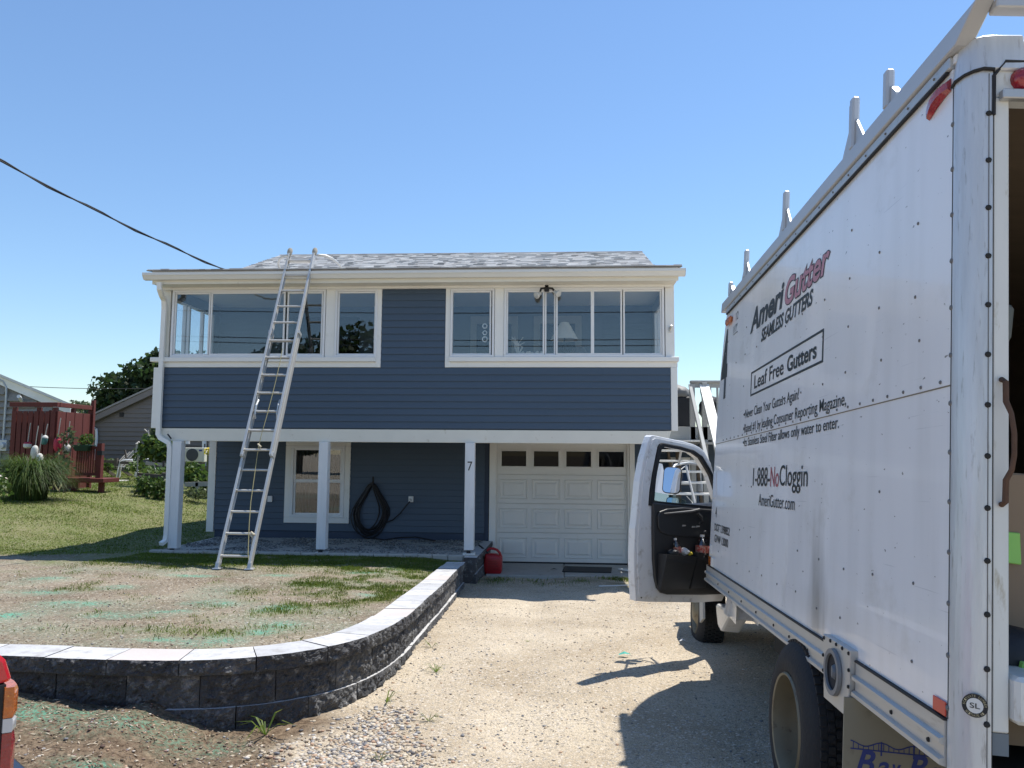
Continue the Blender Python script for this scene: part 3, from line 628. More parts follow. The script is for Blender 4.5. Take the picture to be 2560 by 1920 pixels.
for X, sgn in ((-6.74, 1), (1.75, -1)):      # glazed side walls
    MB().box(min(X, X+sgn*.08), max(X, X+sgn*.08), YU+.13, YL, 2.0, 3.16).box(min(X, X+sgn*.08), max(X, X+sgn*.08), YU+.13, YL, 4.22, 4.40).box(min(X, X+sgn*.08), max(X, X+sgn*.08), YL-.22, YL-.001, 3.16, 4.22).build('side_wall', SIDING if X < 0 else INTW, house)
    sg = MB()
    for ya in (YU+.14, YU+.66, YU+.80, YU+1.32, YU+1.72): sg.box(X+sgn*.01, X+sgn*.07, ya, ya+.05, 3.165, 4.215)
    sg.box(X+sgn*.012, X+sgn*.068, YU+.19, YL-.23, 3.165, 3.2).box(X+sgn*.012, X+sgn*.068, YU+.19, YL-.23, 4.18, 4.215).build('side_sash', VINYL, house)
    for ya, yb in ((.19, .66), (.85, 1.32), (1.37, 1.72)): box('pane', X+sgn*.035, X+sgn*.040, YU+ya, YU+yb, 3.2, 4.18, GLASS, house)
# lower storey
lw = MB().box(-6.62, -5.14, YL, YL+.1, .13, 1.96).box(-4.10, -1.46, YL, YL+.1, .13, 1.96).box(-5.14, -4.10, YL, YL+.1, .13, .40).box(-5.14, -4.10, YL, YL+.1, 1.70, 1.96).box(1.31, 1.78, YL, YL+.1, -.38, 1.96).build('lower_wall', SIDING, house)
lap(lw, -6.61, -5.245, .13, 1.93, YL, 16); lap(lw, -4.005, -1.455, .13, 1.93, YL, 16); lap(lw, -5.245, -4.005, .13, .278, YL, 1); lap(lw, 1.325, 1.77, -.25, 1.93, YL, 19)
MB().box(-6.6, -1.45, YL+.004, YL+.09, -.1, .126).box(-1.46, -1.375, YL+.004, YL+.09, -.42, 1.9).build('foundation', FOUND, house)
box('corner_board', -6.755, -6.615, YL-.03, YL+.1, .09, 1.93, WHITE, house, .004)
for a in (-5.25, -4.105):
    box('window_casing', a, a+.105, YL-.045, YL+.02, .385, 1.725, WHITE, house, .004)
box('window_casing', -5.25, -4.0, YL-.045, YL+.02, .28, .383, WHITE, house, .004); box('window_casing', -5.25, -4.0, YL-.045, YL+.02, 1.727, 1.81, WHITE, house, .004)
window(-5.143, -4.107, .385, 1.725, YL, [], .05)
for z0, z1, dy in ((.43, 1.07, .02), (1.06, 1.68, -.005)):
    a, b = -5.09, -4.16
    MB().box(a, b, YL-.02+dy, YL+.004+dy, z0, z0+.035).box(a, b, YL-.02+dy, YL+.004+dy, z1-.035, z1).box(a, a+.035, YL-.02+dy, YL+.004+dy, z0+.035, z1-.035).box(b-.035, b, YL-.02+dy, YL+.004+dy, z0+.035, z1-.035).build('sash', VINYL, house)
    box('pane', a+.03, b-.03, YL-.012+dy, YL-.008+dy, z0+.03, z1-.03, GLASS, house)
box('dark_backing', -5.08, -4.17, YL+.06, YL+.065, .44, 1.68, DARKIN, house)  # near-black sheet filling the window behind the curtain
cu = MB()
for i in range(14):
    x = -5.06+i*.065
    if i not in (5, 6, 7): cu.tube([(x, YL+.045, .45), (x+.005, YL+.04, 1.0), (x, YL+.045, 1.66)], .022, 6)
cu.build('curtain', mat('grey_curtain', (.035, .042, .048), .9), house, smooth_=True)
# garage door
xgl, xgr, zgb, zgt = -1.238, 1.20, -.40, 1.74
for a, b, c in ((P(1223.5, 1250, YL).x, xgl-.004, 'l'), (xgr+.03, P(1587, 1250, YL).x, 'r')):
    box('door_casing', a, b, YL-.05, YL+.06, -.42 if c == 'r' else -.40, 1.80, WHITE, house, .004)
box('door_casing', P(1223.5, 1250, YL).x, P(1587, 1250, YL).x, YL-.05, YL+.06, 1.802, 1.96, WHITE, house, .004)
box('door_stop', xgl-.003, xgl+.01, YL-.02, YL+.05, -.4, 1.80, WHITE, house); box('door_stop', xgr-.01, xgr+.028, YL-.02, YL+.05, -.4, 1.80, WHITE, house)
GDM = mat('garage_door_steel', (.73, .73, .70), .5, var=.05, vs=3, col2=(.62, .60, .55), c2=(.62, .8))
gd = box('garage_door', xgl+.011, xgr-.011, YL+.055, YL+.10, zgb+.02, zgt+.05, GDM, house)
hs_ = (zgt-zgb)/4; wd = (xgr-xgl-.022)/4
for r in range(4):
    z0, z1 = zgb+.02+r*hs_, zgb+.02+(r+1)*hs_-.006
    if r == 3: z1 += .05
    if r < 3:
        box('door_section', xgl+.012, xgr-.012, YL+.03, YL+.054, z0, z1, GDM, gd, .005)
    else:
        mb = MB(); xs = []
        for c in range(4):
            a = xgl+.011+c*wd+wd*.14; b = a+wd*.76; xs.append((a, b))
        za, zb = z0+.15, z0+.43
        mb.box(xgl+.012, xgr-.012, YL+.03, YL+.054, z0, za).box(xgl+.012, xgr-.012, YL+.03, YL+.054, zb, z1)
        e = [xgl+.012]+[v for q_ in xs for v in q_]+[xgr-.012]
        for k in range(0, len(e), 2): mb.box(e[k], e[k+1], YL+.03, YL+.054, za, zb)
        mb.build('door_section', GDM, gd)
    for c in range(4):
        a = xgl+.011+c*wd+wd*.09; b = a+wd*.86
        if r < 3:
            za, zb = z0+.075, z1-.085
            def fr_(k, y): return [(a+k, y, za+k), (b-k, y, za+k), (b-k, y, zb-k), (a+k, y, zb-k)]
            mb = MB(); rings = [fr_(0, YL+.030), fr_(.010, YL+.014), fr_(.026, YL+.0295), (fr_(.055, YL+.0295)), fr_(.085, YL+.012)]
            for A, B in zip(rings, rings[1:]):
                for k in range(4): mb.face([A[k], A[(k+1) % 4], B[(k+1) % 4], B[k]])
            mb.face(rings[-1]); mb.build('raised_panel', GDM, gd)
        else:
            a, b = xs[c]; za, zb = z0+.15, z0+.43
            MB().box(a-.03, b+.03, YL+.012, YL+.034, za-.03, za).box(a-.03, b+.03, YL+.012, YL+.034, zb, zb+.03).box(a-.03, a, YL+.012, YL+.034, za, zb).box(b, b+.03, YL+.012, YL+.034, za, zb).build('pane_frame', GDM, gd, bevel=.005)
            box('pane', a-.002, b+.002, YL+.036, YL+.04, za-.002, zb+.002, DARKGL, gd)
box('weather_seal', xgl+.012, xgr-.012, YL+.032, YL+.09, zgb-.03, zgb+.018, BLACK, gd)
# porch posts, ceiling, bed
def post(pxl, lab, zb):
    X = P(pxl, 1250, 12.3).x; p_ = box('porch_post', X, X+.152, 12.3, 12.452, zb, 1.774, POSTW, house, .006)
    box('post_base', X+.045, X+.107, 12.285, 12.32, zb-.045, zb-.002, BLACK, p_); box('post_shoe', X-.015, X+.167, 12.28, 12.47, zb-.075, zb-.047, WHITE, p_); return p_, X
post(424, '', .03); post(793, '', .05)
p7, X7 = post(1161, '', .075)
place_text('house_number', '7', BLACK, p7, (X7+.045, 12.296, 1.33), (1, 0, 0), (0, 0, 1), height=.145, width=.075, ext=.0, local=False)
MB().box(-6.62, 1.70, YU+.17, YL-.002, 1.935, 1.975).build('soffit_ceiling', WOODD, house)  # unseen ceiling, dark wood chosen to cut bounced light on the porch wall
for a, b in ((.2, 0),): pass
# house body behind, side walls
sd = MB().box(-6.62, -6.5, YL+.1, 20.2, -.05, 4.95).box(1.66, 1.78, YL+.1, 20.2, -.42, 4.95).box(-6.62, 1.78, 20.2, 20.3, -.4, 4.95).build('side_wall', SIDING, house)
lapx(sd, YL+.1, 20.2, .1, 4.9, -6.62); lapx(sd, YL+.1, 20.2, 2.1, 4.9, 1.78, face=1)
MB().prism([(14.4, 4.95), (20.2, 4.95), (17.1, 6.05)], lambda y, z: (-6.6, y, z), lambda y, z: (-6.5, y, z)).prism([(14.4, 4.95), (20.2, 4.95), (17.1, 6.05)], lambda y, z: (1.66, y, z), lambda y, z: (1.76, y, z)).build('gable_wall', SIDING, house)
# roofs: stepped shingle courses
def roof_mat():
    m = bpy.data.materials.new('asphalt_shingle'); m.use_nodes = True; t = m.node_tree; b = t.nodes['Principled BSDF']; b.inputs['Roughness'].default_value = .95
    g = t.nodes.new('ShaderNodeNewGeometry'); cr = t.nodes.new('ShaderNodeValToRGB'); cr.color_ramp.interpolation = 'CONSTANT'
    e = cr.color_ramp.elements; e[0].color = (.50, .50, .50, 1); e[1].position = .25; e[1].color = (.58, .58, .57, 1)
    for p_, c in ((.45, (.66, .655, .64, 1)), (.66, (.42, .415, .41, 1)), (.8, (.55, .535, .52, 1)), (.93, (.30, .295, .29, 1))):
        k = e.new(p_); k.color = c
    t.links.new(g.outputs['Random Per Island'], cr.inputs[0]); t.links.new(cr.outputs[0], b.inputs['Base Color']); return m
ROOFM = roof_mat()
def shingle_field(name, x0, x1, y0, z0, y1, z1, parent, exp=.13):
    L_ = math.hypot(y1-y0, z1-z0); n = int(L_/exp); dy, dz = (y1-y0)/L_, (z1-z0)/L_; ny, nz_ = -dz*math.copysign(1, dy), abs(dy); mb = MB()
    for r in range(n):
        x = x0-random.random()*.2
        while x < x1:
            w_ = random.uniform(.08, .22); a, b = max(x0, x), min(x1, x+w_); x += w_
            if b-a < .01: continue
            t0, t1 = r*exp, (r+1)*exp+.03; up = random.choice((.014, .014, .022)); up1 = .001
            q = [(a, y0+dy*t0+ny*0, z0+dz*t0), (b, y0+dy*t0, z0+dz*t0), (b, y0+dy*t1+ny*up1, z0+dz*t1+nz_*up1), (a, y0+dy*t1+ny*up1, z0+dz*t1+nz_*up1)]
            tq = [(a, y0+dy*t0+ny*up, z0+dz*t0+nz_*up), (b, y0+dy*t0+ny*up, z0+dz*t0+nz_*up)]
            base = len(mb.v); mb.v += q+tq; mb.f += [(base, base+1, base+5, base+4), (base+4, base+5, base+2, base+3)]; mb.mi += [0, 0]
    return mb.build(name, ROOFM, parent, kind='stuff', recalc=False)
rf = MB().prism([(14.05, 4.94), (17.1, 6.13), (20.5, 4.80), (20.5, 4.70), (17.1, 6.02), (14.05, 4.84)], lambda y, z: (-6.50, y, z), lambda y, z: (1.74, y, z)).build('roof', WHITE, house)
shingle_field('shingle_course', -6.53, 1.77, 14.0, 4.93, 17.08, 6.14, rf)
MB().box(-6.53, 1.77, 17.02, 17.16, 6.13, 6.147).build('ridge_cap', ROOFM, rf)
pr = MB().prism([(11.98, 4.545), (14.45, 4.93), (14.45, 4.87), (11.98, 4.485)], lambda y, z: (-6.72, y, z), lambda y, z: (1.79, y, z)).build('porch_roof', WHITE, house)
shingle_field('shingle_course', -6.78, 1.85, 11.93, 4.545, 14.3, 4.915, pr)
MB().prism([(11.94, 4.535), (11.94, 4.549), (12.6, 4.652), (12.6, 4.638)], lambda y, z: (-6.80, y, z), lambda y, z: (1.86, y, z)).build('drip_edge', CEDAR, pr)
# soffit, fascia, gutter, downspout
GUTM = mat('cream_gutter', (.74, .735, .69), .4, var=.04)
box('fascia', -6.74, 1.81, 12.03, 12.055, 4.335, 4.482, SHADEW, house)
box('soffit', -6.72, 1.79, 12.056, YU-.013, 4.335, 4.352, SHADEW, house); box('soffit_strip', -6.70, 1.77, 12.30, YU-.03, 4.30, 4.334, WHITE, house)
kp = [(12.03, 4.395), (12.03, 4.505), (12.022, 4.505), (12.022, 4.405), (11.955, 4.405), (11.93, 4.45), (11.915, 4.465), (11.915, 4.497), (11.93, 4.50), (11.93, 4.507), (11.905, 4.503), (11.905, 4.462), (11.922, 4.445), (11.95, 4.395)]
gut = MB().prism(kp, lambda y, z: (-6.845, y, z), lambda y, z: (1.90, y, z)).build('gutter', GUTM, house)
for X in (-6.85, 1.902): MB().prism([(12.03, 4.395), (12.03, 4.505), (11.905, 4.505), (11.905, 4.462), (11.95, 4.395)], lambda y, z: (X, y, z), lambda y, z: (X+.006, y, z)).build('end_cap', GUTM, gut)
def rect_pipe(pts, a, b, name, m, parent, **k):
    mb = MB(); pts = [Vector(p_) for p_ in pts]
    ring = []
    for i, p_ in enumerate(pts):
        d = (pts[min(i+1, len(pts)-1)]-pts[max(0, i-1)]).normalized(); sx = Vector((1, 0, 0)); sx = (sx-d*sx.dot(d)).normalized(); sy = d.cross(sx)
        ring.append([p_+sx*a+sy*b, p_-sx*a+sy*b, p_-sx*a-sy*b, p_+sx*a-sy*b])
    for A, B in zip(ring, ring[1:]):
        for q_ in range(4): mb.face([A[q_], A[(q_+1) % 4], B[(q_+1) % 4], B[q_]])
    mb.face(ring[0]); mb.face(ring[-1]); return mb.build(name, m, parent, bevel=.008, **k)
ds1 = [P(399, 706, 11.99), P(399, 722, 12.0), P(404, 738, 12.12), P(410, 750, 12.27), P(411, 775, 12.325), P(404, 900, 12.325), P(397, 1060, 12.325), P(396, 1085, 12.33), P(401, 1095, 12.33), P(422, 1107, 12.31), P(425, 1120, 12.31), P(421, 1220, 12.31), P(416, 1335, 12.31), P(413, 1352, 12.29), P(402, 1360, 12.2)]
rect_pipe(ds1, .036, .028, 'downspout', WHITE, house)
MB().tube([P(419, 1085, 12.3), P(428, 1097, 12.3)], .012, 8).build('pipe_strap', BLACK, house)
# floodlight, flag bracket, wall boxes
fx = P(1367, 716, 12.34)
fl = MB().box(fx.x-.04, fx.x+.04, 12.30, 12.385, 4.24, 4.37).build('floodlight', BLACK, house, bevel=.01)
for sx, q_ in ((-1, P(1344, 737, 12.22)), (1, P(1393, 733, 12.2))):
    MB().tube([(fx.x+sx*.03, 12.31, 4.29), (fx.x+sx*.09, 12.28, 4.275), q_+Vector((-sx*.03, .03, .02))], .017, 8).build('lamp_arm', BLACK, fl)
    MB().lathe([(.0, .07), (.028, .068), (.034, .03), (.052, -.01), (.056, -.03), (.05, -.04), (0, -.046)], q_, (-sx*.55, .5, .45), 16).build('lamp_bulb', mat('lamp_glass', (.55, .56, .54), .25, var=.05), fl, smooth_=True)
q_ = P(1675, 823, 12.36)
fb = MB().box(q_.x-.02, q_.x+.02, 12.365, 12.384, q_.z-.05, q_.z+.04).tube([(q_.x, 12.37, q_.z-.02), (q_.x+.015, 12.28, q_.z+.05)], .016, 10).tube([(q_.x, 12.37, q_.z+.02), (q_.x+.015, 12.33, q_.z+.05)], .01, 8).build('flag_bracket', ALU, house)
box('wall_box', P(671, 1247, YL).x, P(682, 1247, YL).x, YL-.055, YL-.018, .665, .775, VINYL, house, .006)
ol = box('outlet_box', -2.875, -2.785, YL-.06, YL-.018, .69, .80, VINYL, house, .006)
MB().lathe([(0, .05), (.022, .05), (.026, 0)], (-2.83, YL-.11, .735), (0, -1, 0), 10).build('hose_tap', ALUD, ol)
# porch bed and edging
MB().box(-6.55, -1.42, 12.28, YL-.001, -.12, -.005).build('porch_bed', CONC)['kind'] = 'structure'
p = scatter(5200, -6.5, -1.45, 12.42, YL-.03, lambda x, y: -.008+.02*fbm(x, y, 2))
tag(pebbles('porch_gravel', p, .011+.012*RNG.random(len(p)), STNG), 'grey crushed stone bed under the porch', 'gravel', kind='stuff')
ed = thing('stone_edging', 'low row of concrete edging stones along the porch bed', 'edging', (-4, 12.26, -.05)); x = -6.65; i = 0
while x < -1.5:
    l_ = .2+.06*random.random(); box('edging_stone', x, x+l_-.008, 12.18+random.uniform(-.008, .008), 12.275, -.1, .012+random.uniform(-.006, .004), CONC, ed, .012); x += l_
# concrete apron
ap = MB().box(-1.28, .02, 13.0, 14.44, -.55, -.405).build('apron_slab', CONC, bevel=.01); ap['kind'] = 'structure'
ap = MB().box(.032, 1.5, 13.12, 14.44, -.55, -.408).build('apron_slab', CONC, bevel=.01); ap['kind'] = 'structure'
ap = MB().box(1.51, 2.9, 13.05, 14.44, -.55, -.39).build('apron_slab', CONC, bevel=.01); ap['kind'] = 'structure'

# ------------------------------------------------------------------ ladder against the gutter
fL, fR = G(540, 1425), G(626, 1425); LB = (fL+fR)/2; LB.z = lawn_z(LB.x, LB.y)+.01; _a = math.radians(64.6)
LD = Vector((0, math.cos(_a), math.sin(_a))); LN = Vector((0, -math.sin(_a), math.cos(_a))); HW = .215
lad = thing('extension_ladder', 'aluminium extension ladder leaning on the gutter with yellow rope', 'ladder', LB)
def L3(t, x, off=0): return LB+LD*t+Vector((x, 0, 0))+LN*off
def LP(px, py, off=0):
    d = ray(px, py); q = LB+LN*off-EYE; return EYE+d*(q.dot(LN)/d.dot(LN))
T0, DT = .17, .308; TOPT = T0+16*DT+.13
def rail(x, t0, t1, off, s, name='rail'):
    poly = [(-.014, -.042), (.020, -.042), (.020, -.034), (-.005, -.029), (-.005, .029), (.020, .034), (.020, .042), (-.014, .042)]
    f = lambda t: (lambda a, b: L3(t, x-s*a, off+b))
    o = MB().prism(poly, f(t0), f(t1)).build(name, ALU, lad, bevel=.002); return o
for s in (1, -1):
    r_ = rail(s*HW, .06, T0+11.45*DT, 0, s); 
    r2 = rail(s*(HW-.006), T0+4.62*DT, TOPT, .062, s)
    MB().beam(L3(T0+11.3*DT, s*(HW+.004), .03), L3(T0+11.5*DT, s*(HW+.004), .03), .05, .12, up=LN).build('guide_bracket', ALUD, lad, bevel=.004)
    MB().beam(L3(T0+4.58*DT, s*(HW-.003), .035), L3(T0+4.8*DT, s*(HW-.003), .035), .045, .10, up=LN).build('guide_bracket', ALUD, lad, bevel=.004)
    ft = MB().hexa([LB+Vector((s*HW+a, b, c)) for a, b, c in ((-.05, -.05, -.0), (.05, -.05, -.0), (.05, .06, -.0), (-.05, .06, -.0), (-.045, -.045, .012), (.045, -.045, .012), (.045, .055, .012), (-.045, .055, .012))]).build('foot', ALUD, lad)
    MB().prism([(-.03, .012), (.045, .012), (.05, .05), (.02, .09), (-.005, .085)], lambda y, z: LB+Vector((s*HW-.022, y, z)), lambda y, z: LB+Vector((s*HW+.022, y, z))).build('foot_shoe', ALUD, ft)
    MB().lathe([(0, -.065), (.03, -.06), (.042, -.02), (.042, .03), (.03, .062), (0, .068)], L3(TOPT+.055, s*(HW-.006), .062), LD, 12).build('end_mitt', mat('mitt_canvas', (.36, .33, .27), .9, var=.2), lad, smooth_=True)
    MB().tube([L3(T0+7.55*DT, s*(HW-.055), .05), L3(T0+7.2*DT, s*(HW-.05), .085), L3(T0+6.75*DT, s*(HW-.05), .06), L3(T0+6.6*DT, s*(HW-.05), .02)], .016, 6).build('rung_lock', ALUD, lad)
def rung(t, off, w_): return MB().prism([(.016*math.cos(k*.785+.39)*(1.15 if k in (0, 7) else 1), .017*math.sin(k*.785+.39)) for k in range(8)], lambda a, b: L3(t+a, -w_, off+b), lambda a, b: L3(t+a, w_, off+b)).build('rung', ALU, lad)
for i in range(12): rung(T0+i*DT, 0, HW)
for i in range(5, 17): rung(T0+i*DT+(.0 if i > 11 else -.028), .062, HW-.006)
MB().beam(L3(T0+16*DT+.02, -HW, .02), L3(T0+16*DT+.02, HW, .02), .05, .04, up=LN).build('stabilizer_bar', ALU, lad)
for nm, pts in (('l', ((722, 638, 11.98), (709, 640, 12.02), (700, 646, 12.1), (695.5, 656, 12.25), (697, 666, 12.42), (704, 677, 12.62))), ('r', ((796, 638, 11.98), (812, 639, 12.02), (829, 646, 12.12), (843, 656, 12.28), (851, 666, 12.44), (857, 677, 12.62)))):
    MB().tube([P(*q_) for q_ in pts], .021, 10).build('stabilizer_arm', ALU, lad, smooth_=True)
    e_ = P(*pts[-1]); MB().lathe([(0, .03), (.03, .03), (.034, 0), (.03, -.03), (0, -.03)], e_, (1, 0, 0), 12).build('stabilizer_pad', BLACK, lad)
rp = [LP(x, y, .09 if y < 1110 else .04) for x, y in ((706, 872), (700, 905), (690, 950), (680, 990), (667, 1040), (654, 1085), (646, 1118), (636, 1190), (627, 1255), (623, 1310), (620, 1385), (622, 1400))]
MB().tube(rp, .0055, 6).build('rope', ROPE, lad, smooth_=True)
MB().tube([LP(632, 1336, .03), LP(629, 1370, .02), LP(627, 1392, .02)], .007, 6).tube([LP(628, 1330, .03), LP(636, 1337, .05), LP(632, 1344, .03), LP(627, 1338, .03)], .013, 6).tube([LP(645, 1110, .09), LP(652, 1117, .1), LP(648, 1124, .09)], .013, 6).build('rope_knot', mat('pale_rope', (.55, .48, .35), .9), lad)

# ------------------------------------------------------------------ hose, fuel can, mat, strip
hs = thing('garden_hose', 'black garden hose coiled on the wall hook under the porch', 'hose', (-3.6, YL-.1, 0))
mb = MB()
for k in range(13):
    r1 = .22+.011*k+random.uniform(-.02, .02); r2 = .47+random.uniform(-.05, .05); cx = -3.57+random.uniform(-.035, .035); y0 = YL-.04-.018*(k % 4)
    pts = []
    for i in range(25):
        t = i/24*2*math.pi; sx = math.sin(t); ww = r1*(.42+.58*smooth((1-math.cos(t))/1.3)); pts.append((cx-.05*(1-math.cos(t))*.5+sx*ww, y0-.02*math.sin(t*2), 1.02-r2*(1-math.cos(t))))
    mb.tube(pts, .012, 6, cap=False)
mb.build('coil', HOSE, hs, smooth_=True)
MB().tube([P(966, 1306, YL-.08), P(982, 1300, YL-.08), P(1000, 1284, YL-.08), P(1014, 1266, YL-.1), P(1025, 1253, YL-.12)], .012, 6).tube([P(930, 1345, 14.2), P(960, 1350, 14.1), P(1000, 1344, 14.15), P(1040, 1343, 14.1), P(1088, 1352, 13.9)], .013, 6).build('hose_run', HOSE, hs, smooth_=True)
MB().box(-3.585, -3.535, YL-.12, YL-.02, 1.02, 1.05).box(-3.575, -3.545, YL-.03, YL-.018, 1.0, 1.16).build('hose_hook', BLACK, hs)
gc0 = Vector((P(1232, 1427, 13.12).x, 13.2, -.405)); can = thing('fuel_can', 'red plastic fuel can with black spout at the wall end by the garage', 'fuel can', gc0)
def rr(a, b, r=.03, n=4):
    pts = []
    for cx, cy, s0 in ((a-r, b-r, 0), (-(a-r), b-r, 1), (-(a-r), -(b-r), 2), (a-r, -(b-r), 3)):
        for i in range(n+1): t = (s0+i/n)*math.pi/2; pts.append((cx+r*math.cos(t), cy+r*math.sin(t)))
    return pts
def loft(rings, name, m, parent, sm=True, **k):
    mb = MB(); n = len(rings[0])
    for R_ in rings: mb.v += [tuple(p_) for p_ in R_]
    for i in range(len(rings)-1):
        for j in range(n): mb.f.append((i*n+j, i*n+(j+1) % n, (i+1)*n+(j+1) % n, (i+1)*n+j)); mb.mi.append(0)
    mb.f.append(tuple(range(n))[::-1]); mb.f.append(tuple((len(rings)-1)*n+j for j in range(n))); mb.mi += [0, 0]
    return mb.build(name, m, parent, smooth_=sm, **k)
loft([[gc0+Vector((x+ox, y, z)) for x, y in rr(a, b, r)] for a, b, r, z, ox in ((.13, .10, .03, 0, 0), (.145, .115, .035, .02, 0), (.15, .12, .035, .12, 0), (.15, .12, .035, .22, 0), (.145, .115, .035, .27, 0), (.115, .10, .035, .305, -.02), (.085, .08, .03, .325, -.045))], 'body', CANRED, can)
MB().tube([gc0+Vector(q_) for q_ in ((-.12, 0, .30), (-.11, 0, .37), (-.07, 0, .405), (.0, 0, .405), (.06, 0, .385), (.11, 0, .33), (.135, 0, .27), (.14, 0, .2))], [.02, .022, .022, .022, .022, .022, .02, .018], 10).build('handle', CANRED, can, smooth_=True)
MB().tube([gc0+Vector(q_) for q_ in ((-.09, -.02, .30), (-.13, -.03, .37), (-.2, -.04, .43), (-.25, -.05, .47))], [.028, .02, .015, .013], 10).build('spout', BLACK, can, smooth_=True)
for i in range(6): MB().box(gc0.x-.08, gc0.x+.09-.02*(i % 2), gc0.y-.123, gc0.y-.1185, gc0.z+.07+.026*i, gc0.z+.078+.026*i).build('embossed_line', mat('can_emboss', (.2, .008, .012), .5) if i == 0 else MATS['can_emboss'], can)
mt = MB().hexa([P(1405, 1428, 13.42), P(1528, 1434, 13.4), P(1530, 1417, 14.0), P(1412, 1412, 14.05)]+[P(1405, 1428, 13.42)+Vector((0, 0, .014)), P(1528, 1434, 13.4)+Vector((0, 0, .014)), P(1530, 1417, 14.0)+Vector((0, 0, .014)), P(1412, 1412, 14.05)+Vector((0, 0, .014))])
for i, v in enumerate(mt.v): mt.v[i] = (v[0], v[1], -.405+.012*(i >= 4)+.002)
tag(mt.build('door_mat', BLACK, None, org=(.3, 13.7, -.4)), 'black rubber mat lying on the apron before the garage door', 'mat')
for a, b, lb in (((1498, 1467), (1588, 1461), 'bent white trim strip lying on the gravel by the garage'), ((1545, 1431), (1590, 1443), 'white board offcut on the concrete beside the truck door')):
    A, B = G(*a, False), G(*b, False); A.z = drive_z(A.x, A.y)+.02; B.z = drive_z(B.x, B.y)+.02
    if 'offcut' in lb: A.z = B.z = -.385; o = MB().hexa([A, A+Vector((.35, -.12, 0)), B+Vector((.3, 0, 0)), B+Vector((0, .1, 0))]+[v+Vector((0, 0, .02)) for v in (A, A+Vector((.35, -.12, 0)), B+Vector((.3, 0, 0)), B+Vector((0, .1, 0)))]).build('board_offcut', WHITE, None, org=A)
    else: o = MB().beam(A, (A+B)/2+Vector((0, -.03, 0)), .03, .012).beam((A+B)/2+Vector((0, -.03, 0)), B+Vector((.3, .05, 0)), .03, .012).build('trim_strip', VINYL, None, org=A)
    tag(o, lb, 'trim offcut')
for px, py, s_, m_, lb in ((1560, 1638, .05, TEAL, 'scrap of teal litter in the truck shadow'), (1706, 1604, .03, PAPER, 'tiny white paper scrap in the shade by the wheel'), (1384, 1430, .06, BLACK, 'dark dry leaf on the concrete left of the mat')):
    g = G(px, py, False); mb = MB()
    if 'leaf' in lb: g.z = -.402
    mb.face([g+Vector((-s_, -s_*.5, .006)), g+Vector((0, -s_*.6, .02)), g+Vector((s_*1.2, s_*.1, .008)), g+Vector((.1*s_, s_*.7, .025)), g+Vector((-s_*.8, s_*.5, .006))])
    tag(mb.build('litter_scrap', m_, None, org=g, recalc=False), lb, 'litter')

# service cable to the eave
def catenary(a, b, sag, n=24): return [a.lerp(b, i/n)-Vector((0, 0, sag*4*(i/n)*(1-i/n))) for i in range(n+1)]
ca, cb = P(0, 355, 8.4)+(P(0, 355, 8.4)-P(572, 679, 12.35))*1.1, P(572, 679, 12.35)
pts = catenary(ca, cb, .22, 30); pts2 = [p_+Vector((0, .02*math.cos(i*1.3), .022*math.sin(i*1.3))) for i, p_ in enumerate(pts)]
sc = thing('service_cable', 'black twisted power cable running down to the roof corner', 'cable', cb)
MB().tube(pts, .011, 6).build('carrier_wire', CABLE, sc); MB().tube(pts2, .009, 6).build('insulated_wire', CABLE, sc)
MB().tube([cb, cb+Vector((.1, .3, -.02))], .03, 8).build('cable_clamp', CABLE, sc)

# ------------------------------------------------------------------ the box truck (own axes: x right, y forward, z up; left side plane x = 0)
TF = ray(1440, 1198).normalized(); TV = ray(2523, -15420); TV = TV*(1 if TV.z > 0 else -1); TV = (TV-TF*TV.dot(TF)).normalized(); TR = TF.cross(TV)
TO = EYE+ray(2368, 1796)*2.184
TM = Matrix(((TR.x, TF.x, TV.x, TO.x), (TR.y, TF.y, TV.y, TO.y), (TR.z, TF.z, TV.z, TO.z), (0, 0, 0, 1))); TI = TM.inverted()
truck = thing('box_truck', 'white gutter installer box truck with open driver door and roof rack', 'truck', TO); truck.matrix_world = TM
def tb(mb, name, m, parent=truck, **k): return mb.build(name, m, parent, local=True, **k)
def tbox(name, x0, x1, y0, y1, z0, z1, m, parent=truck, **k): return tb(MB().box(x0, x1, y0, y1, z0, z1), name, m, parent, **k)
W, LN_, H = 2.05, 3.62, 1.955
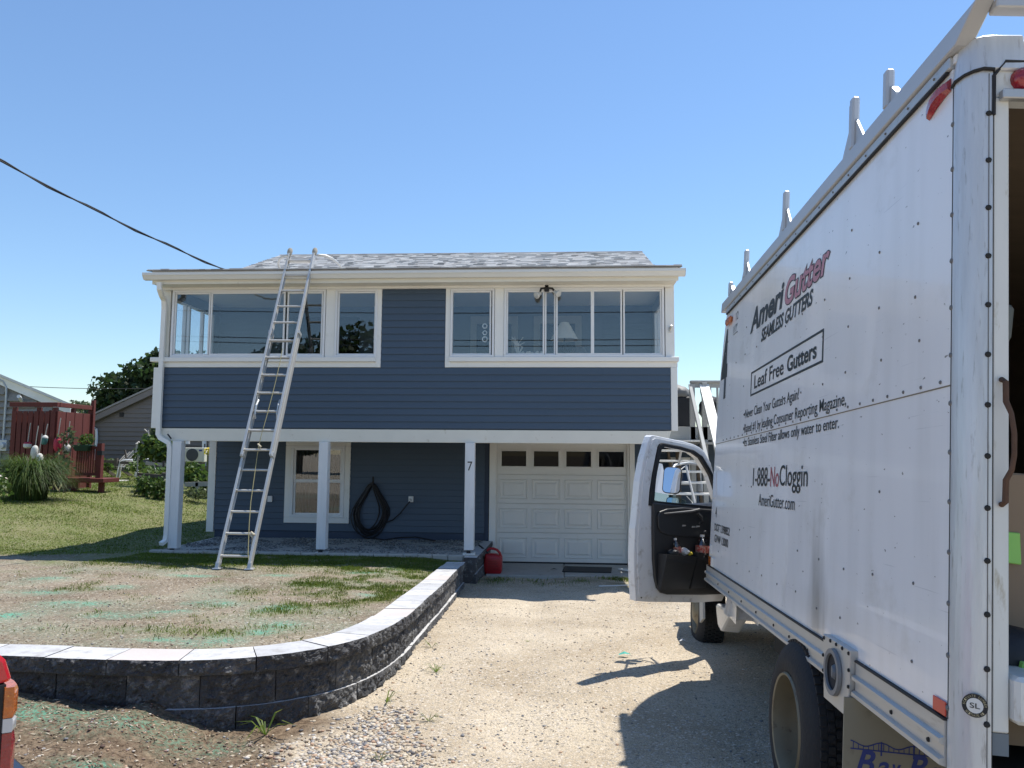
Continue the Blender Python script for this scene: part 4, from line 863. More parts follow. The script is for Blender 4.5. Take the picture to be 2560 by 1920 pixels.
def panel_mat():
    m = TRUCKW.copy(); m.name = 'truck_side_panel'; t = m.node_tree; N = t.nodes; L = t.links; b = N['Principled BSDF']; src = b.inputs['Base Color'].links[0].from_socket
    tc = N.new('ShaderNodeTexCoord'); sep = N.new('ShaderNodeSeparateXYZ'); L.new(tc.outputs['Object'], sep.inputs[0])
    def blob(cy, cz, ry, rz, st):
        a = N.new('ShaderNodeVectorMath'); a.operation = 'SUBTRACT'; a.inputs[1].default_value = (0, cy, cz); L.new(tc.outputs['Object'], a.inputs[0])
        s_ = N.new('ShaderNodeVectorMath'); s_.operation = 'MULTIPLY'; s_.inputs[1].default_value = (0, 1/ry, 1/rz); L.new(a.outputs[0], s_.inputs[0])
        ln = N.new('ShaderNodeVectorMath'); ln.operation = 'LENGTH'; L.new(s_.outputs[0], ln.inputs[0])
        nz = N.new('ShaderNodeTexNoise'); nz.inputs['Scale'].default_value = 7; nz.inputs['Detail'].default_value = 6
        mp = N.new('ShaderNodeMapping'); mp.inputs['Scale'].default_value = (1, 2.5, .35); L.new(tc.outputs['Object'], mp.inputs[0]); L.new(mp.outputs[0], nz.inputs['Vector'])
        ad = N.new('ShaderNodeMath'); ad.operation = 'ADD'; L.new(ln.outputs['Value'], ad.inputs[0]); L.new(nz.outputs[0], ad.inputs[1])
        r = N.new('ShaderNodeMapRange'); r.inputs[1].default_value = .6; r.inputs[2].default_value = 1.5; r.inputs[3].default_value = st; r.inputs[4].default_value = 0; L.new(ad.outputs[0], r.inputs[0]); return r.outputs[0]
    col = src
    for cy, cz, ry, rz, st, c in ((1.22, .14, .15, .42, .6, (.20, .18, .14)), (1.2, -.0, .10, .2, .3, (.16, .15, .12)), (2.3, 1.8, .5, .2, .25, (.5, .47, .38)), (1.0, .1, .8, .12, .22, (.45, .43, .38))):
        x = N.new('ShaderNodeMix'); x.data_type = 'RGBA'; L.new(blob(cy, cz, ry, rz, st), x.inputs[0]); L.new(col, x.inputs[6]); x.inputs[7].default_value = (*c, 1); col = x.outputs[2]
    # rain streaks running down the sheet
    mp = N.new('ShaderNodeMapping'); mp.inputs['Scale'].default_value = (1, 3, .4); L.new(tc.outputs['Object'], mp.inputs[0])
    vo = N.new('ShaderNodeTexNoise'); vo.inputs['Scale'].default_value = 2.6; vo.inputs['Detail'].default_value = 7; L.new(mp.outputs[0], vo.inputs['Vector'])
    r = N.new('ShaderNodeMapRange'); r.inputs[1].default_value = .46; r.inputs[2].default_value = .85; r.inputs[4].default_value = .30; L.new(vo.outputs[0], r.inputs[0])
    x = N.new('ShaderNodeMix'); x.data_type = 'RGBA'; L.new(r.outputs[0], x.inputs[0]); L.new(col, x.inputs[6]); x.inputs[7].default_value = (.56, .56, .54, 1); col = x.outputs[2]
    # long slanting scratches
    mp = N.new('ShaderNodeMapping'); mp.inputs['Rotation'].default_value = (.5, 0, 0); mp.inputs['Scale'].default_value = (1, 1.2, 60); L.new(tc.outputs['Object'], mp.inputs[0])
    vo = N.new('ShaderNodeTexNoise'); vo.inputs['Scale'].default_value = 1.6; vo.inputs['Detail'].default_value = 2; L.new(mp.outputs[0], vo.inputs['Vector'])
    r = N.new('ShaderNodeMapRange'); r.inputs[1].default_value = .70; r.inputs[2].default_value = .74; r.inputs[4].default_value = .45; L.new(vo.outputs[0], r.inputs[0])
    x = N.new('ShaderNodeMix'); x.data_type = 'RGBA'; L.new(r.outputs[0], x.inputs[0]); L.new(col, x.inputs[6]); x.inputs[7].default_value = (.5, .51, .53, 1); col = x.outputs[2]
    # scuffs: short horizontal scratches and chips
    mp = N.new('ShaderNodeMapping'); mp.inputs['Scale'].default_value = (1, 9, 22); L.new(tc.outputs['Object'], mp.inputs[0])
    vo = N.new('ShaderNodeTexNoise'); vo.inputs['Scale'].default_value = 2.2; vo.inputs['Detail'].default_value = 3; L.new(mp.outputs[0], vo.inputs['Vector'])
    r = N.new('ShaderNodeMapRange'); r.inputs[1].default_value = .70; r.inputs[2].default_value = .74; L.new(vo.outputs[0], r.inputs[0])
    x = N.new('ShaderNodeMix'); x.data_type = 'RGBA'; L.new(r.outputs[0], x.inputs[0]); L.new(col, x.inputs[6]); x.inputs[7].default_value = (.24, .23, .22, 1); col = x.outputs[2]
    L.new(col, b.inputs['Base Color']); return m
PANEL = panel_mat(); SEAMZ = .953
def yfront(z): return lerp_pts(z, [(-.2, 4.03), (0, 3.985), (.55, 3.955), (SEAMZ, 3.92), (1.4, 3.84), (1.75, 3.745), (H, 3.66)])
_zz = [1.2, 1.4, 1.6, 1.75, H]
tb(MB().prism([(0, SEAMZ+.004), (yfront(SEAMZ), SEAMZ+.004)]+[(yfront(z), z) for z in _zz]+[(0, H)], lambda y, z: (0, y, z), lambda y, z: (.03, y, z)), 'side_panel', PANEL)
tb(MB().prism([(0, 0), (yfront(0), 0), (yfront(.55), .55), (yfront(SEAMZ), SEAMZ), (0, SEAMZ)], lambda y, z: (.003, y, z), lambda y, z: (.03, y, z)), 'side_panel', PANEL)
tbox('seam_strip', .001, .02, 0, 3.915, SEAMZ, SEAMZ+.004, mat('seam_dirt', (.2, .18, .14), .8))
tbox('side_panel', W-.03, W, 0, LN_, 0, H, TRUCKW)
tbox('cargo_floor', .03, W-.03, .02, LN_, -.06, .02, PLY); tbox('roof_panel', .0, W, -.02, LN_, H+.015, H+.04, TRUCKW)
tbox('inner_lining', .031, .045, .08, LN_-.02, .02, H, PLY); tbox('inner_lining', W-.045, W-.031, .08, LN_-.02, .02, H, PLY); tbox('ceiling_lining', .05, W-.05, .1, LN_-.02, H-.03, H-.01, PLY)
tbox('bulkhead', .046, W-.046, LN_-.05, LN_-.02, .02, H-.032, DARKIN)
# nose: front wall curving forward across the width
prof = [(0, 0), (.012, .12), (.05, .24), (.14, .36), (.35, .46), (.7, .52), (W/2, .54)]; prof = prof+[(W-a, b) for a, b in prof[-2::-1]]
NOSEM = mat('nose_cap', (.45, .46, .47), .35, var=.1, coat=.3)
rings = []
for z, k in ((.0, .38), (.4, .40), (.9, .42), (1.3, .46), (1.6, .52), (1.8, .48), (1.92, .3), (1.96, .1)): rings.append([(x*(1 if z < 1.9 else 1)+0.002, yfront(z)+y*k*1.1, z) for x, y in prof])
mb = MB(); n_ = len(prof)
for R_ in rings: mb.v += R_
for i in range(len(rings)-1):
    for j in range(n_-1): mb.f.append((i*n_+j, i*n_+j+1, (i+1)*n_+j+1, (i+1)*n_+j)); mb.mi.append(0)
mb.f.append(tuple((len(rings)-1)*n_+j for j in range(n_))); mb.mi.append(0)
tb(mb, 'nose_panel', NOSEM, smooth_=True)
# top edge trim, rails with uprights
tb(MB().box(-.012, .03, -.0, LN_+.02, H+.002, H+.042), 'roof_edge_trim', ALUD, bevel=.004)
tb(MB().box(-.014, -.002, 0.02, LN_, H-.006, H+.001), 'edge_sealant', BLACK)
RAIL = mat('rack_grey', (.50, .51, .52), .45, .3, var=.08)
tb(MB().hexa([(-.022, -.06, H+.044), (.03, -.06, H+.044), (.03, 3.79, H+.044), (-.022, 3.79, H+.044), (-.022, -.20, H+.118), (.03, -.20, H+.118), (.03, 3.77, H+.118), (-.022, 3.77, H+.118)]), 'rack_rail', RAIL, bevel=.004)
tb(MB().box(W-.03, W+.022, -.15, 3.77, H+.044, H+.118), 'rack_rail', RAIL, bevel=.004)
for y in (-.195, 1.2, 2.4, 3.7): tb(MB().box(.031, W-.031, y, y+.05, H+.085, H+.117), 'rack_crossbar', RAIL, bevel=.004)
def upright(y, h, gus):
    z0 = H+.119
    u_ = tb(MB().box(-.02, .012, y-.022, y+.022, z0, z0+h), 'rack_upright', RAIL, bevel=.008)
    if gus == 2:
        tb(MB().box(-.012, .012, y+.0225, y+.045, z0, z0+h*.93), 'upright_plate', RAIL, u_)
        for s in (-1, 1): tb(MB().prism([(y+s*.023+(.022 if s > 0 else 0), z0), (y+s*(.15 if s > 0 else .125), z0), (y+s*(.023)+(.022 if s > 0 else 0), z0+h*.55)], lambda a, b: (-.006, a, b), lambda a, b: (.004, a, b)), 'gusset', RAIL, u_)
    elif gus == 1:
        tb(MB().prism([(y-.023, z0), (y-.075, z0), (y-.075, z0+.03), (y-.023, z0+.08)], lambda a, b: (-.006, a, b), lambda a, b: (.02, a, b)), 'gusset', RAIL, u_)
for y, h, g in ((.5, .155, 1), (.868, .235, 2), (1.957, .235, 2), (2.977, .2, 2), (3.52, .11, 1)): upright(y, h, g)
# rear corner post and door frame
pp = [(.0, .0), (-.004, -.03), (.004, -.06), (.018, -.085), (.038, -.10), (.066, -.105), (.066, -.09), (.045, -.085), (.03, -.07), (.02, -.05), (.02, 0)]
tb(MB().prism(pp, lambda x, y: (x, y, -.14), lambda x, y: (x, y, H-.06)), 'corner_post', STEELW, smooth_=True)
tb(MB().prism([(x*1.03-.003, y*1.04) for x, y in pp[:6]]+[(.16, -.112), (.16, -.06), (.02, 0)], lambda x, y: (x, y, H-.059), lambda x, y: (x*.9+.012, y*.9-.004, H+.058)), 'corner_cap', STEELW, smooth_=True, bevel=.006)
tbox('post_edge', -.002, .004, -.009, -.005, .0, H-.06, CHASS)
tb(MB().tube([(-.004, -.004, H-.062), (-.008, -.035, H-.060), (.002, -.068, H-.058), (.018, -.092, H-.057), (.04, -.107, H-.056), (.068, -.111, H-.06)], .0055, 6), 'cap_seal', CHASS)
tbox('post_edge', .066, .069, -.104, -.09, -.1, H-.06, CHASS)
FRAMEM = mat('rear_frame_white', (.68, .69, .67), .45, var=.1, vs=4, stretch=(2, 2, .6), col2=(.34, .29, .18), c2=(.60, .74))
tbox('rear_frame', .0695, .115, -.10, -.02, .0, H-.14, FRAMEM, bevel=.004); tbox('rear_frame', W-.115, W-.02, -.10, -.02, .0, H-.07, FRAMEM, bevel=.004)
tbox('rear_header', .16, W-.1, -.112, -.03, H-.02, H+.05, STEELW, bevel=.01)
tb(MB().prism([(.0695, H-.139), (.0695, H-.075), (.1, H-.035), (W-.1, H-.035), (W-.1, H-.139)], lambda x, z: (x, -.098, z), lambda x, z: (x, -.03, z)), 'header_panel', FRAMEM)
tb(MB().tube([(.068, -.106, H-.2), (.068, -.106, H-.077), (.1, -.106, H-.032), (.6, -.106, H-.03), (W-.1, -.106, H-.03)], .006, 6), 'header_seal', BLACK)
tb(MB().box(.085, W-.2, -.125, -.099, H-.155, H-.125), 'header_rail', ALUD, bevel=.003)
tbox('rear_sill', .117, W-.05, -.13, .05, .03, .155, FRAMEM, bevel=.012)
tbox('frame_foot', .07, .116, -.095, -.03, -.06, -.002, mat('grey_rubber', (.16, .19, .22), .7)); tbox('rear_bumper', .1, W-.1, -.2, -.05, -.34, -.14, CHASS)
rv = MB(); rp_ = MB()
for k in range(13): rp_.lathe([(0, .006), (.007, .005), (.009, 0)], (.055, -.1035, .02+k*.145), (0, -1, 0), 8); rv.lathe([(0, .006), (.007, .004), (.009, 0)], (-.001, -.006, .03+k*.145), (-1, 0, 0), 8)
tb(rp_, 'post_rivets', CHASS, kind='stuff')
tbox('post_flange', .0545, .0562, -.1055, -.1015, -.1, H-.07, mat('flange_grime', (.16, .155, .15), .7))
# side rivets
for k in range(27): rv.lathe([(0, .005), (.005, .004), (.0065, 0)], (-.0005, .06+k*.135, SEAMZ+.018), (-1, 0, 0), 6)
for k in range(18): rv.lathe([(0, .004), (.004, .003), (.005, 0)], (-.013, .1+k*.2, H+.02), (-1, 0, 0), 6)
for y in np.arange(.22, 3.7, .335):
    for z in (.12, .33, .62, 1.12, 1.30, 1.52, 1.72): 
        if random.random() < .75: rv.lathe([(0, .004), (.005, .003), (.006, 0)], (.0025 if z < SEAMZ else -.0005, y+random.uniform(-.03, .03), z+.02*random.uniform(-1, 1)), (-1, 0, 0), 6)
tb(rv, 'side_rivets', mat('rivet_grey', (.16, .16, .16), .6), kind='stuff')
# skirt rail, filler plate
SK = mat('skirt_aluminium', (.55, .545, .52), .45, .45, var=.1, vs=6, stretch=(1, .3, 2), col2=(.36, .33, .28), c2=(.6, .8))
sk = [(.028, -.008), (-.006, -.008), (-.006, -.052), (-.02, -.058), (-.02, -.07), (-.006, -.076), (-.006, -.108), (-.02, -.114), (-.02, -.128), (.0, -.134), (.028, -.134)]
for a, b in ((1.03, 4.03), (.004, .705)): tb(MB().prism(sk, lambda x, z: (x, a, z), lambda x, z: (x, b, z)), 'skirt_rail', SK)
tb(MB().box(-.009, .004, .002, 3.98, -.0075, -.001), 'skirt_sealant', BLACK)
pl = tb(MB().prism([(.708, .034), (1.027, .034), (1.0, -.215), (.72, -.215)], lambda y, z: (-.026, y, z), lambda y, z: (.02, y, z)), 'filler_plate', SK, bevel=.003)
tb(MB().lathe([(.068, .004), (.07, .016), (.088, .016), (.09, .002)], (-.026, .875, -.085), (-1, 0, 0), 28), 'filler_ring', mat('ring_grey', (.2, .21, .22), .5), pl, smooth_=True)
tb(MB().lathe([(0, 0), (.067, 0), (.068, .006)], (-.0275, .875, -.085), (-1, 0, 0), 24), 'filler_hole', DARKIN, pl)
tb(MB().lathe([(0, .012), (.022, .012), (.03, 0)], (-.027, .868, -.083), (-1, .2, 0), 14), 'filler_cap', mat('cap_blue_grey', (.13, .15, .17), .5), pl)
bl = MB()
for y, z in ((.72, .02), (.79, .024), (.86, .024), (.93, .024), (1.01, .02), (1.015, -.05), (1.01, -.11), (.715, -.04), (.715, -.1), (.72, -.16)): bl.lathe([(0, .006), (.006, .005), (.008, 0)], (-.026, y, z), (-1, 0, 0), 8)
tb(bl, 'plate_screws', CHASS, pl, kind='stuff')
bl = MB()
for y in (.1, .37, 1.3, 1.6, 1.9, 2.3, 2.7, 3.1, 3.5): bl.lathe([(0, .006), (.006, .005), (.008, 0)], (-.006, y, -.09), (-1, 0, 0), 8)
tb(bl, 'skirt_screws', CHASS, kind='stuff')
# lamps and reflectors
for y0 in (.01,):
    mb = MB(); rings = []
    for k in range(9):
        t = k/8; yy = .155*(1-t)+.008*t; zz = 1.876+.03*math.sin(t*math.pi*.5)+.002; hh = .022-.004*(1-t)
        rings.append([(-.002, yy, zz-hh), (-.026*math.sin(.5+t*2.1), yy, zz-hh*.6), (-.03*math.sin(.5+t*2.1), yy, zz+hh*.4), (-.002, yy, zz+hh)])
    loft(rings, 'marker_lamp', REDL, truck, local=True)
tb(MB().lathe([(0, .03), (.02, .028), (.034, .015), (.038, 0)], (.155, -.099, H-.085), (0, -1, 0), 16), 'marker_lamp', REDL, smooth_=True)
tbox('marker_lamp', -.03, -.001, 3.40, 3.56, 1.845, 1.90, AMBL, bevel=.012)
tbox('reflector', -.004, .0005, .004, .083, .002, .043, REDREF, bevel=.002); tbox('reflector', -.004, .0025, 3.86, 3.97, .004, .07, AMBL); tbox('reflector', -.0045, .002, 3.74, 3.859, .004, .07, PAPER)
tbox('paper_sticker', -.002, .002, 3.88, 3.95, .09, .16, PAPER); tbox('vinyl_patch', -.001, .002, 3.80, 3.93, .53, .73, mat('patch_white', (.78, .79, .82), .25))
# lettering on the side: reads from the nose (high y) to the tail
def side_text(body, yl, yr, z0, h, m, bold=0, shear=0, parent=truck, x=-.0018):
    return place_text('lettering', body, m, parent, (x if z0 > SEAMZ else x+.0025, yl, z0), (0, -1, 0), (0, 0, 1), width=yl-yr, height=h, bold=bold, shear=shear)
side_text('Ameri', 2.782, 1.945, 1.633, .158, INK, .035, .22); side_text('Gutter', 1.925, 1.149, 1.620, .158, INK, .048, .22); side_text('Gutter', 1.918, 1.156, 1.626, .146, PINK, .022, .22, x=-.0026)
side_text('SEAMLESS GUTTERS', 2.459, 1.399, 1.523, .083, INK, .03, .22)
for y0, y1, z0, z1 in ((1.215, 2.70, 1.356, 1.368), (1.215, 2.70, 1.21, 1.222), (1.215, 1.232, 1.222, 1.356), (2.683, 2.70, 1.222, 1.356)): tbox('sign_border', -.0018, .0005, y0, y1, z0, z1, INK)
side_text('Leaf', 2.60, 2.27, 1.247, .088, INK, .012); side_text('Free', 2.215, 1.90, 1.247, .088, INK, .012); side_text('Gutters', 1.83, 1.315, 1.245, .088, INK, .026)
side_text('\u2022Never Clean Your Gutters Again!', 2.865, 1.588, 1.058, .078, INK, .004); side_text('\u2022Rated #1 by leading Consumer Reporting Magazine,', 2.875, .894, .963, .076, INK, .004); side_text('\u2022Its Stainless Steel Filter allows only water to enter.', 2.875, .982, .874, .072, INK, .004)
side_text('1-888-', 2.545, 2.125, .634, .112, INK, .004); side_text('No', 2.112, 1.93, .633, .112, REDINK, .004); side_text('Cloggin', 1.915, 1.406, .606, .145, INK, .004)
side_text('AmeriGutter.com', 2.376, 1.61, .52, .07, INK, 0)
side_text('DOT 1398852', 3.79, 3.20, .279, .058, INK, .012); side_text('GVW 12000', 3.77, 3.24, .195, .058, INK, .012); side_text('4', 3.78, 3.73, .382, .08, INK, .01)
side_text('12', 3.28, 3.20, 1.833, .06, INK, 0); side_text("11'7\"", 3.36, 3.22, 1.75, .055, INK, 0)
tbox('sign_border', -.0018, .0005, 3.22, 3.36, 1.738, 1.742, INK)
side_text('4', 3.775, 3.54, 1.29, .54, INK, .03)
# round sticker on the rear post
st0 = Vector((.030, -.1015, .07)); sn = Vector((-.42, -.9, 0)).normalized(); su = Vector((0, 0, 1)); sx_ = su.cross(sn)*-1
sx_ = Vector((.9, -.42, 0)).normalized()
st0 = Vector((.026, -.099, .066))
stk = tb(MB().lathe([(0, .004), (.031, .004), (.031, .002)], st0, sn, 28), 'round_sticker', BLACK)
tb(MB().lathe([(0, .0052), (.020, .0052)], st0, sn, 24), 'sticker_disc', PAPER, stk)
place_text('lettering', 'SL', INK, stk, st0+sn*.0062-sx_*.012-su*.007, sx_, su, width=.024, height=.014, bold=.01)
for txt, up_, r_ in (('SCITUATE LUMBER', 1, .0255), ('SCITUATE RI', -1, .0255)):
    for i, ch in enumerate(txt):
        if ch == ' ': continue
        sp = .215 if up_ > 0 else .17; th = (math.pi/2-(i-(len(txt)-1)/2)*sp) if up_ > 0 else (-math.pi/2+(i-(len(txt)-1)/2)*sp)
        rd = sx_*math.cos(th)+su*math.sin(th); tg = (sx_*math.sin(th)-su*math.cos(th))*(1 if up_ > 0 else -1); uv = rd*up_
        place_text('lettering', ch, mat('sticker_gold', (.45, .40, .25), .5) if 'sticker_gold' not in MATS else MATS['sticker_gold'], stk, st0+sn*.0055+rd*r_-tg*.002-uv*.003, tg, uv, width=.0038, height=.006)
# grab handle
tb(MB().tube([(.092, -.103, .965), (.092, -.125, .955), (.092, -.126, .90), (.099, -.14, .865), (.104, -.145, .81), (.104, -.145, .75), (.100, -.14, .71), (.092, -.126, .68), (.092, -.123, .62), (.092, -.103, .612)], [.008, .008, .008, .007, .007, .007, .007, .008, .008, .008], 8), 'grab_handle', RUST_SHADE, smooth_=True)
# wheels
def wheel(c, r, wdt, side, dual):
    """c: centre of the outer face, axle along x; side -1 faces left"""
    ax = Vector((side, 0, 0)); wh = tb(MB().lathe([(r*.60, .0), (r*.66, .012), (r*.80, .010), (r*.93, -.012), (r*.985, -.035), (r, -.06), (r, -wdt+.06), (r*.985, -wdt+.035), (r*.93, -wdt+.01), (r*.66, -wdt), (r*.6, -wdt)], c, ax, 48), 'wheel', TYRE, smooth_=True)
    tr = MB(); cc = Vector(c)
    for k in range(56):
        t = 2*math.pi*k/56
        for j in range(5):
            off = -.03-(wdt-.06)*(j+.5)/5; tt = t+(.05 if j % 2 else 0); u = Vector((0, math.cos(tt), math.sin(tt))); v = Vector((0, -math.sin(tt), math.cos(tt)))
            o_ = cc+ax*off; hw = (wdt-.06)/5*.42; hl = r*.04; rr_ = r*(1.0 if 0 < j < 4 else .985)
            q = [o_+u*(rr_-.004)+ax*(hw*sx)+v*(hl*sy) for sx, sy in ((-1, -1), (1, -1), (1, 1), (-1, 1))]; tr.hexa(q+[p_+u*.014 for p_ in q])
    tb(tr, 'tread', TYRE, wh, kind='stuff')
    if dual: pr_ = [(r*.615, .006), (r*.60, .016), (r*.575, .012), (r*.565, -.01), (r*.55, -.05), (r*.545, -.115), (r*.535, -.12)]
    else: pr_ = [(r*.61, .004), (r*.59, .012), (r*.56, .0), (r*.54, -.03), (r*.40, -.02), (r*.30, .01), (r*.22, .03), (0, .03)]
    rm = tb(MB().lathe(pr_, c, ax, 36), 'rim', RIMC, wh, smooth_=True)
    if dual: tb(MB().lathe([(r*.535, -.119), (r*.50, -.135), (r*.30, -.15), (r*.28, -.11), (r*.26, -.11), (0, -.11)], c, ax, 30), 'wheel_disc', RUST_SHADE, rm, smooth_=True)  # dish darkened in its colour for the shade deep in the wheel
    if dual:
        for k in range(8):
            t = k*math.pi/4; u = Vector((0, math.cos(t), math.sin(t))); tb(MB().lathe([(0, .012), (.012, .012), (.012, 0)], cc-ax*.13+u*r*.4, ax, 6), 'lug_nut', CHASS, rm)
    return wh
wheel((-.05, 1.42, -.455), .378, .215, -1, True); wheel((.17, 1.42, -.453), .395, .215, -1, True); wheel((W+.03, 1.42, -.47), .395, .215, 1, True)
wheel((.17, 5.56, -.60), .36, .235, -1, False); wheel((W-.16, 5.56, -.62), .36, .235, 1, False)
tb(MB().tube([(.3, 1.42, -.45), (W-.3, 1.42, -.47)], .06, 12), 'axle', CHASS); tb(MB().box(.55, .65, .0, 5.9, -.36, -.2).box(W-.65, W-.55, .0, 5.9, -.36, -.2), 'chassis_rail', CHASS)
tb(MB().box(.15, W-.15, .05, 3.95, -.19, -.135), 'under_floor', CHASS); tb(MB().box(.35, .53, 2.1, 3.3, -.5, -.2), 'fuel_tank', CHASS, bevel=.03)
# mud flap with print
mf = tbox('mud_flap', -.045, .47, .70, .708, -.62, -.135, BEIGE)
FX, FY = Vector((1, 0, 0)), Vector((0, 0, 1)); f0 = Vector((.0, .6985, -.40))
for i, ch in enumerate('BayBridge'):
    pos = (0, .075, .118, .185, .265, .312, .34, .385, .43)[i]; hgt = .085 if ch in 'B' else (.07 if ch in 'bdl' else .05); wdth = .07 if ch == 'B' else (.02 if ch == 'i' else .043)
    place_text('lettering', ch, BLUEINK, mf, f0+FX*pos+FY*(.0 if ch not in 'yg' else -.025), FX, FY, width=wdth, height=hgt+(.0 if ch not in 'yg' else .02), bold=.02, shear=.3)
br = MB(); y_ = .6982
def bz(x): return -.302+.012*math.cos((x-.09)/.115*math.pi*2*.5)**2*1.4
br.beam((-.02, y_, -.314), (.44, y_, -.314), .002, .004)
xs_ = [(-.02+.46*i/60) for i in range(61)]
for a, b in zip(xs_, xs_[1:]): br.beam((a, y_, bz(a)), (b, y_, bz(b)), .002, .0035)
for i in range(26): x = -.01+.018*i; br.beam((x, y_, -.314), (x, y_, bz(x)), .002, .002, up=(1, 0, 0))
for x in (.09, .205, .32): br.beam((x, y_, -.33), (x, y_, bz(x)+.004), .002, .005, up=(1, 0, 0))
tb(br, 'bridge_emblem', BLUEINK, mf)
# cab
CX0, CX1 = .18, W-.14
def cabprof(k): return [(4.06, -.40), (4.06, .95), (4.12, 1.02), (4.9, 1.02), (5.35, .66), (5.62, .42), (6.35, .28), (6.5, .18), (6.52, -.42), (5.98, -.42), (5.93, -.22), (5.78, -.1), (5.5, -.08), (5.25, -.16), (5.14, -.32), (5.12, -.42)]
def cabx(y, z, left):
    ins = .26*smooth((z-.0)/.45)+.07*smooth((y-5.9)/.6); return (CX0+ins) if left else (CX1-ins)
cp_ = cabprof(0)
def sheet_cab(name, side):
    mb = MB(); mb.prism(cp_, lambda y, z: (cabx(y, z, side == 0), y, z), lambda y, z: (cabx(y, z, side == 0)+(.05 if side == 0 else -.05), y, z)); return mb
tb(MB().prism([(4.06, -.40), (4.06, .95), (4.12, 1.02), (4.22, 1.02), (4.22, -.40)], lambda y, z: (cabx(y, z, True), y, z), lambda y, z: (cabx(y, z, True)+.08, y, z)), 'cab_pillar', DOORW)
tb(MB().prism([(4.9, -.40), (4.9, .34), (5.62, .34), (6.35, .25), (6.5, .18), (6.52, -.42), (5.98, -.42), (5.93, -.22), (5.78, -.1), (5.5, -.08), (5.25, -.16), (5.14, -.32), (5.12, -.42)], lambda y, z: (cabx(y, z, True), y, z), lambda y, z: (cabx(y, z, True)+.06, y, z)), 'front_fender', DOORW, bevel=.02)
tb(MB().prism(cp_, lambda y, z: (cabx(y, z, False), y, z), lambda y, z: (cabx(y, z, False)-.06, y, z)), 'cab_side', DOORW)
tb(MB().hexa([(CX0+.3, 5.3, .30), (CX1-.06, 5.3, .30), (CX1-.1, 6.48, .17), (CX0+.3, 6.48, .17), (CX0+.3, 5.3, .42), (CX1-.06, 5.3, .42), (CX1-.12, 6.4, .28), (CX0+.32, 6.4, .28)]), 'hood', DOORW, bevel=.03, seg=2)
tb(MB().box(CX0+.36, CX1-.14, 4.1, 4.95, 1.0, 1.04), 'cab_roof', DOORW, bevel=.02)
tb(MB().hexa([(CX0+.36, 5.5, .42), (CX1-.08, 5.5, .42), (CX1-.08, 5.505, .425), (CX0+.36, 5.505, .425), (CX0+.42, 4.9, 1.0), (CX1-.14, 4.9, 1.0), (CX1-.14, 4.905, 1.005), (CX0+.42, 4.905, 1.005)]), 'windshield', DARKGL)
tb(MB().beam((CX0+.34, 5.50, .40), (CX0+.40, 4.9, 1.0), .06, .06), 'a_pillar', DOORW); tb(MB().beam((CX1-.04, 5.60, .43), (CX1-.12, 4.97, 1.0), .06, .06), 'a_pillar', DOORW)
tb(MB().box(CX0+.05, CX1-.05, 6.45, 6.62, -.42, -.22), 'front_bumper', CHASS, bevel=.02); tb(MB().box(CX0+.1, CX1-.1, 6.45, 6.53, -.2, .15), 'grille', CHASS)
for x in (CX0+.12, CX1-.3): tbox('headlight', x, x+.18, 6.52, 6.56, .0, .14, CLRL, bevel=.02)
tb(MB().box(CX0+.1, CX1-.1, 4.2, 5.2, -.30, -.2), 'cab_floor', CHASS); st_ = tb(MB().box(.5, 1.0, 4.25, 4.8, -.2, .1).box(.5, 1.0, 4.22, 4.4, .1, .75), 'driver_seat', BPLAS, bevel=.05, seg=2)
tb(MB().box(CX0+.32, CX1-.1, 5.1, 5.4, -.1, .40), 'dashboard', BPLAS, bevel=.03); tb(MB().lathe([(.17, -.012), (.182, 0), (.17, .012), (.158, 0), (.17, -.012)], (.75, 5.0, .32), (0, .6, .8), 24), 'steering_wheel', BLACK, smooth_=True)
tb(MB().prism([(3.9, -.40), (3.9, -.16), (3.98, -.15), (4.05, -.34), (4.3, -.48), (4.5, -.60), (4.62, -.58), (4.72, -.48), (4.76, -.40), (4.4, -.38)], lambda y, z: (CX0+.03, y, z), lambda y, z: (CX0+.20, y, z)), 'step_fairing', DOORW, bevel=.025, seg=2)
tb(MB().beam((.16, 5.18, -.42), (.16, 5.10, -.62), .02, .18), 'splash_flap', mat('flap_white', (.5, .49, .45), .7))
# open driver door, hinged at the front
DT_ = Vector((-.5407, 4.0512, 0)); DH = Vector((.32, 4.85, 0)); DU = (DH-DT_).normalized(); DN = Vector((DU.y, -DU.x, 0))   # inner face looks back toward the tail
DN = DN if DN.y < 0 else -DN; DL = (DH-DT_).length
_eo = TI@EYE
def dloc(px, py):
    d = TI.to_3x3()@ray(px, py); t = (DT_-_eo).dot(DN)/d.dot(DN); q = _eo+d*t; return ((q-DT_).dot(DU), q.z)
def D3(u, v, off=0): return DT_+DU*u+Vector((0, 0, v))+DN*off
outl = [dloc(*q) for q in ((1593, 1504), (1589, 1440), (1588.5, 1385), (1590.5, 1323), (1593.5, 1300), (1602, 1204), (1612, 1147), (1623, 1108), (1629, 1092), (1634, 1088), (1640, 1088.5), (1667, 1094.5), (1710, 1103), (1736, 1110), (1753.6, 1119), (1763.7, 1128), (1781, 1158))]
belt = dloc(1774, 1271); bot = dloc(1755, 1507)
outl += [(DL*.86, belt[1]+.12), (DL-.02, belt[1]+.02), (DL, belt[1]-.1), (DL, bot[1]+.06), (DL-.04, bot[1]), bot, dloc(1625, 1506)]
wino = [dloc(*q) for q in ((1633.5, 1253), (1636, 1219), (1642, 1180), (1648, 1150), (1653, 1125), (1657, 1118), (1663, 1116), (1703, 1123.5), (1732, 1132), (1750.7, 1145), (1768, 1173), (1778, 1191.6))]+[(DL*.84, belt[1]+.10), (DL*.90, belt[1]+.01)]
door = None
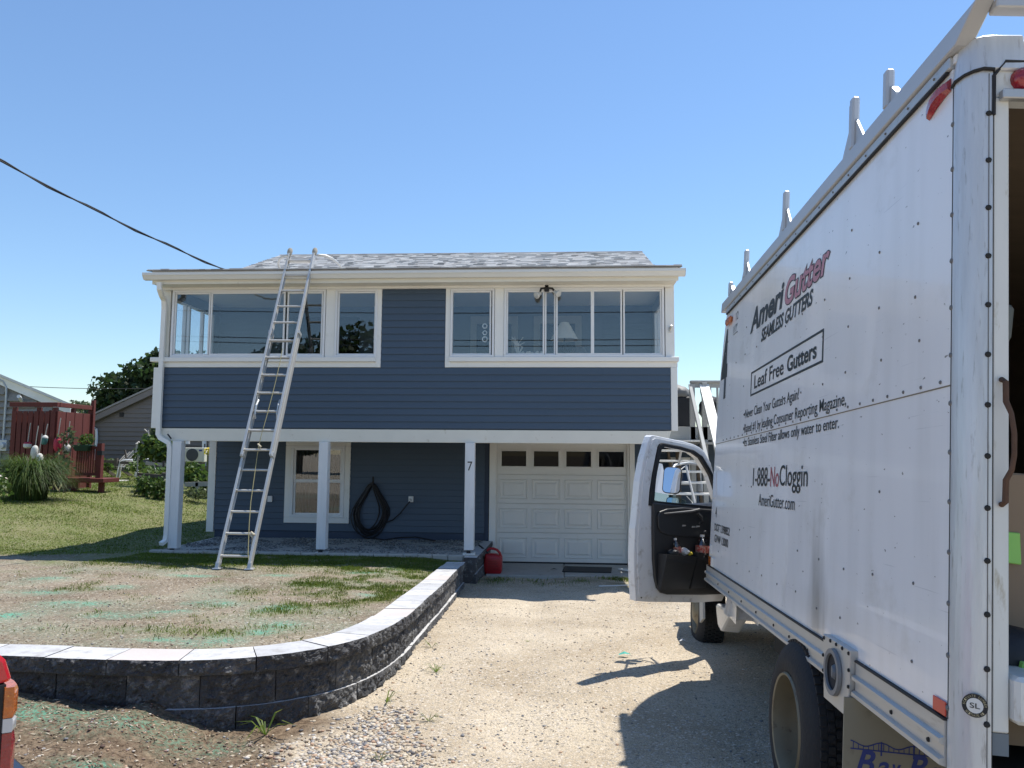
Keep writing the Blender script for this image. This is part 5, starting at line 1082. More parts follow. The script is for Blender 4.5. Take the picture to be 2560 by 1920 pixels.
def ring_plate(outer, inner, o0, o1, name, m, parent, bevel=0, lip=None):
    """plate with a hole, both loops given; filled by triangulation"""
    bm = bmesh.new(); L_ = []
    for off in (o0, o1):
        es = []
        for loop in (outer, inner):
            vs = [bm.verts.new(D3(u, v, off)) for u, v in loop]; L_.append(vs)
            es += [bm.edges.new((vs[i], vs[(i+1) % len(vs)])) for i in range(len(vs))]
        bmesh.ops.triangle_fill(bm, use_beauty=True, edges=es, normal=DN)
    for A, B in ((L_[0], L_[2]), (L_[1], L_[3])):
        for i in range(len(A)): bm.faces.new((A[i], A[(i+1) % len(A)], B[(i+1) % len(A)], B[i]))
    bmesh.ops.recalc_face_normals(bm, faces=bm.faces); me = bpy.data.meshes.new(name); bm.to_mesh(me); bm.free(); me.materials.append(m)
    o = bpy.data.objects.new(name, me); COL.objects.link(o); o.parent = parent; ORG[o.name] = Vector()
    if bevel: md = o.modifiers.new('edge', 'BEVEL'); md.width = bevel; md.segments = 3; md.limit_method = 'ANGLE'; md.angle_limit = math.radians(50)
    return o
door = ring_plate(outl, wino, -.085, -.014, 'driver_door', DOORW, truck, .026)
def shrink(loop, k):
    c = (sum(p[0] for p in loop)/len(loop), sum(p[1] for p in loop)/len(loop)); return [(c[0]+(u-c[0])*k[0], c[1]+(v-c[1])*k[1]) for u, v in loop]
_c = (sum(p[0] for p in outl)/len(outl), sum(p[1] for p in outl)/len(outl))
ring_plate([( _c[0]+(u-_c[0])*.93, _c[1]+(v-_c[1])*.955) for u, v in outl], shrink(wino, (1.16, 1.16)), -.016, -.004, 'door_flange', DOORW, door, .006)
ring_plate(shrink(wino, (1.13, 1.13)), shrink(wino, (.985, .985)), -.03, .004, 'window_seal', BLACK, door, .004)
trim = [dloc(*q) for q in ((1629, 1256), (1629, 1330), (1630, 1400), (1634, 1445), (1640, 1470), (1650, 1482), (1665, 1486), (1758, 1487))]+[(DL-.06, dloc(1758, 1487)[1]), (DL-.06, belt[1]-.01), dloc(1774, 1272)]
tb(MB().prism(trim, lambda u, v: D3(u, v, -.013), lambda u, v: D3(u, v, .022)), 'trim_panel', BPLAS, door, bevel=.012, seg=2)
up_ = [dloc(*q) for q in ((1637, 1290), (1641, 1278), (1660, 1271), (1700, 1268), (1772, 1273))]+[(DL-.1, dloc(1772, 1273)[1]), (DL-.1, dloc(1700, 1340)[1])]+[dloc(*q) for q in ((1760, 1343), (1700, 1341), (1660, 1337), (1645, 1330), (1638, 1318))]
tb(MB().prism(up_, lambda u, v: D3(u, v, .0225), lambda u, v: D3(u, v, .04)), 'armrest_panel', BPLAS, door, bevel=.01, seg=2)
tb(MB().tube([D3(*dloc(x, y), o_) for x, y, o_ in ((1650, 1284, .042), (1680, 1281, .06), (1710, 1278, .075), (1730, 1273, .075), (1735, 1276, .06))], [.008, .012, .016, .016, .008], 8), 'pull_handle', BPLAS, door, smooth_=True)
tb(MB().tube([D3(*dloc(x, y), o_) for x, y, o_ in ((1733, 1283, .05), (1737, 1290, .07), (1738, 1302, .075), (1735, 1309, .06))], .012, 8), 'door_handle', BLACK, door, smooth_=True)
for x, y in ((1700, 1313), (1724, 1316), (1735, 1315)): u, v = dloc(x, y); tb(MB().hexa([D3(u-.022, v-.008, .041), D3(u+.022, v-.004, .041), D3(u+.022, v+.006, .043), D3(u-.022, v+.006, .043), D3(u-.02, v-.006, .047), D3(u+.02, v-.003, .047), D3(u+.02, v+.005, .048), D3(u-.02, v+.005, .048)]), 'switch', mat('switch_grey', (.4, .4, .4), .4) if 'switch_grey' not in MATS else MATS['switch_grey'], door)
u, v = dloc(1752, 1331); tb(MB().lathe([(0, .02), (.02, .018), (.024, 0)], D3(u, v, .04), DN, 12), 'window_crank', BPLAS, door, smooth_=True)
# map pockets
def pocket(pts, d, h, name='map_pocket'):
    (u0, v0), (u1, v1) = [dloc(*q) for q in pts]; vb = dloc(1700, 1470)[1]
    mb = MB(); A = [D3(u0, v0, d), D3(u1, v1, d), D3(u1, v1, .023), D3(u0, v0, .023)]; B = [D3(u0+.02, vb, .05), D3(u1-.005, vb, .05), D3(u1-.005, vb, .023), D3(u0+.02, vb, .023)]
    i_ = [D3(u0+.008, v0, d-.008), D3(u1-.008, v1, d-.008), D3(u1-.008, v1, .025), D3(u0+.008, v0, .025)]; j_ = [p_-Vector((0, 0, .06)) for p_ in i_]
    for k in range(4):
        n2 = (k+1) % 4; mb.face([B[k], B[n2], A[n2], A[k]]); mb.face([A[k], A[n2], i_[n2], i_[k]]); mb.face([i_[k], i_[n2], j_[n2], j_[k]])
    mb.face(j_); mb.face(B); return tb(mb, name, BPLAS, door)
pocket(((1640, 1382), (1715, 1388)), .12, 0); pocket(((1716, 1376), (1757, 1384)), .13, 0)
for q, s_ in (((1619, 1277), .012), ((1604, 1346), .006), ((1609, 1343), .007), ((1610, 1350), .006), ((1641, 1103), .008), ((1606, 1494), .008)):
    u, v = dloc(*q); tb(MB().lathe([(0, .003), (s_, .003), (s_, 0)], D3(u, v, -.0125), DN, 12), 'door_hole', CHASS, door)
u, v = dloc(1615, 1345); tb(MB().hexa([D3(u-.02, v-.004, -.012), D3(u+.018, v-.016, -.012), D3(u+.018, v+.016, -.012), D3(u-.02, v+.004, -.012), D3(u-.02, v-.004, -.008), D3(u+.018, v-.016, -.008), D3(u+.018, v+.016, -.008), D3(u-.02, v+.004, -.008)]), 'latch', CHASS, door)
tb(MB().hexa([D3(.02, dloc(1588, 1374)[1], -.10), D3(.02, dloc(1588, 1374)[1], -.13), D3(.02, dloc(1588, 1348)[1], -.13), D3(.02, dloc(1588, 1348)[1], -.10), D3(.12, dloc(1588, 1374)[1]+.02, -.10), D3(.12, dloc(1588, 1374)[1]+.02, -.12), D3(.12, dloc(1588, 1348)[1]-.02, -.12), D3(.12, dloc(1588, 1348)[1]-.02, -.10)]), 'outer_handle', BLACK, door)
gl_ = [dloc(*q) for q in ((1633, 1256), (1635, 1229), (1665, 1234), (1700, 1240), (1722, 1250), (1735, 1266), (1735, 1272))]
tb(MB().prism(gl_, lambda u, v: D3(u, v, -.055), lambda u, v: D3(u, v, -.05)), 'door_glass', CLEARGL, door)
# mirror and tube bracket on the outer side of the door
def Q(px, py, off):
    d = TI.to_3x3()@ray(px, py); o_ = DT_+DN*off; t = (o_-_eo).dot(DN)/d.dot(DN); return _eo+d*t
MO = -.28
def rrect(x0, x1, y0, y1, r, n=5):
    pts = []
    for cx, cy, s0 in ((x1-r, y1-r, 0), (x0+r, y1-r, 1), (x0+r, y0+r, 2), (x1-r, y0+r, 3)):
        for i in range(n+1): t = (s0+i/n)*math.pi/2; pts.append((cx+r*math.cos(t), cy+r*math.sin(t)))
    return pts
def mirror_head(px, py, wpx, hpx, name, off, rc):
    """a mirror turned so that it shows the sky over the street behind"""
    c_ = Q(px, py, off); vw = (c_-_eo).normalized(); k = (c_-_eo).length/FPX
    refl = (TI.to_3x3()@Vector((-.45, -.75, .40))).normalized(); mn = (refl-vw).normalized(); mu = Vector((0, 0, 1)); mu = (mu-mn*mu.dot(mn)).normalized(); mx = mu.cross(mn)
    f = lambda d, s_=1: (lambda x, y: c_+mx*(x*k*s_)+mu*(y*k*s_)+mn*d)
    h_ = tb(MB().prism(rrect(-wpx/2, wpx/2, -hpx/2, hpx/2, rc), f(0), f(-.05, .93)), name, BLACK, door, bevel=.005)
    tb(MB().prism(rrect(-wpx/2+2.2, wpx/2-2.2, -hpx/2+2.2, hpx/2-2.2, rc-2), f(.0005), f(.003)), name+'_glass', MIRROR, h_); return h_
mirror_head(1679.8, 1200.5, 45, 66, 'mirror', MO, 12); mirror_head(1681, 1265, 33, 44, 'lower_mirror', MO, 8)
TUBEW = mat('white_tube', (.62, .62, .60), .4, .2, var=.1, col2=(.25, .14, .07), c2=(.66, .75))
def mt(pts, r=.012): return tb(MB().tube([Q(*q) for q in pts], r, 8), 'mirror_bracket', TUBEW, door, smooth_=True)
mt(((1683, 1170, MO-.03), (1687, 1163, MO-.04), (1700, 1160, MO-.06), (1722, 1157.5, MO-.06), (1745, 1161, MO-.05), (1765, 1168, -.11))); mt(((1703, 1124, -.11), (1700, 1142, MO+.02), (1697, 1160, MO-.055)), .010); mt(((1715, 1164, MO-.06), (1722, 1195, MO), (1741, 1270, -.10)), .011)
mt(((1687, 1234, MO-.03), (1686, 1245, MO-.03)), .012); mt(((1699, 1176, MO-.01), (1712, 1166, MO-.05)), .004); mt(((1716, 1240, -.2), (1730, 1255, -.15), (1734, 1266, -.1)), .003)
# things carried by the truck: bottles in the door pocket, cargo
def TW(p): return TM@Vector(p)
def bottle(px, py, off, h, r, lean, lab, capm):
    u, v = dloc(px, py); b = TW(D3(u, v, off)); ax = (TV+TF*lean[1]+TR*lean[0]).normalized(); t = thing('soda_bottle', lab, 'bottle', b)
    PET = glassmat('pet_plastic', (.75, .78, .78), .12, 1.0) if 'pet_plastic' not in MATS else MATS['pet_plastic']
    MB().lathe([(0, 0), (r*.9, 0), (r, r*.15), (r, h*.55), (r*.85, h*.68), (r*.45, h*.84), (r*.3, h*.9), (r*.3, h*.95), (0, h*.95)], b, ax, 20).build('bottle_body', PET, t, smooth_=True)
    MB().lathe([(r*1.01, h*.2), (r*1.015, h*.22), (r*1.015, h*.5), (r*1.01, h*.52)], b, ax, 20).build('bottle_label', mat('soda_label', (.55, .30, .22), .6, var=.7, vs=25, col2=(.5, .06, .04), c2=(.45, .55)) if 'soda_label' not in MATS else MATS['soda_label'], t, smooth_=True)
    MB().lathe([(r*.36, h*.9), (r*.36, h), (0, h)], b, ax, 14).build('bottle_cap', capm, t)
bottle(1680, 1388, .07, .15, .032, (-.25, 0), 'smaller leaning soda bottle in the truck door pocket', PAPER)
bottle(1735, 1390, .08, .19, .055, (0, .05), 'larger upright soda bottle in the truck door pocket', PAPER)
for px, py, s_, m_, nm, lb in ((1693, 1376, .05, PAPER, 'paper_cup', 'crumpled white paper cup beside the smaller soda bottle'), (1707, 1381, .03, YEL, 'food_wrapper', 'yellow wrapper between the two soda bottles'), (1755, 1372, .05, mat('maroon_cloth', (.16, .02, .04), .8), 'work_glove', 'maroon work glove stuffed beside the larger bottle'), (1665, 1380, .06, BPLAS, 'phone_charger', 'black tangled cord lying in the door pocket')):
    u, v = dloc(px, py); c = TW(D3(u, v, .075)); mb = MB()
    bm = bmesh.new(); bmesh.ops.create_icosphere(bm, subdivisions=2, radius=1)
    for v_ in bm.verts: q = v_.co*(1+.5*noise.noise(v_.co*2.2+Vector((px, 0, 0)))); mb.v.append(tuple(c+Vector((q.x*s_*.8, q.y*s_*.5, q.z*s_*.6))))
    mb.f = [tuple(w_.index for w_ in f.verts) for f in bm.faces]; mb.mi = [0]*len(mb.f); bm.free()
    tag(mb.build(nm, m_, None, org=c), lb, nm.replace('_', ' '))
def cargo(name, label, cat, mb, m, kind=None):
    mb.v = [tuple(TW(v_)) for v_ in mb.v]; return tag(mb.build(name, m, None, org=TW((.3, .4, .1)), bevel=.006), label, cat)
cargo('cardboard_carton', 'brown cardboard carton standing just inside the truck tail', 'carton', MB().box(.06, .62, .25, .7, .021, .72), CARD)
cargo('green_card', 'bright green card leaning on the cardboard carton', 'card', MB().hexa([(.185, .235, .44), (.33, .235, .43), (.33, .241, .43), (.185, .241, .44), (.16, .243, .53), (.33, .243, .53), (.33, .249, .53), (.16, .249, .53)]), NEON)
hl = thing('gutter_tool', 'grey hand tool hanging on a strap inside the truck', 'tool', TW((.17, .12, 1.15)))
mb = MB().tube([TW((.12, .2, 1.62)), TW((.16, .1, 1.35))], .006, 6); mb.build('strap', BLACK, hl)
MB().prism([(0, 0), (.05, -.03), (.12, .02), (.13, .13), (.09, .14), (.07, .08), (.02, .12)], lambda x, z: TW((.10+x, .08, 1.1+z)), lambda x, z: TW((.10+x, .14, 1.1+z))).build('tool_body', mat('tool_grey', (.12, .13, .12), .6), hl, bevel=.01)
bg_ = thing('tool_bag', 'black tool bag with neon piping on the truck floor', 'bag', TW((.2, .1, .02)))
rings = []
for k in range(9):
    t = k/8*math.pi; rings.append([TW((.22-.13*math.cos(t), .12+.09*math.sin(t)*math.cos(a), .16+.10*math.sin(t)*math.sin(a))) for a in np.linspace(0, 6.283, 16, endpoint=False)])
loft(rings, 'bag_body', BCOVER, bg_); MB().tube([TW((.14, .06, .10)), TW((.135, .03, .17)), TW((.14, .06, .24))], .006, 6).tube([TW((.21, .03, .09)), TW((.22, .02, .17))], .012, 6).build('neon_piping', NEON, bg_)

# ------------------------------------------------------------------ red pickup at the kerb, tail toward us
pk0 = P(60, 1800, 2.3); PXR = P(45, 1800, 2.42).x; PY = 2.42
pick = thing('pickup_truck', 'red pickup truck parked at the kerb with tail lamp showing', 'pickup', (PXR, PY, 0)); pick.rotation_euler.z = .9
def pz(py): return P(20, py, PY).z
zt, zl1, zl2, zl3 = pz(1612), pz(1706), pz(1786), pz(1822)
b_ = MB(); prof_ = [(0, zt), (.0, zl1+.012), (-.012, zl1+.006), (-.02, .55), (-.01, .42), (0, .40)]
BR = PXR-.012
bx_ = [(BR-5.2, .40), (BR-5.2, .85), (BR-5.15, zt-.01), (BR-.10, zt), (BR-.055, zt-.012), (BR-.03, zt-.04), (BR-.012, zl1+.02), (BR-.014, zl1+.008), (BR-.07, zl1+.004), (BR-.09, .60), (BR-.09, .46), (BR-.75, .46), (BR-.8, .62), (BR-.95, .78), (BR-1.2, .84), (BR-1.45, .78), (BR-1.6, .62), (BR-1.65, .42)]
MB().prism(bx_, lambda x, z: (x, PY, z), lambda x, z: (x, PY+.06, z)).build('bed_side', PICKRED, pick, bevel=.012, seg=2)
MB().prism(bx_, lambda x, z: (x, PY+1.6, z), lambda x, z: (x, PY+1.66, z)).build('bed_side', PICKRED, pick, bevel=.012, seg=2)
box('tailgate', BR-.10, BR-.05, PY+.14, PY+1.52, .55, zt-.01, PICKRED, pick, .01); box('bed_floor', BR-2, BR-.1, PY+.06, PY+1.6, .55, .6, CHASS, pick)
box('lamp_gasket', PXR-.10, PXR-.04, PY-.004, PY+.13, .52, zl1+.004, BLACK, pick)
def lens(z0, z1, m, x1=0):
    rings = []
    for z, k in ((z0, .92), (z0+(z1-z0)*.15, 1), (z0+(z1-z0)*.85, 1), (z1, .92)):
        rings.append([(PXR-.045, PY-.012, z), (PXR-.02*(2-k), PY-.02, z), (PXR-.003-.02*(1-k)*3, PY+.005, z), (PXR+.003-.02*(1-k)*3, PY+.06, z), (PXR-.004, PY+.12, z), (PXR-.045, PY+.125, z)])
    o = loft(rings, 'tail_lamp', m, pick); return o
lens(zl2+.001, zl1-.004, AMBL); lens(zl3+.001, zl2-.001, CLRL); lens(.50, zl3-.001, REDL)
box('rear_bumper', PXR-.12, PXR+.07, PY-.02, PY+1.68, .36, .565, mat('bumper_dark', (.03, .04, .07), .3, .5), pick, .02)
for y in (PY-.03, PY+1.47):
    MB().lathe([(0, .05), (.2, .05), (.21, .03), (.33, .0), (.36, .04), (.36, .18), (.33, .22), (0, .22)], (BR-1.2, y, .36), (0, 1, 0), 32).build('wheel', TYRE, pick, smooth_=True)
MB().prism([(BR-2.1, .5), (BR-2.1, 1.1), (BR-2.3, 1.6), (BR-3.3, 1.6), (BR-3.9, 1.1), (BR-5.1, 1.0), (BR-5.2, .5)], lambda x, z: (x, PY+.08, z), lambda x, z: (x, PY+1.58, z)).build('cab', PICKRED, pick, bevel=.05, seg=2)
for y in (PY-.03, PY+1.47):
    MB().lathe([(0, .05), (.2, .05), (.21, .03), (.33, .0), (.36, .04), (.36, .18), (.33, .22), (0, .22)], (BR-4.4, y, .36), (0, 1, 0), 32).build('wheel', TYRE, pick, smooth_=True)

# ------------------------------------------------------------------ side deck and stairs at the right of the house
dk = thing('deck_stairs', 'grey wooden deck with stairs coming down beside the house', 'stairs', (2.4, 14, -.35))
box('deck_board', 1.80, 4.6, 14.25, 18.5, 2.08, 2.12, GREYP, dk); box('rim_joist', 1.80, 4.6, 14.2, 14.248, 1.88, 2.12, GREYP, dk, .004); box('ledger', 1.80, 2.9, 14.16, 14.199, 1.80, 1.84, GREYP, dk)
xs0, xs1 = 1.62, 2.50; ztop, zbot, ys, ye = 1.95, -.2, 14.15, 11.95; n_ = 12
for i in range(n_):
    t = (i+.5)/n_; z = ztop+(zbot-ztop)*t; y = ys+(ye-ys)*t
    box('tread', xs0+.03 if y > 12.55 else 1.95, xs1-.04, y-.13, y+.13, z-.02, z+.015, WHITE if i % 1 == 0 else GREYP, dk, .004)
for X in (xs1-.02,):
    MB().hexa([(X, ys+.1, ztop-.22), (X+.045, ys+.1, ztop-.22), (X+.045, ye-.1, zbot-.22), (X, ye-.1, zbot-.22), (X, ys+.1, ztop+.12), (X+.045, ys+.1, ztop+.12), (X+.045, ye-.1, zbot+.12), (X, ye-.1, zbot+.12)]).build('stringer', GREYP, dk)
for X, w_, m_ in ((2.30, .06, GREYP), (2.50, .17, WHITE)):
    MB().hexa([(X, 14.25, 2.86), (X+w_, 14.25, 2.86), (X+w_, 11.7, .62), (X, 11.7, .62), (X, 14.25, 2.91), (X+w_, 14.25, 2.91), (X+w_, 11.7, .67), (X, 11.7, .67)]).build('hand_rail', m_, dk, bevel=.004)
    MB().hexa([(X+.01, 14.25, 2.76), (X+.05, 14.25, 2.76), (X+.05, 11.7, .52), (X+.01, 11.7, .52), (X+.01, 14.25, 2.858), (X+.05, 14.25, 2.858), (X+.05, 11.7, .618), (X+.01, 11.7, .618)]).build('under_rail', GREYP, dk)
for x, y, z0, z1 in ((2.32, 14.2, .0, 2.9), (2.54, 14.2, .0, 2.93), (2.54, 12.0, -.4, .85), (4.5, 14.26, -.4, 3.0), (2.2, 15.2, -.4, 2.07), (3.4, 14.3, -.4, 2.07)): box('post', x, x+.09, y, y+.09, z0, z1, GREYP if z1 > 2.5 else PLY, dk, .004)
MB().beam((1.9, 14.35, 1.86), (2.15, 14.35, .2), .04, .14, up=(0, 1, 0)).build('brace', PLY, dk); MB().beam((2.45, 14.6, 1.86), (2.62, 14.6, .2), .05, .09, up=(0, 1, 0)).build('brace', PLY, dk)
box('top_rail', 2.34, 4.6, 14.22, 14.36, 2.93, 2.97, GREYP, dk, .004); box('sub_rail', 2.34, 4.6, 14.26, 14.30, 2.84, 2.928, GREYP, dk); box('bottom_rail', 2.6, 4.6, 14.26, 14.30, 2.2, 2.26, GREYP, dk)
for i in range(15): x = 2.68+i*.13; box('baluster', x, x+.035, 14.262, 14.298, 2.262, 2.838, GREYP, dk)
# wing wall below the deck with a small window
wg = thing('wing_wall', 'blue sided ground-floor wall with small window behind the stairs', 'wall', (2.6, 15.5, -.4)); box('backing', 1.79, 4.8, 15.5, 15.6, -.5, 2.07, SIDING, wg)
lap(wg, 1.8, 4.8, -.3, 2.06, 15.5, 21)
box('window_casing', 2.10, 2.56, 15.43, 15.479, 1.02, 1.56, WHITE, wg, .004); box('pane', 2.18, 2.48, 15.42, 15.429, 1.09, 1.47, mat('painted_reflection_pane', (.03, .07, .17), .08, var=.1), wg)  # sky reflection put into the pane as a blue base colour
# covered grill on the deck
gr = thing('covered_grill', 'grill under black cover and grey tarp on the side deck', 'grill', (2.25, 15.1, 2.12))
box('cover', 1.95, 2.46, 14.8, 15.4, 2.121, 2.72, BCOVER, gr, .03)
bm = bmesh.new(); bmesh.ops.create_icosphere(bm, subdivisions=3, radius=1); mb = MB()
for v_ in bm.verts: q = v_.co*(1+.18*noise.noise(v_.co*2.5)+.08*noise.noise(v_.co*7)); mb.v.append((2.2+q.x*.30, 15.1+q.y*.34, 2.77+max(-.06, q.z*.19)))
mb.f = [tuple(w_.index for w_ in f.verts) for f in bm.faces]; mb.mi = [0]*len(mb.f); bm.free(); mb.build('tarp', TARP, gr, smooth_='all')
bm = bmesh.new(); bmesh.ops.create_icosphere(bm, subdivisions=3, radius=1); mb = MB()
for v_ in bm.verts: q = v_.co*(1+.25*noise.noise(v_.co*2.1)); mb.v.append((2.83+q.x*.2, 15.0+q.y*.3, 2.5+q.z*.25))
mb.f = [tuple(w_.index for w_ in f.verts) for f in bm.faces]; mb.mi = [0]*len(mb.f); bm.free(); tag(mb.build('tarp_bundle', BCOVER, None, org=(2.83, 15, 2.12)), 'dark tarp bundle behind the deck balusters', 'tarp')
# white leaning panels seen through the door window
o = MB().hexa([P(1636, 1250, 11.6), P(1676, 1262, 11.4), P(1676, 1262, 11.8), P(1636, 1250, 11.9), P(1644, 1157, 12.0), P(1656, 1160, 11.9), P(1656, 1160, 12.2), P(1644, 1157, 12.2)])
g_ = Vector((P(1655, 1260, 11.6).x, 11.6, -.37)); o.hexa([g_+Vector((-.15, -.1, 0)), g_+Vector((.2, -.1, 0)), g_+Vector((.2, .3, 0)), g_+Vector((-.15, .3, 0))]+[P(1637, 1251, 11.62), P(1675, 1261, 11.42), P(1675, 1261, 11.78), P(1637, 1251, 11.88)])
tag(o.build('white_panel', VINYL, None, org=g_), 'white leaning panel seen through the open truck door window', 'panel')
hl_ = thing('thermometer_board', 'white post with hanging bottle under the stairs', 'post', P(1750, 1260, 14.6))
MB().beam(P(1751, 1180, 14.6), P(1751, 1248, 14.6), .05, .03).build('stake', VINYL, hl_); MB().lathe([(0, -.06), (.07, -.05), (.07, .06), (.04, .12), (0, .13)], P(1751, 1222, 14.5), (0, 0, 1), 12).build('jar', VINYL, hl_, smooth_=True)

# ------------------------------------------------------------------ objects inside the glazed porch
lp = thing('table_lamp', 'table lamp with pale linen shade behind the right porch windows', 'lamp', P(1411, 892, 13.0))
c = P(1411, 885, 13.0); MB().lathe([(.07, .56), (.24, .26)], c-Vector((0, 0, .02)), (0, 0, 1), 28).build('lamp_shade', LINEN, lp, smooth_=True); MB().lathe([(0, -.5), (.09, -.5), (.09, -.47), (.03, -.4), (.05, -.2), (.03, 0), (.012, .05), (.012, .4)], c, (0, 0, 1), 14).build('lamp_base', BLACK, lp, smooth_=True)
o_ = thing('sun_catcher', 'white round ornament hanging inside the window left of the floodlight', 'ornament', P(1212, 848, 12.5))
for py, r_ in ((815, .045), (832, .04), (848, .05)): MB().lathe([(r_*.6, -.004), (r_, 0), (r_*.6, .004), (r_*.6, -.004)], P(1212, py, 12.5), (0, 1, 0), 16).build('disc', PAPER, o_)
for k in range(7):
    c = P(1300+k*9+random.uniform(-3, 3), 889-random.uniform(0, 5), 12.58); MBs = MB().lathe([(0, .05), (.025, .045), (.04, .0), (.03, -.04), (0, -.045)], c+Vector((0, 0, .0)), (random.uniform(-1, 1), .3, 1), 10)
    tag(MBs.build('seashell', LINEN, None, org=c), ('seashell %s on the porch window ledge' % ('nearest the coral', 'second from the coral', 'third along', 'in the middle of the row', 'fifth along', 'next to the last', 'nearest the lamp')[k]), 'seashell', 'seashells on the window ledge')
mb = MB(); c = P(1296, 890, 12.6)
for k in range(12): mb.tube([c, c+Vector((random.uniform(-.08, .08), 0, .15)), c+Vector((random.uniform(-.16, .16), 0, random.uniform(.2, .33)))], [.012, .009, .005], 5)
tag(mb.build('coral', LINEN, None, org=c), 'branching white coral on the porch window ledge', 'ornament')
c = P(1447, 888, 12.75); tag(MB().lathe([(0, .16), (.08, .14), (.14, .05), (.15, -.03), (.1, -.12), (0, -.14)], c, (0, 0, 1), 18).build('dark_vase', BPLAS, None, org=c, smooth_=True), 'dark round vase beside the porch lamp', 'vase')

# ------------------------------------------------------------------ the neighbourhood on the left
# cedar shingled cottage
yn = 22.5; q = lambda px, py: P(px, py, yn)
nh = thing('cedar_cottage', 'grey cedar shingled cottage with white rake at the frame edge', 'cottage', (q(60, 1200).x, yn, .5))
xr, zr = q(182, 1012).x, q(182, 1012).z; xl, zl = q(-320, 800).x, q(-320, 800).z; sl_ = (zl-zr)/(xl-xr)
wall_top = lambda x: zr+sl_*(x-xr)-.32
MB().prism([(xl, .2), (xr-.35, .2), (xr-.35, wall_top(xr-.35)), (xl, wall_top(xl))], lambda x, z: (x, yn, z), lambda x, z: (x-6.6, yn+8, z)).build('wall', CEDAR, nh)
z = .5; k = 0
while z < wall_top(xl)-.2:
    h_ = .20; x1 = xr-.35
    if wall_top(x1) < z+h_: x1 = min(x1, xr+(z+h_+.34-zr)/sl_)
    if x1 > q(-90, 1000).x:
        MB().prism([(0, z+.04), (-.03, z+.04), (-.10, z), (-.105, z+.012), (-.02, z+h_+.036), (0, z+h_+.036)], lambda y, zz: (max(xl, q(-120, 1000).x), yn+y, zz), lambda y, zz: (x1, yn+y, zz)).build('shingle_course', CEDAR, nh)
    z += h_; k += 1
MB().prism([(xl, zl-.30), (xr, zr-.30), (xr, zr-.05), (xl, zl-.05)], lambda x, z: (x, yn-.10, z), lambda x, z: (x, yn-.06, z)).build('rake_board', WHITE, nh)
MB().prism([(xl, zl-.048), (xr+.05, zr-.048), (xr+.05, zr+.03), (xl, zl+.03)], lambda x, z: (x, yn-.2, z), lambda x, z: (x-6.8, yn+8, z)).build('roof', ROOFM, nh)
m_ = thing('electric_meter', 'grey electric meter box with conduit on the cedar cottage', 'meter', q(20, 1130)); a = q(8, 1100); b = q(27, 1128)
box('meter_box', a.x, b.x, yn-.2, yn-.051, b.z, a.z, ALUD, m_, .01); MB().lathe([(0, .1), (.09, .09), (.1, 0)], Vector((b.x-.12, yn-.2, (a.z+b.z)/2)), (0, -1, 0), 18).build('meter_dial', CLRL, m_, smooth_=True)
MB().tube([q(-10, 945)-Vector((0, .1, 0)), q(14, 955)-Vector((0, .1, 0)), q(22, 970)-Vector((0, .1, 0)), q(21, 1000)-Vector((0, .1, 0)), q(14, 1100)-Vector((0, .1, 0))], .035, 8).tube([q(3, 1075)-Vector((0, .1, 0)), q(6, 1120)-Vector((0, .1, 0)), q(2, 1190)-Vector((0, .1, 0))], .04, 8).build('conduit', ALUD, m_, smooth_=True)
MB().tube([q(60, 1003)-Vector((0, .1, 0)), q(72, 995)-Vector((0, .4, 0)), q(75, 994)-Vector((0, .5, 0))], .05, 8).build('eave_spotlight', VINYL, nh)
# red outdoor shower with little deck
ysh = 19.4; s_ = lambda px, py, Y=ysh: P(px, py, Y)
gz = G(150, 1232).z; shw = thing('outdoor_shower', 'rust red wooden outdoor shower stall with slatted walls', 'shower stall', (s_(137, 1230).x, ysh, gz))
xa, xb = s_(26, 1100).x, s_(137, 1100).x; zt_, zb_ = s_(100, 1028).z, s_(100, 1215).z; zcap = s_(100, 1006).z
for i in range(8):
    w_ = (xb-xa)/8; x = xa+i*w_; box('slat', x+.012, x+w_-.012, ysh-.03, ysh, zb_, zt_, REDWOOD, shw, .004)
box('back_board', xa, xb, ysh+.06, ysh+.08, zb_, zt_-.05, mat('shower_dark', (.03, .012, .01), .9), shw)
for i in range(4):
    d_ = 1.45/4; y = ysh+i*d_; box('slat', xb+.0, xb+.03, y+.012, y+d_-.012, zb_-.1, zt_, REDWOOD, shw, .004)
box('top_rail', xa-.05, xb+.05, ysh-.06, ysh+.05, s_(100, 1017).z, zcap, REDWOOD, shw, .006); box('top_rail', xb-.04, xb+.06, ysh+.051, ysh+1.5, s_(100, 1017).z, zcap, REDWOOD, shw, .006)
for x, y in ((xa, ysh), (xa+(xb-xa)*.55, ysh), (xb-.1, ysh), (xb-.08, ysh+.7), (xb-.06, ysh+1.45), (xa, ysh+1.45)): box('post', x, x+.10, y+.001, y+.09, zb_, s_(100, 1018).z, REDWOOD, shw)
box('corner_post', xb+.0, xb+.09, ysh+1.46, ysh+1.55, zb_-.2, s_(185, 1010, ysh+1.4).z+.12, REDWOOD, shw)
d0, d1 = s_(168, 1200), s_(252, 1200); ydk = ysh+.3
box('deck_platform', s_(130, 1200).x, d1.x, ydk-.2, ydk+.55, s_(200, 1207).z, s_(200, 1196).z, REDWOOD, shw, .01)
for x in (s_(160, 1220).x, d1.x-.25): box('deck_leg', x, x+.12, ydk, ydk+.1, gz-.2, s_(200, 1208).z, REDWOOD, shw)
za, zb2 = P(200, 1187, ydk+.1).z, P(200, 1122, ydk+.1).z; x0, x1 = P(190, 1150, ydk+.1).x, P(243, 1150, ydk+.1).x
for i in range(9): x = x0+(x1-x0)*i/9; box('baluster', x, x+.035, ydk+.1, ydk+.14, za, zb2, REDWOOD, shw)
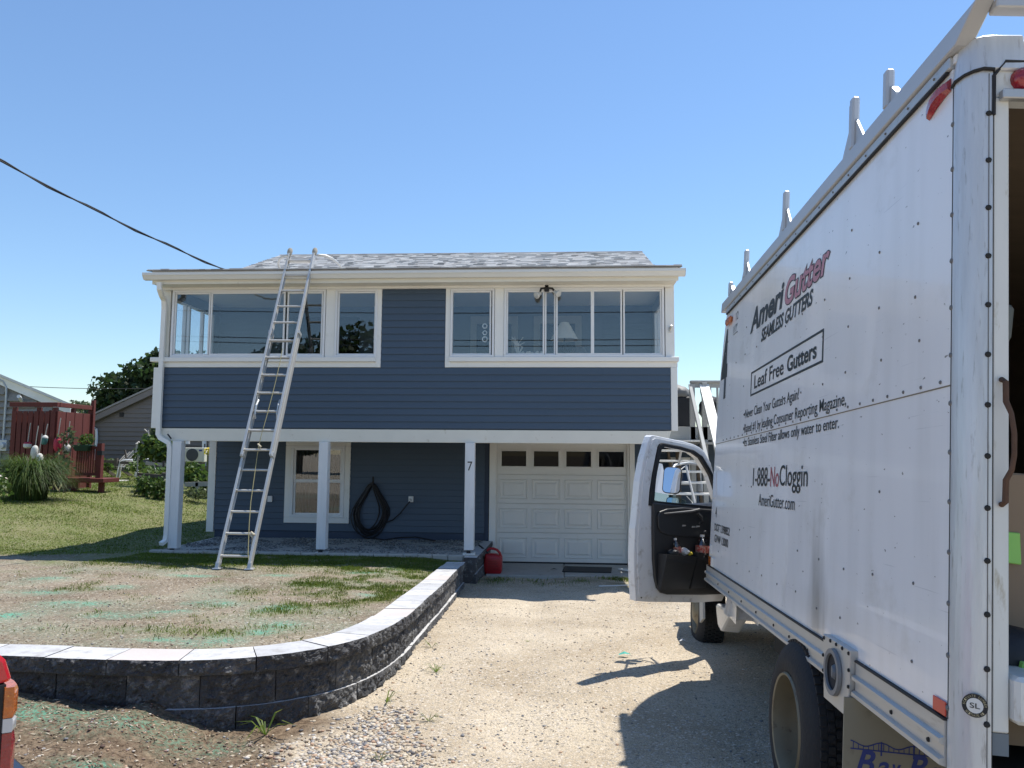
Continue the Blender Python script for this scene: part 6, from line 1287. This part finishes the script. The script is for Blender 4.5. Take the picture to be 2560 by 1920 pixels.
box('deck_rail', x0, x1+.05, ydk+.07, ydk+.17, zb2, zb2+.07, REDWOOD, shw); box('deck_rail', x0, x1, ydk+.08, ydk+.16, za-.02, za+.06, REDWOOD, shw); box('rail_post', x1, x1+.13, ydk+.06, ydk+.19, s_(200, 1196).z, zb2+.15, REDWOOD, shw)
def buoy(px, py, Y, r, h, m, tip, lab, ang=0, string=.5):
    c = P(px, py, Y); t = thing('buoy', lab, 'buoy', c, 'lobster buoys hung on the red shower'); ax = Vector((math.sin(ang), 0, math.cos(ang)))
    MB().lathe([(0, -h*.5), (r*.6, -h*.48), (r*.95, -h*.3), (r, 0), (r*.95, h*.25), (r*.7, h*.42), (r*.25, h*.5), (0, h*.5)], c, ax, 16).build('float', m, t, smooth_=True)
    if tip: MB().lathe([(r*.99, h*.2), (r*1.0, h*.26), (r*.72, h*.43), (r*.27, h*.51), (0, h*.52)], c+ax*.004, ax, 16).build('painted_band', tip, t, smooth_=True)
    MB().tube([c+ax*h*.5, c+ax*h*.5+Vector((.02, 0, string*.5)), c+ax*h*.5+Vector((.03, .02, string))], .012, 6).build('rope', WOODW, t)
buoy(69, 1113, 19.2, .10, .16, BUOYW, BUOYR, 'white buoy with red top hung on the shower front'); buoy(86, 1130, 18.9, .085, .34, BUOYW, None, 'taller white bullet buoy in the reeds by the shower', .1); buoy(100, 1145, 18.8, .075, .24, BUOYW, None, 'shorter white buoy tilted low in the reeds', -.25)
buoy(111, 1100, 19.2, .08, .24, BUOYG, BUOYW, 'teal and white buoy near the shower corner', .15, .3); buoy(144, 1110, 19.15, .095, .36, BUOYR, None, 'crimson bullet buoy on the shower corner', 0, .5); buoy(167, 1122, 19.6, .09, .26, BUOYW, None, 'scuffed white buoy right of the crimson one', 0, .6)
yr = MB().tube([P(146, 1128, 19.1), P(150, 1160, 19.05), P(155, 1190, 19.0), P(152, 1215, 18.9), P(145, 1227, 18.8), P(135, 1210, 18.8), P(132, 1195, 18.8)], .02, 6)
tag(yr.build('yellow_line', ROPE, None, org=P(146, 1128, 19.1), smooth_=True), 'yellow rope dangling from the crimson buoy to the grass', 'rope')
pb = thing('planter_box', 'dark green planter box with leafy plant on the shower deck rail', 'planter', P(210, 1125, ydk))
a, b = P(189, 1112, ydk+.1), P(232, 1128, ydk+.1); MB().hexa([(a.x+.08, ydk-.05, b.z), (b.x-.08, ydk-.05, b.z), (b.x-.08, ydk+.2, b.z), (a.x+.08, ydk+.2, b.z), (a.x, ydk-.1, a.z), (b.x, ydk-.1, a.z), (b.x, ydk+.25, a.z), (a.x, ydk+.25, a.z)]).build('trough', GREENP, pb, bevel=.01)
leaf_cloud(MB(), P(214, 1101, ydk+.1), (.22, .18, .17), 150, .09, seed=3).build('plant_leaves', LEAFM, pb, recalc=False)
box('small_planter', P(244, 1128, ydk).x, P(256, 1136, ydk).x, ydk-.02, ydk+.1, P(244, 1138, ydk).z, P(244, 1127, ydk).z, BLACK, shw)
# rose vine at the shower corner
vn = thing('climbing_rose', 'thin climbing rose growing up the shower corner', 'vine', G(158, 1236)); mb = MB(); ml = MB()
for k, pts in enumerate((((158, 1236), (163, 1180), (160, 1130), (158, 1095)), ((162, 1236), (172, 1160), (182, 1100), (178, 1085)), ((150, 1236), (140, 1200), (150, 1150)))):
    w3 = [P(x, y, 19.1) for x, y in pts]; mb.tube(w3, .012, 5)
    for p_ in w3[1:]: leaf_cloud(ml, p_, (.2, .15, .22), 32, .10, seed=40+k, shell=.1)
mb.build('stem', BARK, vn); ml.build('leaves', LEAFL, vn, recalc=False)
# ornamental reed clump, shrub
def arc_blades(c, n, h, spread, wd, seed):
    rg = np.random.default_rng(seed); mb = MB()
    for i in range(n):
        a = rg.random()*6.283; r0 = .35*spread*math.sqrt(rg.random()); b = Vector(c)+Vector((math.cos(a)*r0, math.sin(a)*r0, 0)); l = h*(.65+.5*rg.random()); d = Vector((math.cos(a+rg.normal()*.4), math.sin(a+rg.normal()*.4), 0)); bend = spread*(.35+.65*rg.random()); s__ = d.cross(Vector((0, 0, 1)))*wd
        tt = (0, .2, .4, .6, .8, 1); dr = 1.2+.5*rg.random(); pts = [b+d*bend*(t**1.7)+Vector((0, 0, l*(1.85*t-dr*t*t))) for t in tt]
        for j in range(5): w0, w1 = (1-.17*j), (1-.17*(j+1)); mb.face([pts[j]-s__*w0, pts[j]+s__*w0, pts[j+1]+s__*w1, pts[j+1]-s__*w1])
    return mb
g = G(70, 1248); rc = thing('reed_clump', 'big arching clump of ornamental grass beside the red shower', 'ornamental grass', g)
arc_blades(g, 2400, 1.35, 1.05, .009, 5).build('blades', GRASSD, rc, recalc=False)
g = G(-6, 1262); sh = thing('flowering_shrub', 'small flowering shrub at the very edge of the lawn', 'shrub', g)
leaf_cloud(MB(), g+Vector((-.1, 0, .38)), (.34, .35, .42), 420, .085, seed=8, shell=.2).build('leaves', LEAFM, sh, recalc=False); leaf_cloud(MB(), g+Vector((-.05, -.1, .6)), (.3, .3, .2), 22, .07, seed=9).build('blossoms', mat('pale_blossom', (.6, .5, .45), .8), sh, recalc=False)
# taupe lap-sided house, slate house, tan house
def lap_house(name, label, Y, wallpts, roof, m, exp, loc, rm=None):
    t = thing(name, label, 'house', loc); bk = MB().prism(wallpts, lambda x, z: (x, Y, z), lambda x, z: (x, Y+7, z)).build('wall', m, t)
    xs = [p_[0] for p_ in wallpts]; zs = [p_[1] for p_ in wallpts]; z = min(zs); mx = max(zs); n = len(wallpts)
    def span(zq):
        r = []
        for (x0, z0), (x1, z1) in zip(wallpts, wallpts[1:]+wallpts[:1]):
            if (z0 > zq) != (z1 > zq): r.append(x0+(x1-x0)*(zq-z0)/(z1-z0))
        return (min(r), max(r)) if len(r) > 1 else None
    while z < mx-.05:
        s2 = span(min(z+exp, mx-.02))
        if s2 and s2[1]-s2[0] > .05: MB().prism([(0, z+.03), (-.012, z+.03), (-.05, z), (-.055, z+.01), (-.008, z+exp+.028), (0, z+exp+.028)], lambda y, q_: (s2[0], Y+y, q_), lambda y, q_: (s2[1], Y+y, q_)).build('siding_board', m, bk)
        z += exp
    return t
Y3 = 34; q3 = lambda px, py: P(px, py, Y3)
A, B = q3(232, 1053), q3(560, 905); gb = .6
th = lap_house('taupe_house', 'taupe lap-sided house with white downspout behind the garden', Y3, [(A.x, gb), (B.x+3, gb), (B.x+3, B.z), (B.x, B.z), (A.x, A.z-.1)], None, TAUPE, .21, (A.x, Y3, gb))
MB().prism([(A.x-.35, A.z-.3), (A.x-.35, A.z-.02), (B.x, B.z+.25), (B.x, B.z-.05)], lambda x, z: (x, Y3-.3, z), lambda x, z: (x, Y3-.04, z)).build('rake_board', TAUPE, th)
MB().prism([(A.x-.4, A.z-.018), (A.x-.4, A.z+.07), (B.x, B.z+.34), (B.x, B.z+.252)], lambda x, z: (x, Y3-.35, z), lambda x, z: (x, Y3+7, z)).build('roof', CEDAR, th)
v_ = q3(305, 1037); box('gable_vent', v_.x-.08, v_.x+.1, Y3-.08, Y3-.031, v_.z-.1, v_.z+.1, BLACK, th)
MB().tube([q3(223, 1060)+Vector((0, -.3, 0)), q3(226, 1066)+Vector((0, -.3, 0)), q3(238, 1068)+Vector((0, -.2, 0)), q3(245, 1074)+Vector((0, -.12, 0)), q3(246, 1090)+Vector((0, -.12, 0)), q3(243, 1150)+Vector((0, -.12, 0))], .055, 8).build('downspout', VINYL, th, smooth_=True)
Y4 = 42; q4 = lambda px, py: P(px, py, Y4); A, B = q4(188, 1090), q4(243, 1036); C_ = q4(300, 1090)
sh_ = lap_house('slate_house', 'dark slate house with white gable trim between shower and taupe house', Y4, [(A.x+.2, .6), (C_.x, .6), (C_.x, A.z), (B.x, B.z-.35), (A.x+.2, A.z-.1)], None, SLATE, .25, (A.x, Y4, .6))
MB().prism([(A.x-.2, A.z-.45), (A.x-.2, A.z-.15), (B.x, B.z), (B.x, B.z-.3)], lambda x, z: (x, Y4-.2, z), lambda x, z: (x, Y4-.04, z)).build('rake_board', WHITE, sh_)
MB().prism([(A.x-.4, A.z-.25), (A.x-.3, A.z-.1), (B.x, B.z+.12), (C_.x+.3, A.z-.1), (C_.x+.3, A.z-.2), (B.x, B.z+.005)], lambda x, z: (x, Y4-.3, z), lambda x, z: (x, Y4+7, z)).build('roof', SLATE, sh_)
a, b = q4(232, 1073), q4(243, 1105); wn = box('window', a.x, b.x+.1, Y4-.1, Y4-.035, b.z, a.z, WHITE, sh_)
for i in range(3):
    hh = (a.z-b.z-.2)/3; box('pane', a.x+.1, b.x, Y4-.115, Y4-.101, b.z+.1+i*hh+.02, b.z+.1+(i+1)*hh-.02, DARKIN, wn)
Y5 = 30.5; q5 = lambda px, py: P(px, py, Y5)
tn = lap_house('tan_house', 'tan sided house corner seen under the porch beam', Y5, [(q5(524, 1100).x, .4), (q5(640, 1100).x, .4), (q5(640, 1000).x, q5(640, 1000).z), (q5(524, 1000).x, q5(524, 1000).z)], None, TAN, .2, (q5(530, 1150).x, Y5, .4))
MB().tube([q5(511, 1085), q5(511, 1165)], .09, 8).build('downspout', VINYL, tn); MB().tube([q5(470, 1085), q5(469, 1110)], .09, 8).build('downspout', VINYL, tn)
for k in range(4): MB().tube([q5(526+k*7, 1110)+Vector((0, -.5, 0)), q5(526+k*7, 1195)+Vector((0, -.5, 0))], .03, 6).build('railing_bar', WOODD, tn)
# mini-split unit
a, b = P(472, 1119, 29), P(519, 1155, 29); ac = thing('air_conditioner', 'cream outdoor air conditioner unit beyond the porch post', 'air conditioner', ((a.x+b.x)/2, 29, b.z))
box('case', a.x, b.x, 28.7, 29.0, b.z, a.z, mat('ac_cream', (.66, .63, .52), .5), ac, .02); cc = Vector((a.x+.30, 28.69, (a.z+b.z)/2)); MB().lathe([(0, .006), (.05, .008), (.23, .008), (.24, 0)], cc, (0, -1, 0), 28).build('fan_grille', mat('fan_dark', (.06, .065, .07), .6), ac)
box('badge', a.x+.56, a.x+.68, 28.69, 28.699, a.z-.14, a.z-.08, BLUEINK, ac); MB().beam((a.x+.1, 28.85, b.z-.2), (b.x-.1, 28.85, b.z-.2), .3, .38).build('stand', WOODD, ac)
# chairs on the far lawn
def adirondack(g, lab):
    t = thing('wooden_armchair', lab, 'chair', g); k = 1.0
    for i in range(5): x = -.24+i*.1; MB().beam(g+Vector((x*.9+.05, .1, .32)), g+Vector((x*1.25+.32, .62, .95-.05*abs(i-2))), .095, .025, up=(1, 0, 0)).build('back_slat', WOODW, t)
    for i in range(4): MB().box(g.x-.35, g.x+.32, g.y-.42+i*.13, g.y-.31+i*.13, g.z+.36-.02*i, g.z+.385-.02*i).build('seat_slat', WOODW, t)
    for s in (-.36, .36): MB().beam(g+Vector((s, -.45, .56)), g+Vector((s+.05, .4, .56)), .12, .03).build('armrest', WOODW, t); MB().beam(g+Vector((s, -.4, 0)), g+Vector((s, -.4, .55)), .09, .04, up=(0, 1, 0)).build('leg', WOODW, t); MB().beam(g+Vector((s*.9, .5, 0)), g+Vector((s*.9, -.4, .38)), .03, .12).build('leg', WOODD, t)
g = G(290, 1192); adirondack(g, 'weathered wooden slatted armchair at the back of the lawn')
def slingchair(g, lab, rz):
    t = thing('patio_chair', lab, 'chair', g, 'white framed patio chairs'); R_ = Matrix.Rotation(rz, 3, 'Z'); v = lambda x, y, z: g+R_@Vector((x, y, z))
    for s in (-.27, .27):
        MB().tube([v(s, -.3, 0), v(s, -.26, .35), v(s, -.22, .6), v(s, -.1, .66), v(s, .15, .66), v(s, .26, .55), v(s, .34, 0)], .018, 8).build('frame_side', VINYL, t, smooth_=True)
    MB().hexa([v(-.25, -.26, .42), v(.25, -.26, .42), v(.25, .2, .38), v(-.25, .2, .38), v(-.25, -.26, .435), v(.25, -.26, .435), v(.25, .2, .395), v(-.25, .2, .395)]).build('seat', SLING, t)
    mb = MB(); pr = [(.2, .38), (.26, .6), (.33, .85), (.42, 1.0), (.52, 1.05)]
    for (a1, b1), (a2, b2) in zip(pr, pr[1:]): mb.hexa([v(-.25, a1, b1), v(.25, a1, b1), v(.25, a1+.012, b1), v(-.25, a1+.012, b1), v(-.25, a2, b2), v(.25, a2, b2), v(.25, a2+.012, b2), v(-.25, a2+.012, b2)])
    mb.build('backrest', SLING, t)
    MB().tube([v(-.26, .2, .37), v(-.26, .33, .85), v(-.2, .42, 1.0), v(.2, .42, 1.0), v(.26, .33, .85), v(.26, .2, .37)], .016, 8).build('back_frame', VINYL, t, smooth_=True)
g = G(318, 1197); slingchair(g, 'white framed patio chair in front of the wooden armchair', -1.2); g = G(362, 1192); slingchair(g, 'curved grey patio chair beside the garden plants', -.9)
# vegetable garden: posts, rails, plants
gd_ = thing('garden_fence', 'rough dark garden fence of leaning posts and rails', 'fence', G(400, 1250))
for (x0, y0), (x1, y1), Y_, w_ in (((344, 1252), (356, 1190), 20.5, .16), ((405, 1258), (414, 1182), 20.3, .17), ((380, 1245), (384, 1192), 21, .12), ((392, 1170), (392, 1150), 22, .08), ((410, 1170), (410, 1152), 22, .08)): MB().beam(P(x0, y0, Y_), P(x1, y1, Y_), w_, w_*.8, up=(0, 1, 0)).build('post', WOODD, gd_, bevel=.01)
MB().beam(P(345, 1186, 20.6), P(425, 1193, 20.4), .06, .09).build('rail', WOODD, gd_); MB().beam(P(365, 1158, 22), P(428, 1163, 22), .06, .1).build('rail', WOODW, gd_); MB().beam(P(462, 1211, 20.5), P(550, 1209, 20.5), .06, .12).build('rail', WOODW, gd_); MB().beam(P(493, 1235, 20.5), P(493, 1206, 20.5), .08, .06, up=(0, 1, 0)).build('post', WOODW, gd_)
MB().beam(P(246, 1152, 26.5), P(345, 1159, 26), .06, .1).build('rail', WOODD, gd_); MB().beam(P(291, 1165, 26.2), P(291, 1145, 26.2), .1, .1, up=(0, 1, 0)).build('post', WOODD, gd_); MB().beam(P(316, 1146, 26.2), P(312, 1125, 26.2), .05, .05, up=(0, 1, 0)).build('post', WOODD, gd_)
def plant(px, py, Y, w_, h_, n, size, m, lab, seed, flat=.75):
    c = P(px, py, Y); b = G(px, py+h_*FPX/Y); t = thing('garden_plant', lab, 'plant', c-Vector((0, 0, h_)), 'plants in the vegetable garden')
    leaf_cloud(MB(), c, (w_, w_*.8, h_), n, size, flat, seed, .15).build('leaves', m, t, recalc=False)
    mb = MB()
    for k in range(4): mb.tube([c+Vector((random.uniform(-.2, .2)*w_, 0, -h_*1.05)), c+Vector((random.uniform(-.5, .5)*w_, 0, h_*.3))], .014, 5)
    mb.build('stem', BARK, t)
plant(386, 1118, 22.5, .48, .42, 420, .17, LEAFM, 'tall bean plant climbing its poles beside the patio chairs', 11); plant(392, 1088, 22.6, .22, .3, 120, .14, LEAFL, 'top of the pole beans against the taupe house', 12); plant(412, 1130, 22.2, .35, .36, 260, .18, LEAFM, 'broad leaved squash plant behind the downspout', 13); plant(352, 1135, 23, .25, .25, 120, .13, LEAFM, 'bright low plant below the bird feeder', 14)
plant(380, 1200, 20.9, .45, .42, 420, .11, LEAFM, 'leafy tomato plant between the leaning posts', 15); plant(415, 1195, 20.8, .3, .42, 260, .11, LEAFM, 'tomato plant hard against the white post', 16); plant(375, 1240, 20.6, .42, .2, 260, .10, LEAFD, 'dark low growth at the foot of the leaning posts', 17)
plant(362, 1215, 19.9, .3, .3, 240, .1, LEAFM, 'vine leaves over the nearest leaning post', 25); plant(402, 1222, 19.8, .28, .36, 260, .1, LEAFM, 'vine leaves hiding the garden rail', 26)
plant(487, 1190, 22, .36, .38, 300, .15, LEAFM, 'squash plant in the gap under the beam', 18); plant(520, 1205, 21.5, .4, .3, 300, .13, LEAFM, 'sprawling plant nearest the white corner board', 19); plant(500, 1232, 20.3, .55, .17, 260, .09, LEAFL, 'grey green weeds below the garden rail', 20); plant(475, 1170, 23, .2, .25, 120, .13, LEAFM, 'leaf tips right of the porch post', 21)
plant(265, 1160, 27, .5, .22, 220, .12, LEAFM, 'low hedge plant left of the wooden armchair', 22); plant(345, 1165, 25.5, .5, .2, 200, .12, LEAFM, 'green filler plants behind the patio chairs', 23)
yf = P(519, 1128, 27.5); t = thing('sunflower', 'yellow flower head beside the air conditioner', 'flower', yf); leaf_cloud(MB(), yf, (.12, .1, .14), 40, .1, seed=4).build('petals', YEL, t, recalc=False); MB().tube([yf, yf-Vector((0, 0, .9))], .015, 5).build('stem', LEAFM, t)
bf = P(346, 1118, 22.8); t = thing('bird_feeder', 'wooden bird feeder on a pole above the garden', 'bird feeder', bf); MB().lathe([(0, .19), (.10, .10), (.075, .09), (.075, -.13), (.09, -.14), (0, -.15)], bf, (0, 0, 1), 12).build('house_body', WOODW, t); MB().tube([bf, bf-Vector((0, 0, 1.0))], .02, 6).build('pole', WOODW, t)
sp_ = MB().tube([P(371, 1075, 22.4), P(376, 1130, 22.4)], .015, 5); sp_.tube([P(361, 1073, 22.4), P(371, 1082, 22.4), P(374, 1093, 22.4)], .02, 5); tag(sp_.build('bean_pole', WOODW, None, org=P(376, 1130, 22.4)), 'thin pale stick rising from the bean plants', 'stake')
pv = G(262, 1203); tag(MB().hexa([pv+Vector(q_) for q_ in ((-.3, -.2, 0), (.6, -.25, 0), (.7, .3, 0), (-.2, .3, 0), (-.28, -.18, .04), (.58, -.23, .04), (.68, .28, .04), (-.18, .28, .04))]).build('stepping_stone', CONC, None, org=pv, bevel=.02), 'pale flat stone in the grass by the shower deck', 'stone')
# trees and far wire
tb0 = P(350, 1130, 50); tb0.z = 1.0
tree('maple_tree', 'large dark green maple rising behind the taupe house', tb0, 6.5, [(-.6, 0, 4.2, 2.6, 2.2, 1.9), (1.2, 0, 5.6, 2.2, 2, 1.8), (-2.1, 0, 3.0, 1.6, 1.6, 1.5), (2.6, 0, 4.0, 2.4, 2, 2.4), (.3, -.6, 2.6, 2.6, 1.5, 1.3), (4.2, 0, 5.2, 2, 2, 2.2), (1.6, 0, 6.6, 1.5, 1.4, .9), (-1.2, .5, 3.6, 2.0, 1.8, 1.8), (2.2, .5, 5.2, 2.2, 1.8, 1.9)], 17000, .36, LEAFD, 'trees beyond the houses', 1)
t2 = P(190, 1130, 64); t2.z = 1.2
tree('willow_tree', 'pale feathery tree left of the maple above the red shower', t2, 5, [(0, 0, 3.2, 1.9, 1.6, 1.5), (1.8, 0, 2.6, 1.8, 1.5, 1.2), (-1.6, 0, 2.6, 1.4, 1.3, 1.2)], 6000, .26, LEAFL, 'trees beyond the houses', 2)
t2 = P(225, 1130, 58); t2.z = 1.2
tree('dark_tree', 'smaller dark tree in the gap below the maple', t2, 4, [(0, 0, 1.7, 1.5, 1.2, 1.4), (1.4, 0, 1.9, 1.4, 1.2, 1.3)], 3500, .3, LEAFD, 'trees beyond the houses', 3)
fwire = thing('far_wire', 'thin grey wire strung in front of the maple', 'cable', P(80, 960, 40)); MB().tube(catenary(P(-60, 958, 40), P(420, 970, 44), .15), .018, 5).build('wire', CABLE, fwire)
tag(MB().tube(catenary(P(185, 1070, 33), P(240, 1072, 33), .03), .02, 5).build('clothes_line', CABLE, None, org=P(185, 1070, 33)), 'dark line strung between shower and taupe house', 'cable')
# across the street behind the viewer: what the panes and mirrors reflect
for i, (x, y, s_) in enumerate(((-14.8, -27, 1.0), (-20.5, -30, .95), (-10.2, -31, .8))):
    b = Vector((x, y, 0)); tree('street_tree', ('tall street tree mirrored in the pane beside the centre wall', 'street tree mirrored behind the ladder', 'lower street tree mirrored by the centre wall')[i], b, 11*s_, [(0, 0, 5.5*s_, 3.2, 2.6, 3.2*s_), (1.0, 0, 8.4*s_, 2.2, 2, 2.2*s_), (-1.2, 0, 8.0*s_, 2.0, 2, 2.0*s_), (.4, 0, 3.2*s_, 3.0, 2, 1.8)], 2600, .55, LEAFD, 'trees across the street', 50+i)
for z, sag, y, cl in ((8.3, .5, -9, 'topmost'), (7.2, .6, -9.3, 'second'), (7.0, .7, -9.1, 'third'), (6.2, .5, -8.6, 'lowest')):
    MB_ = MB().tube(catenary(Vector((-26, y, z)), Vector((26, y-1, z+.3)), sag), .022, 5)
    tag(MB_.build('street_cable', CABLE, None, org=(0, y, z)), cl+' of the street cables mirrored in the porch windows', 'cable', 'overhead street cables')

bpy.data.scenes.remove(TS)
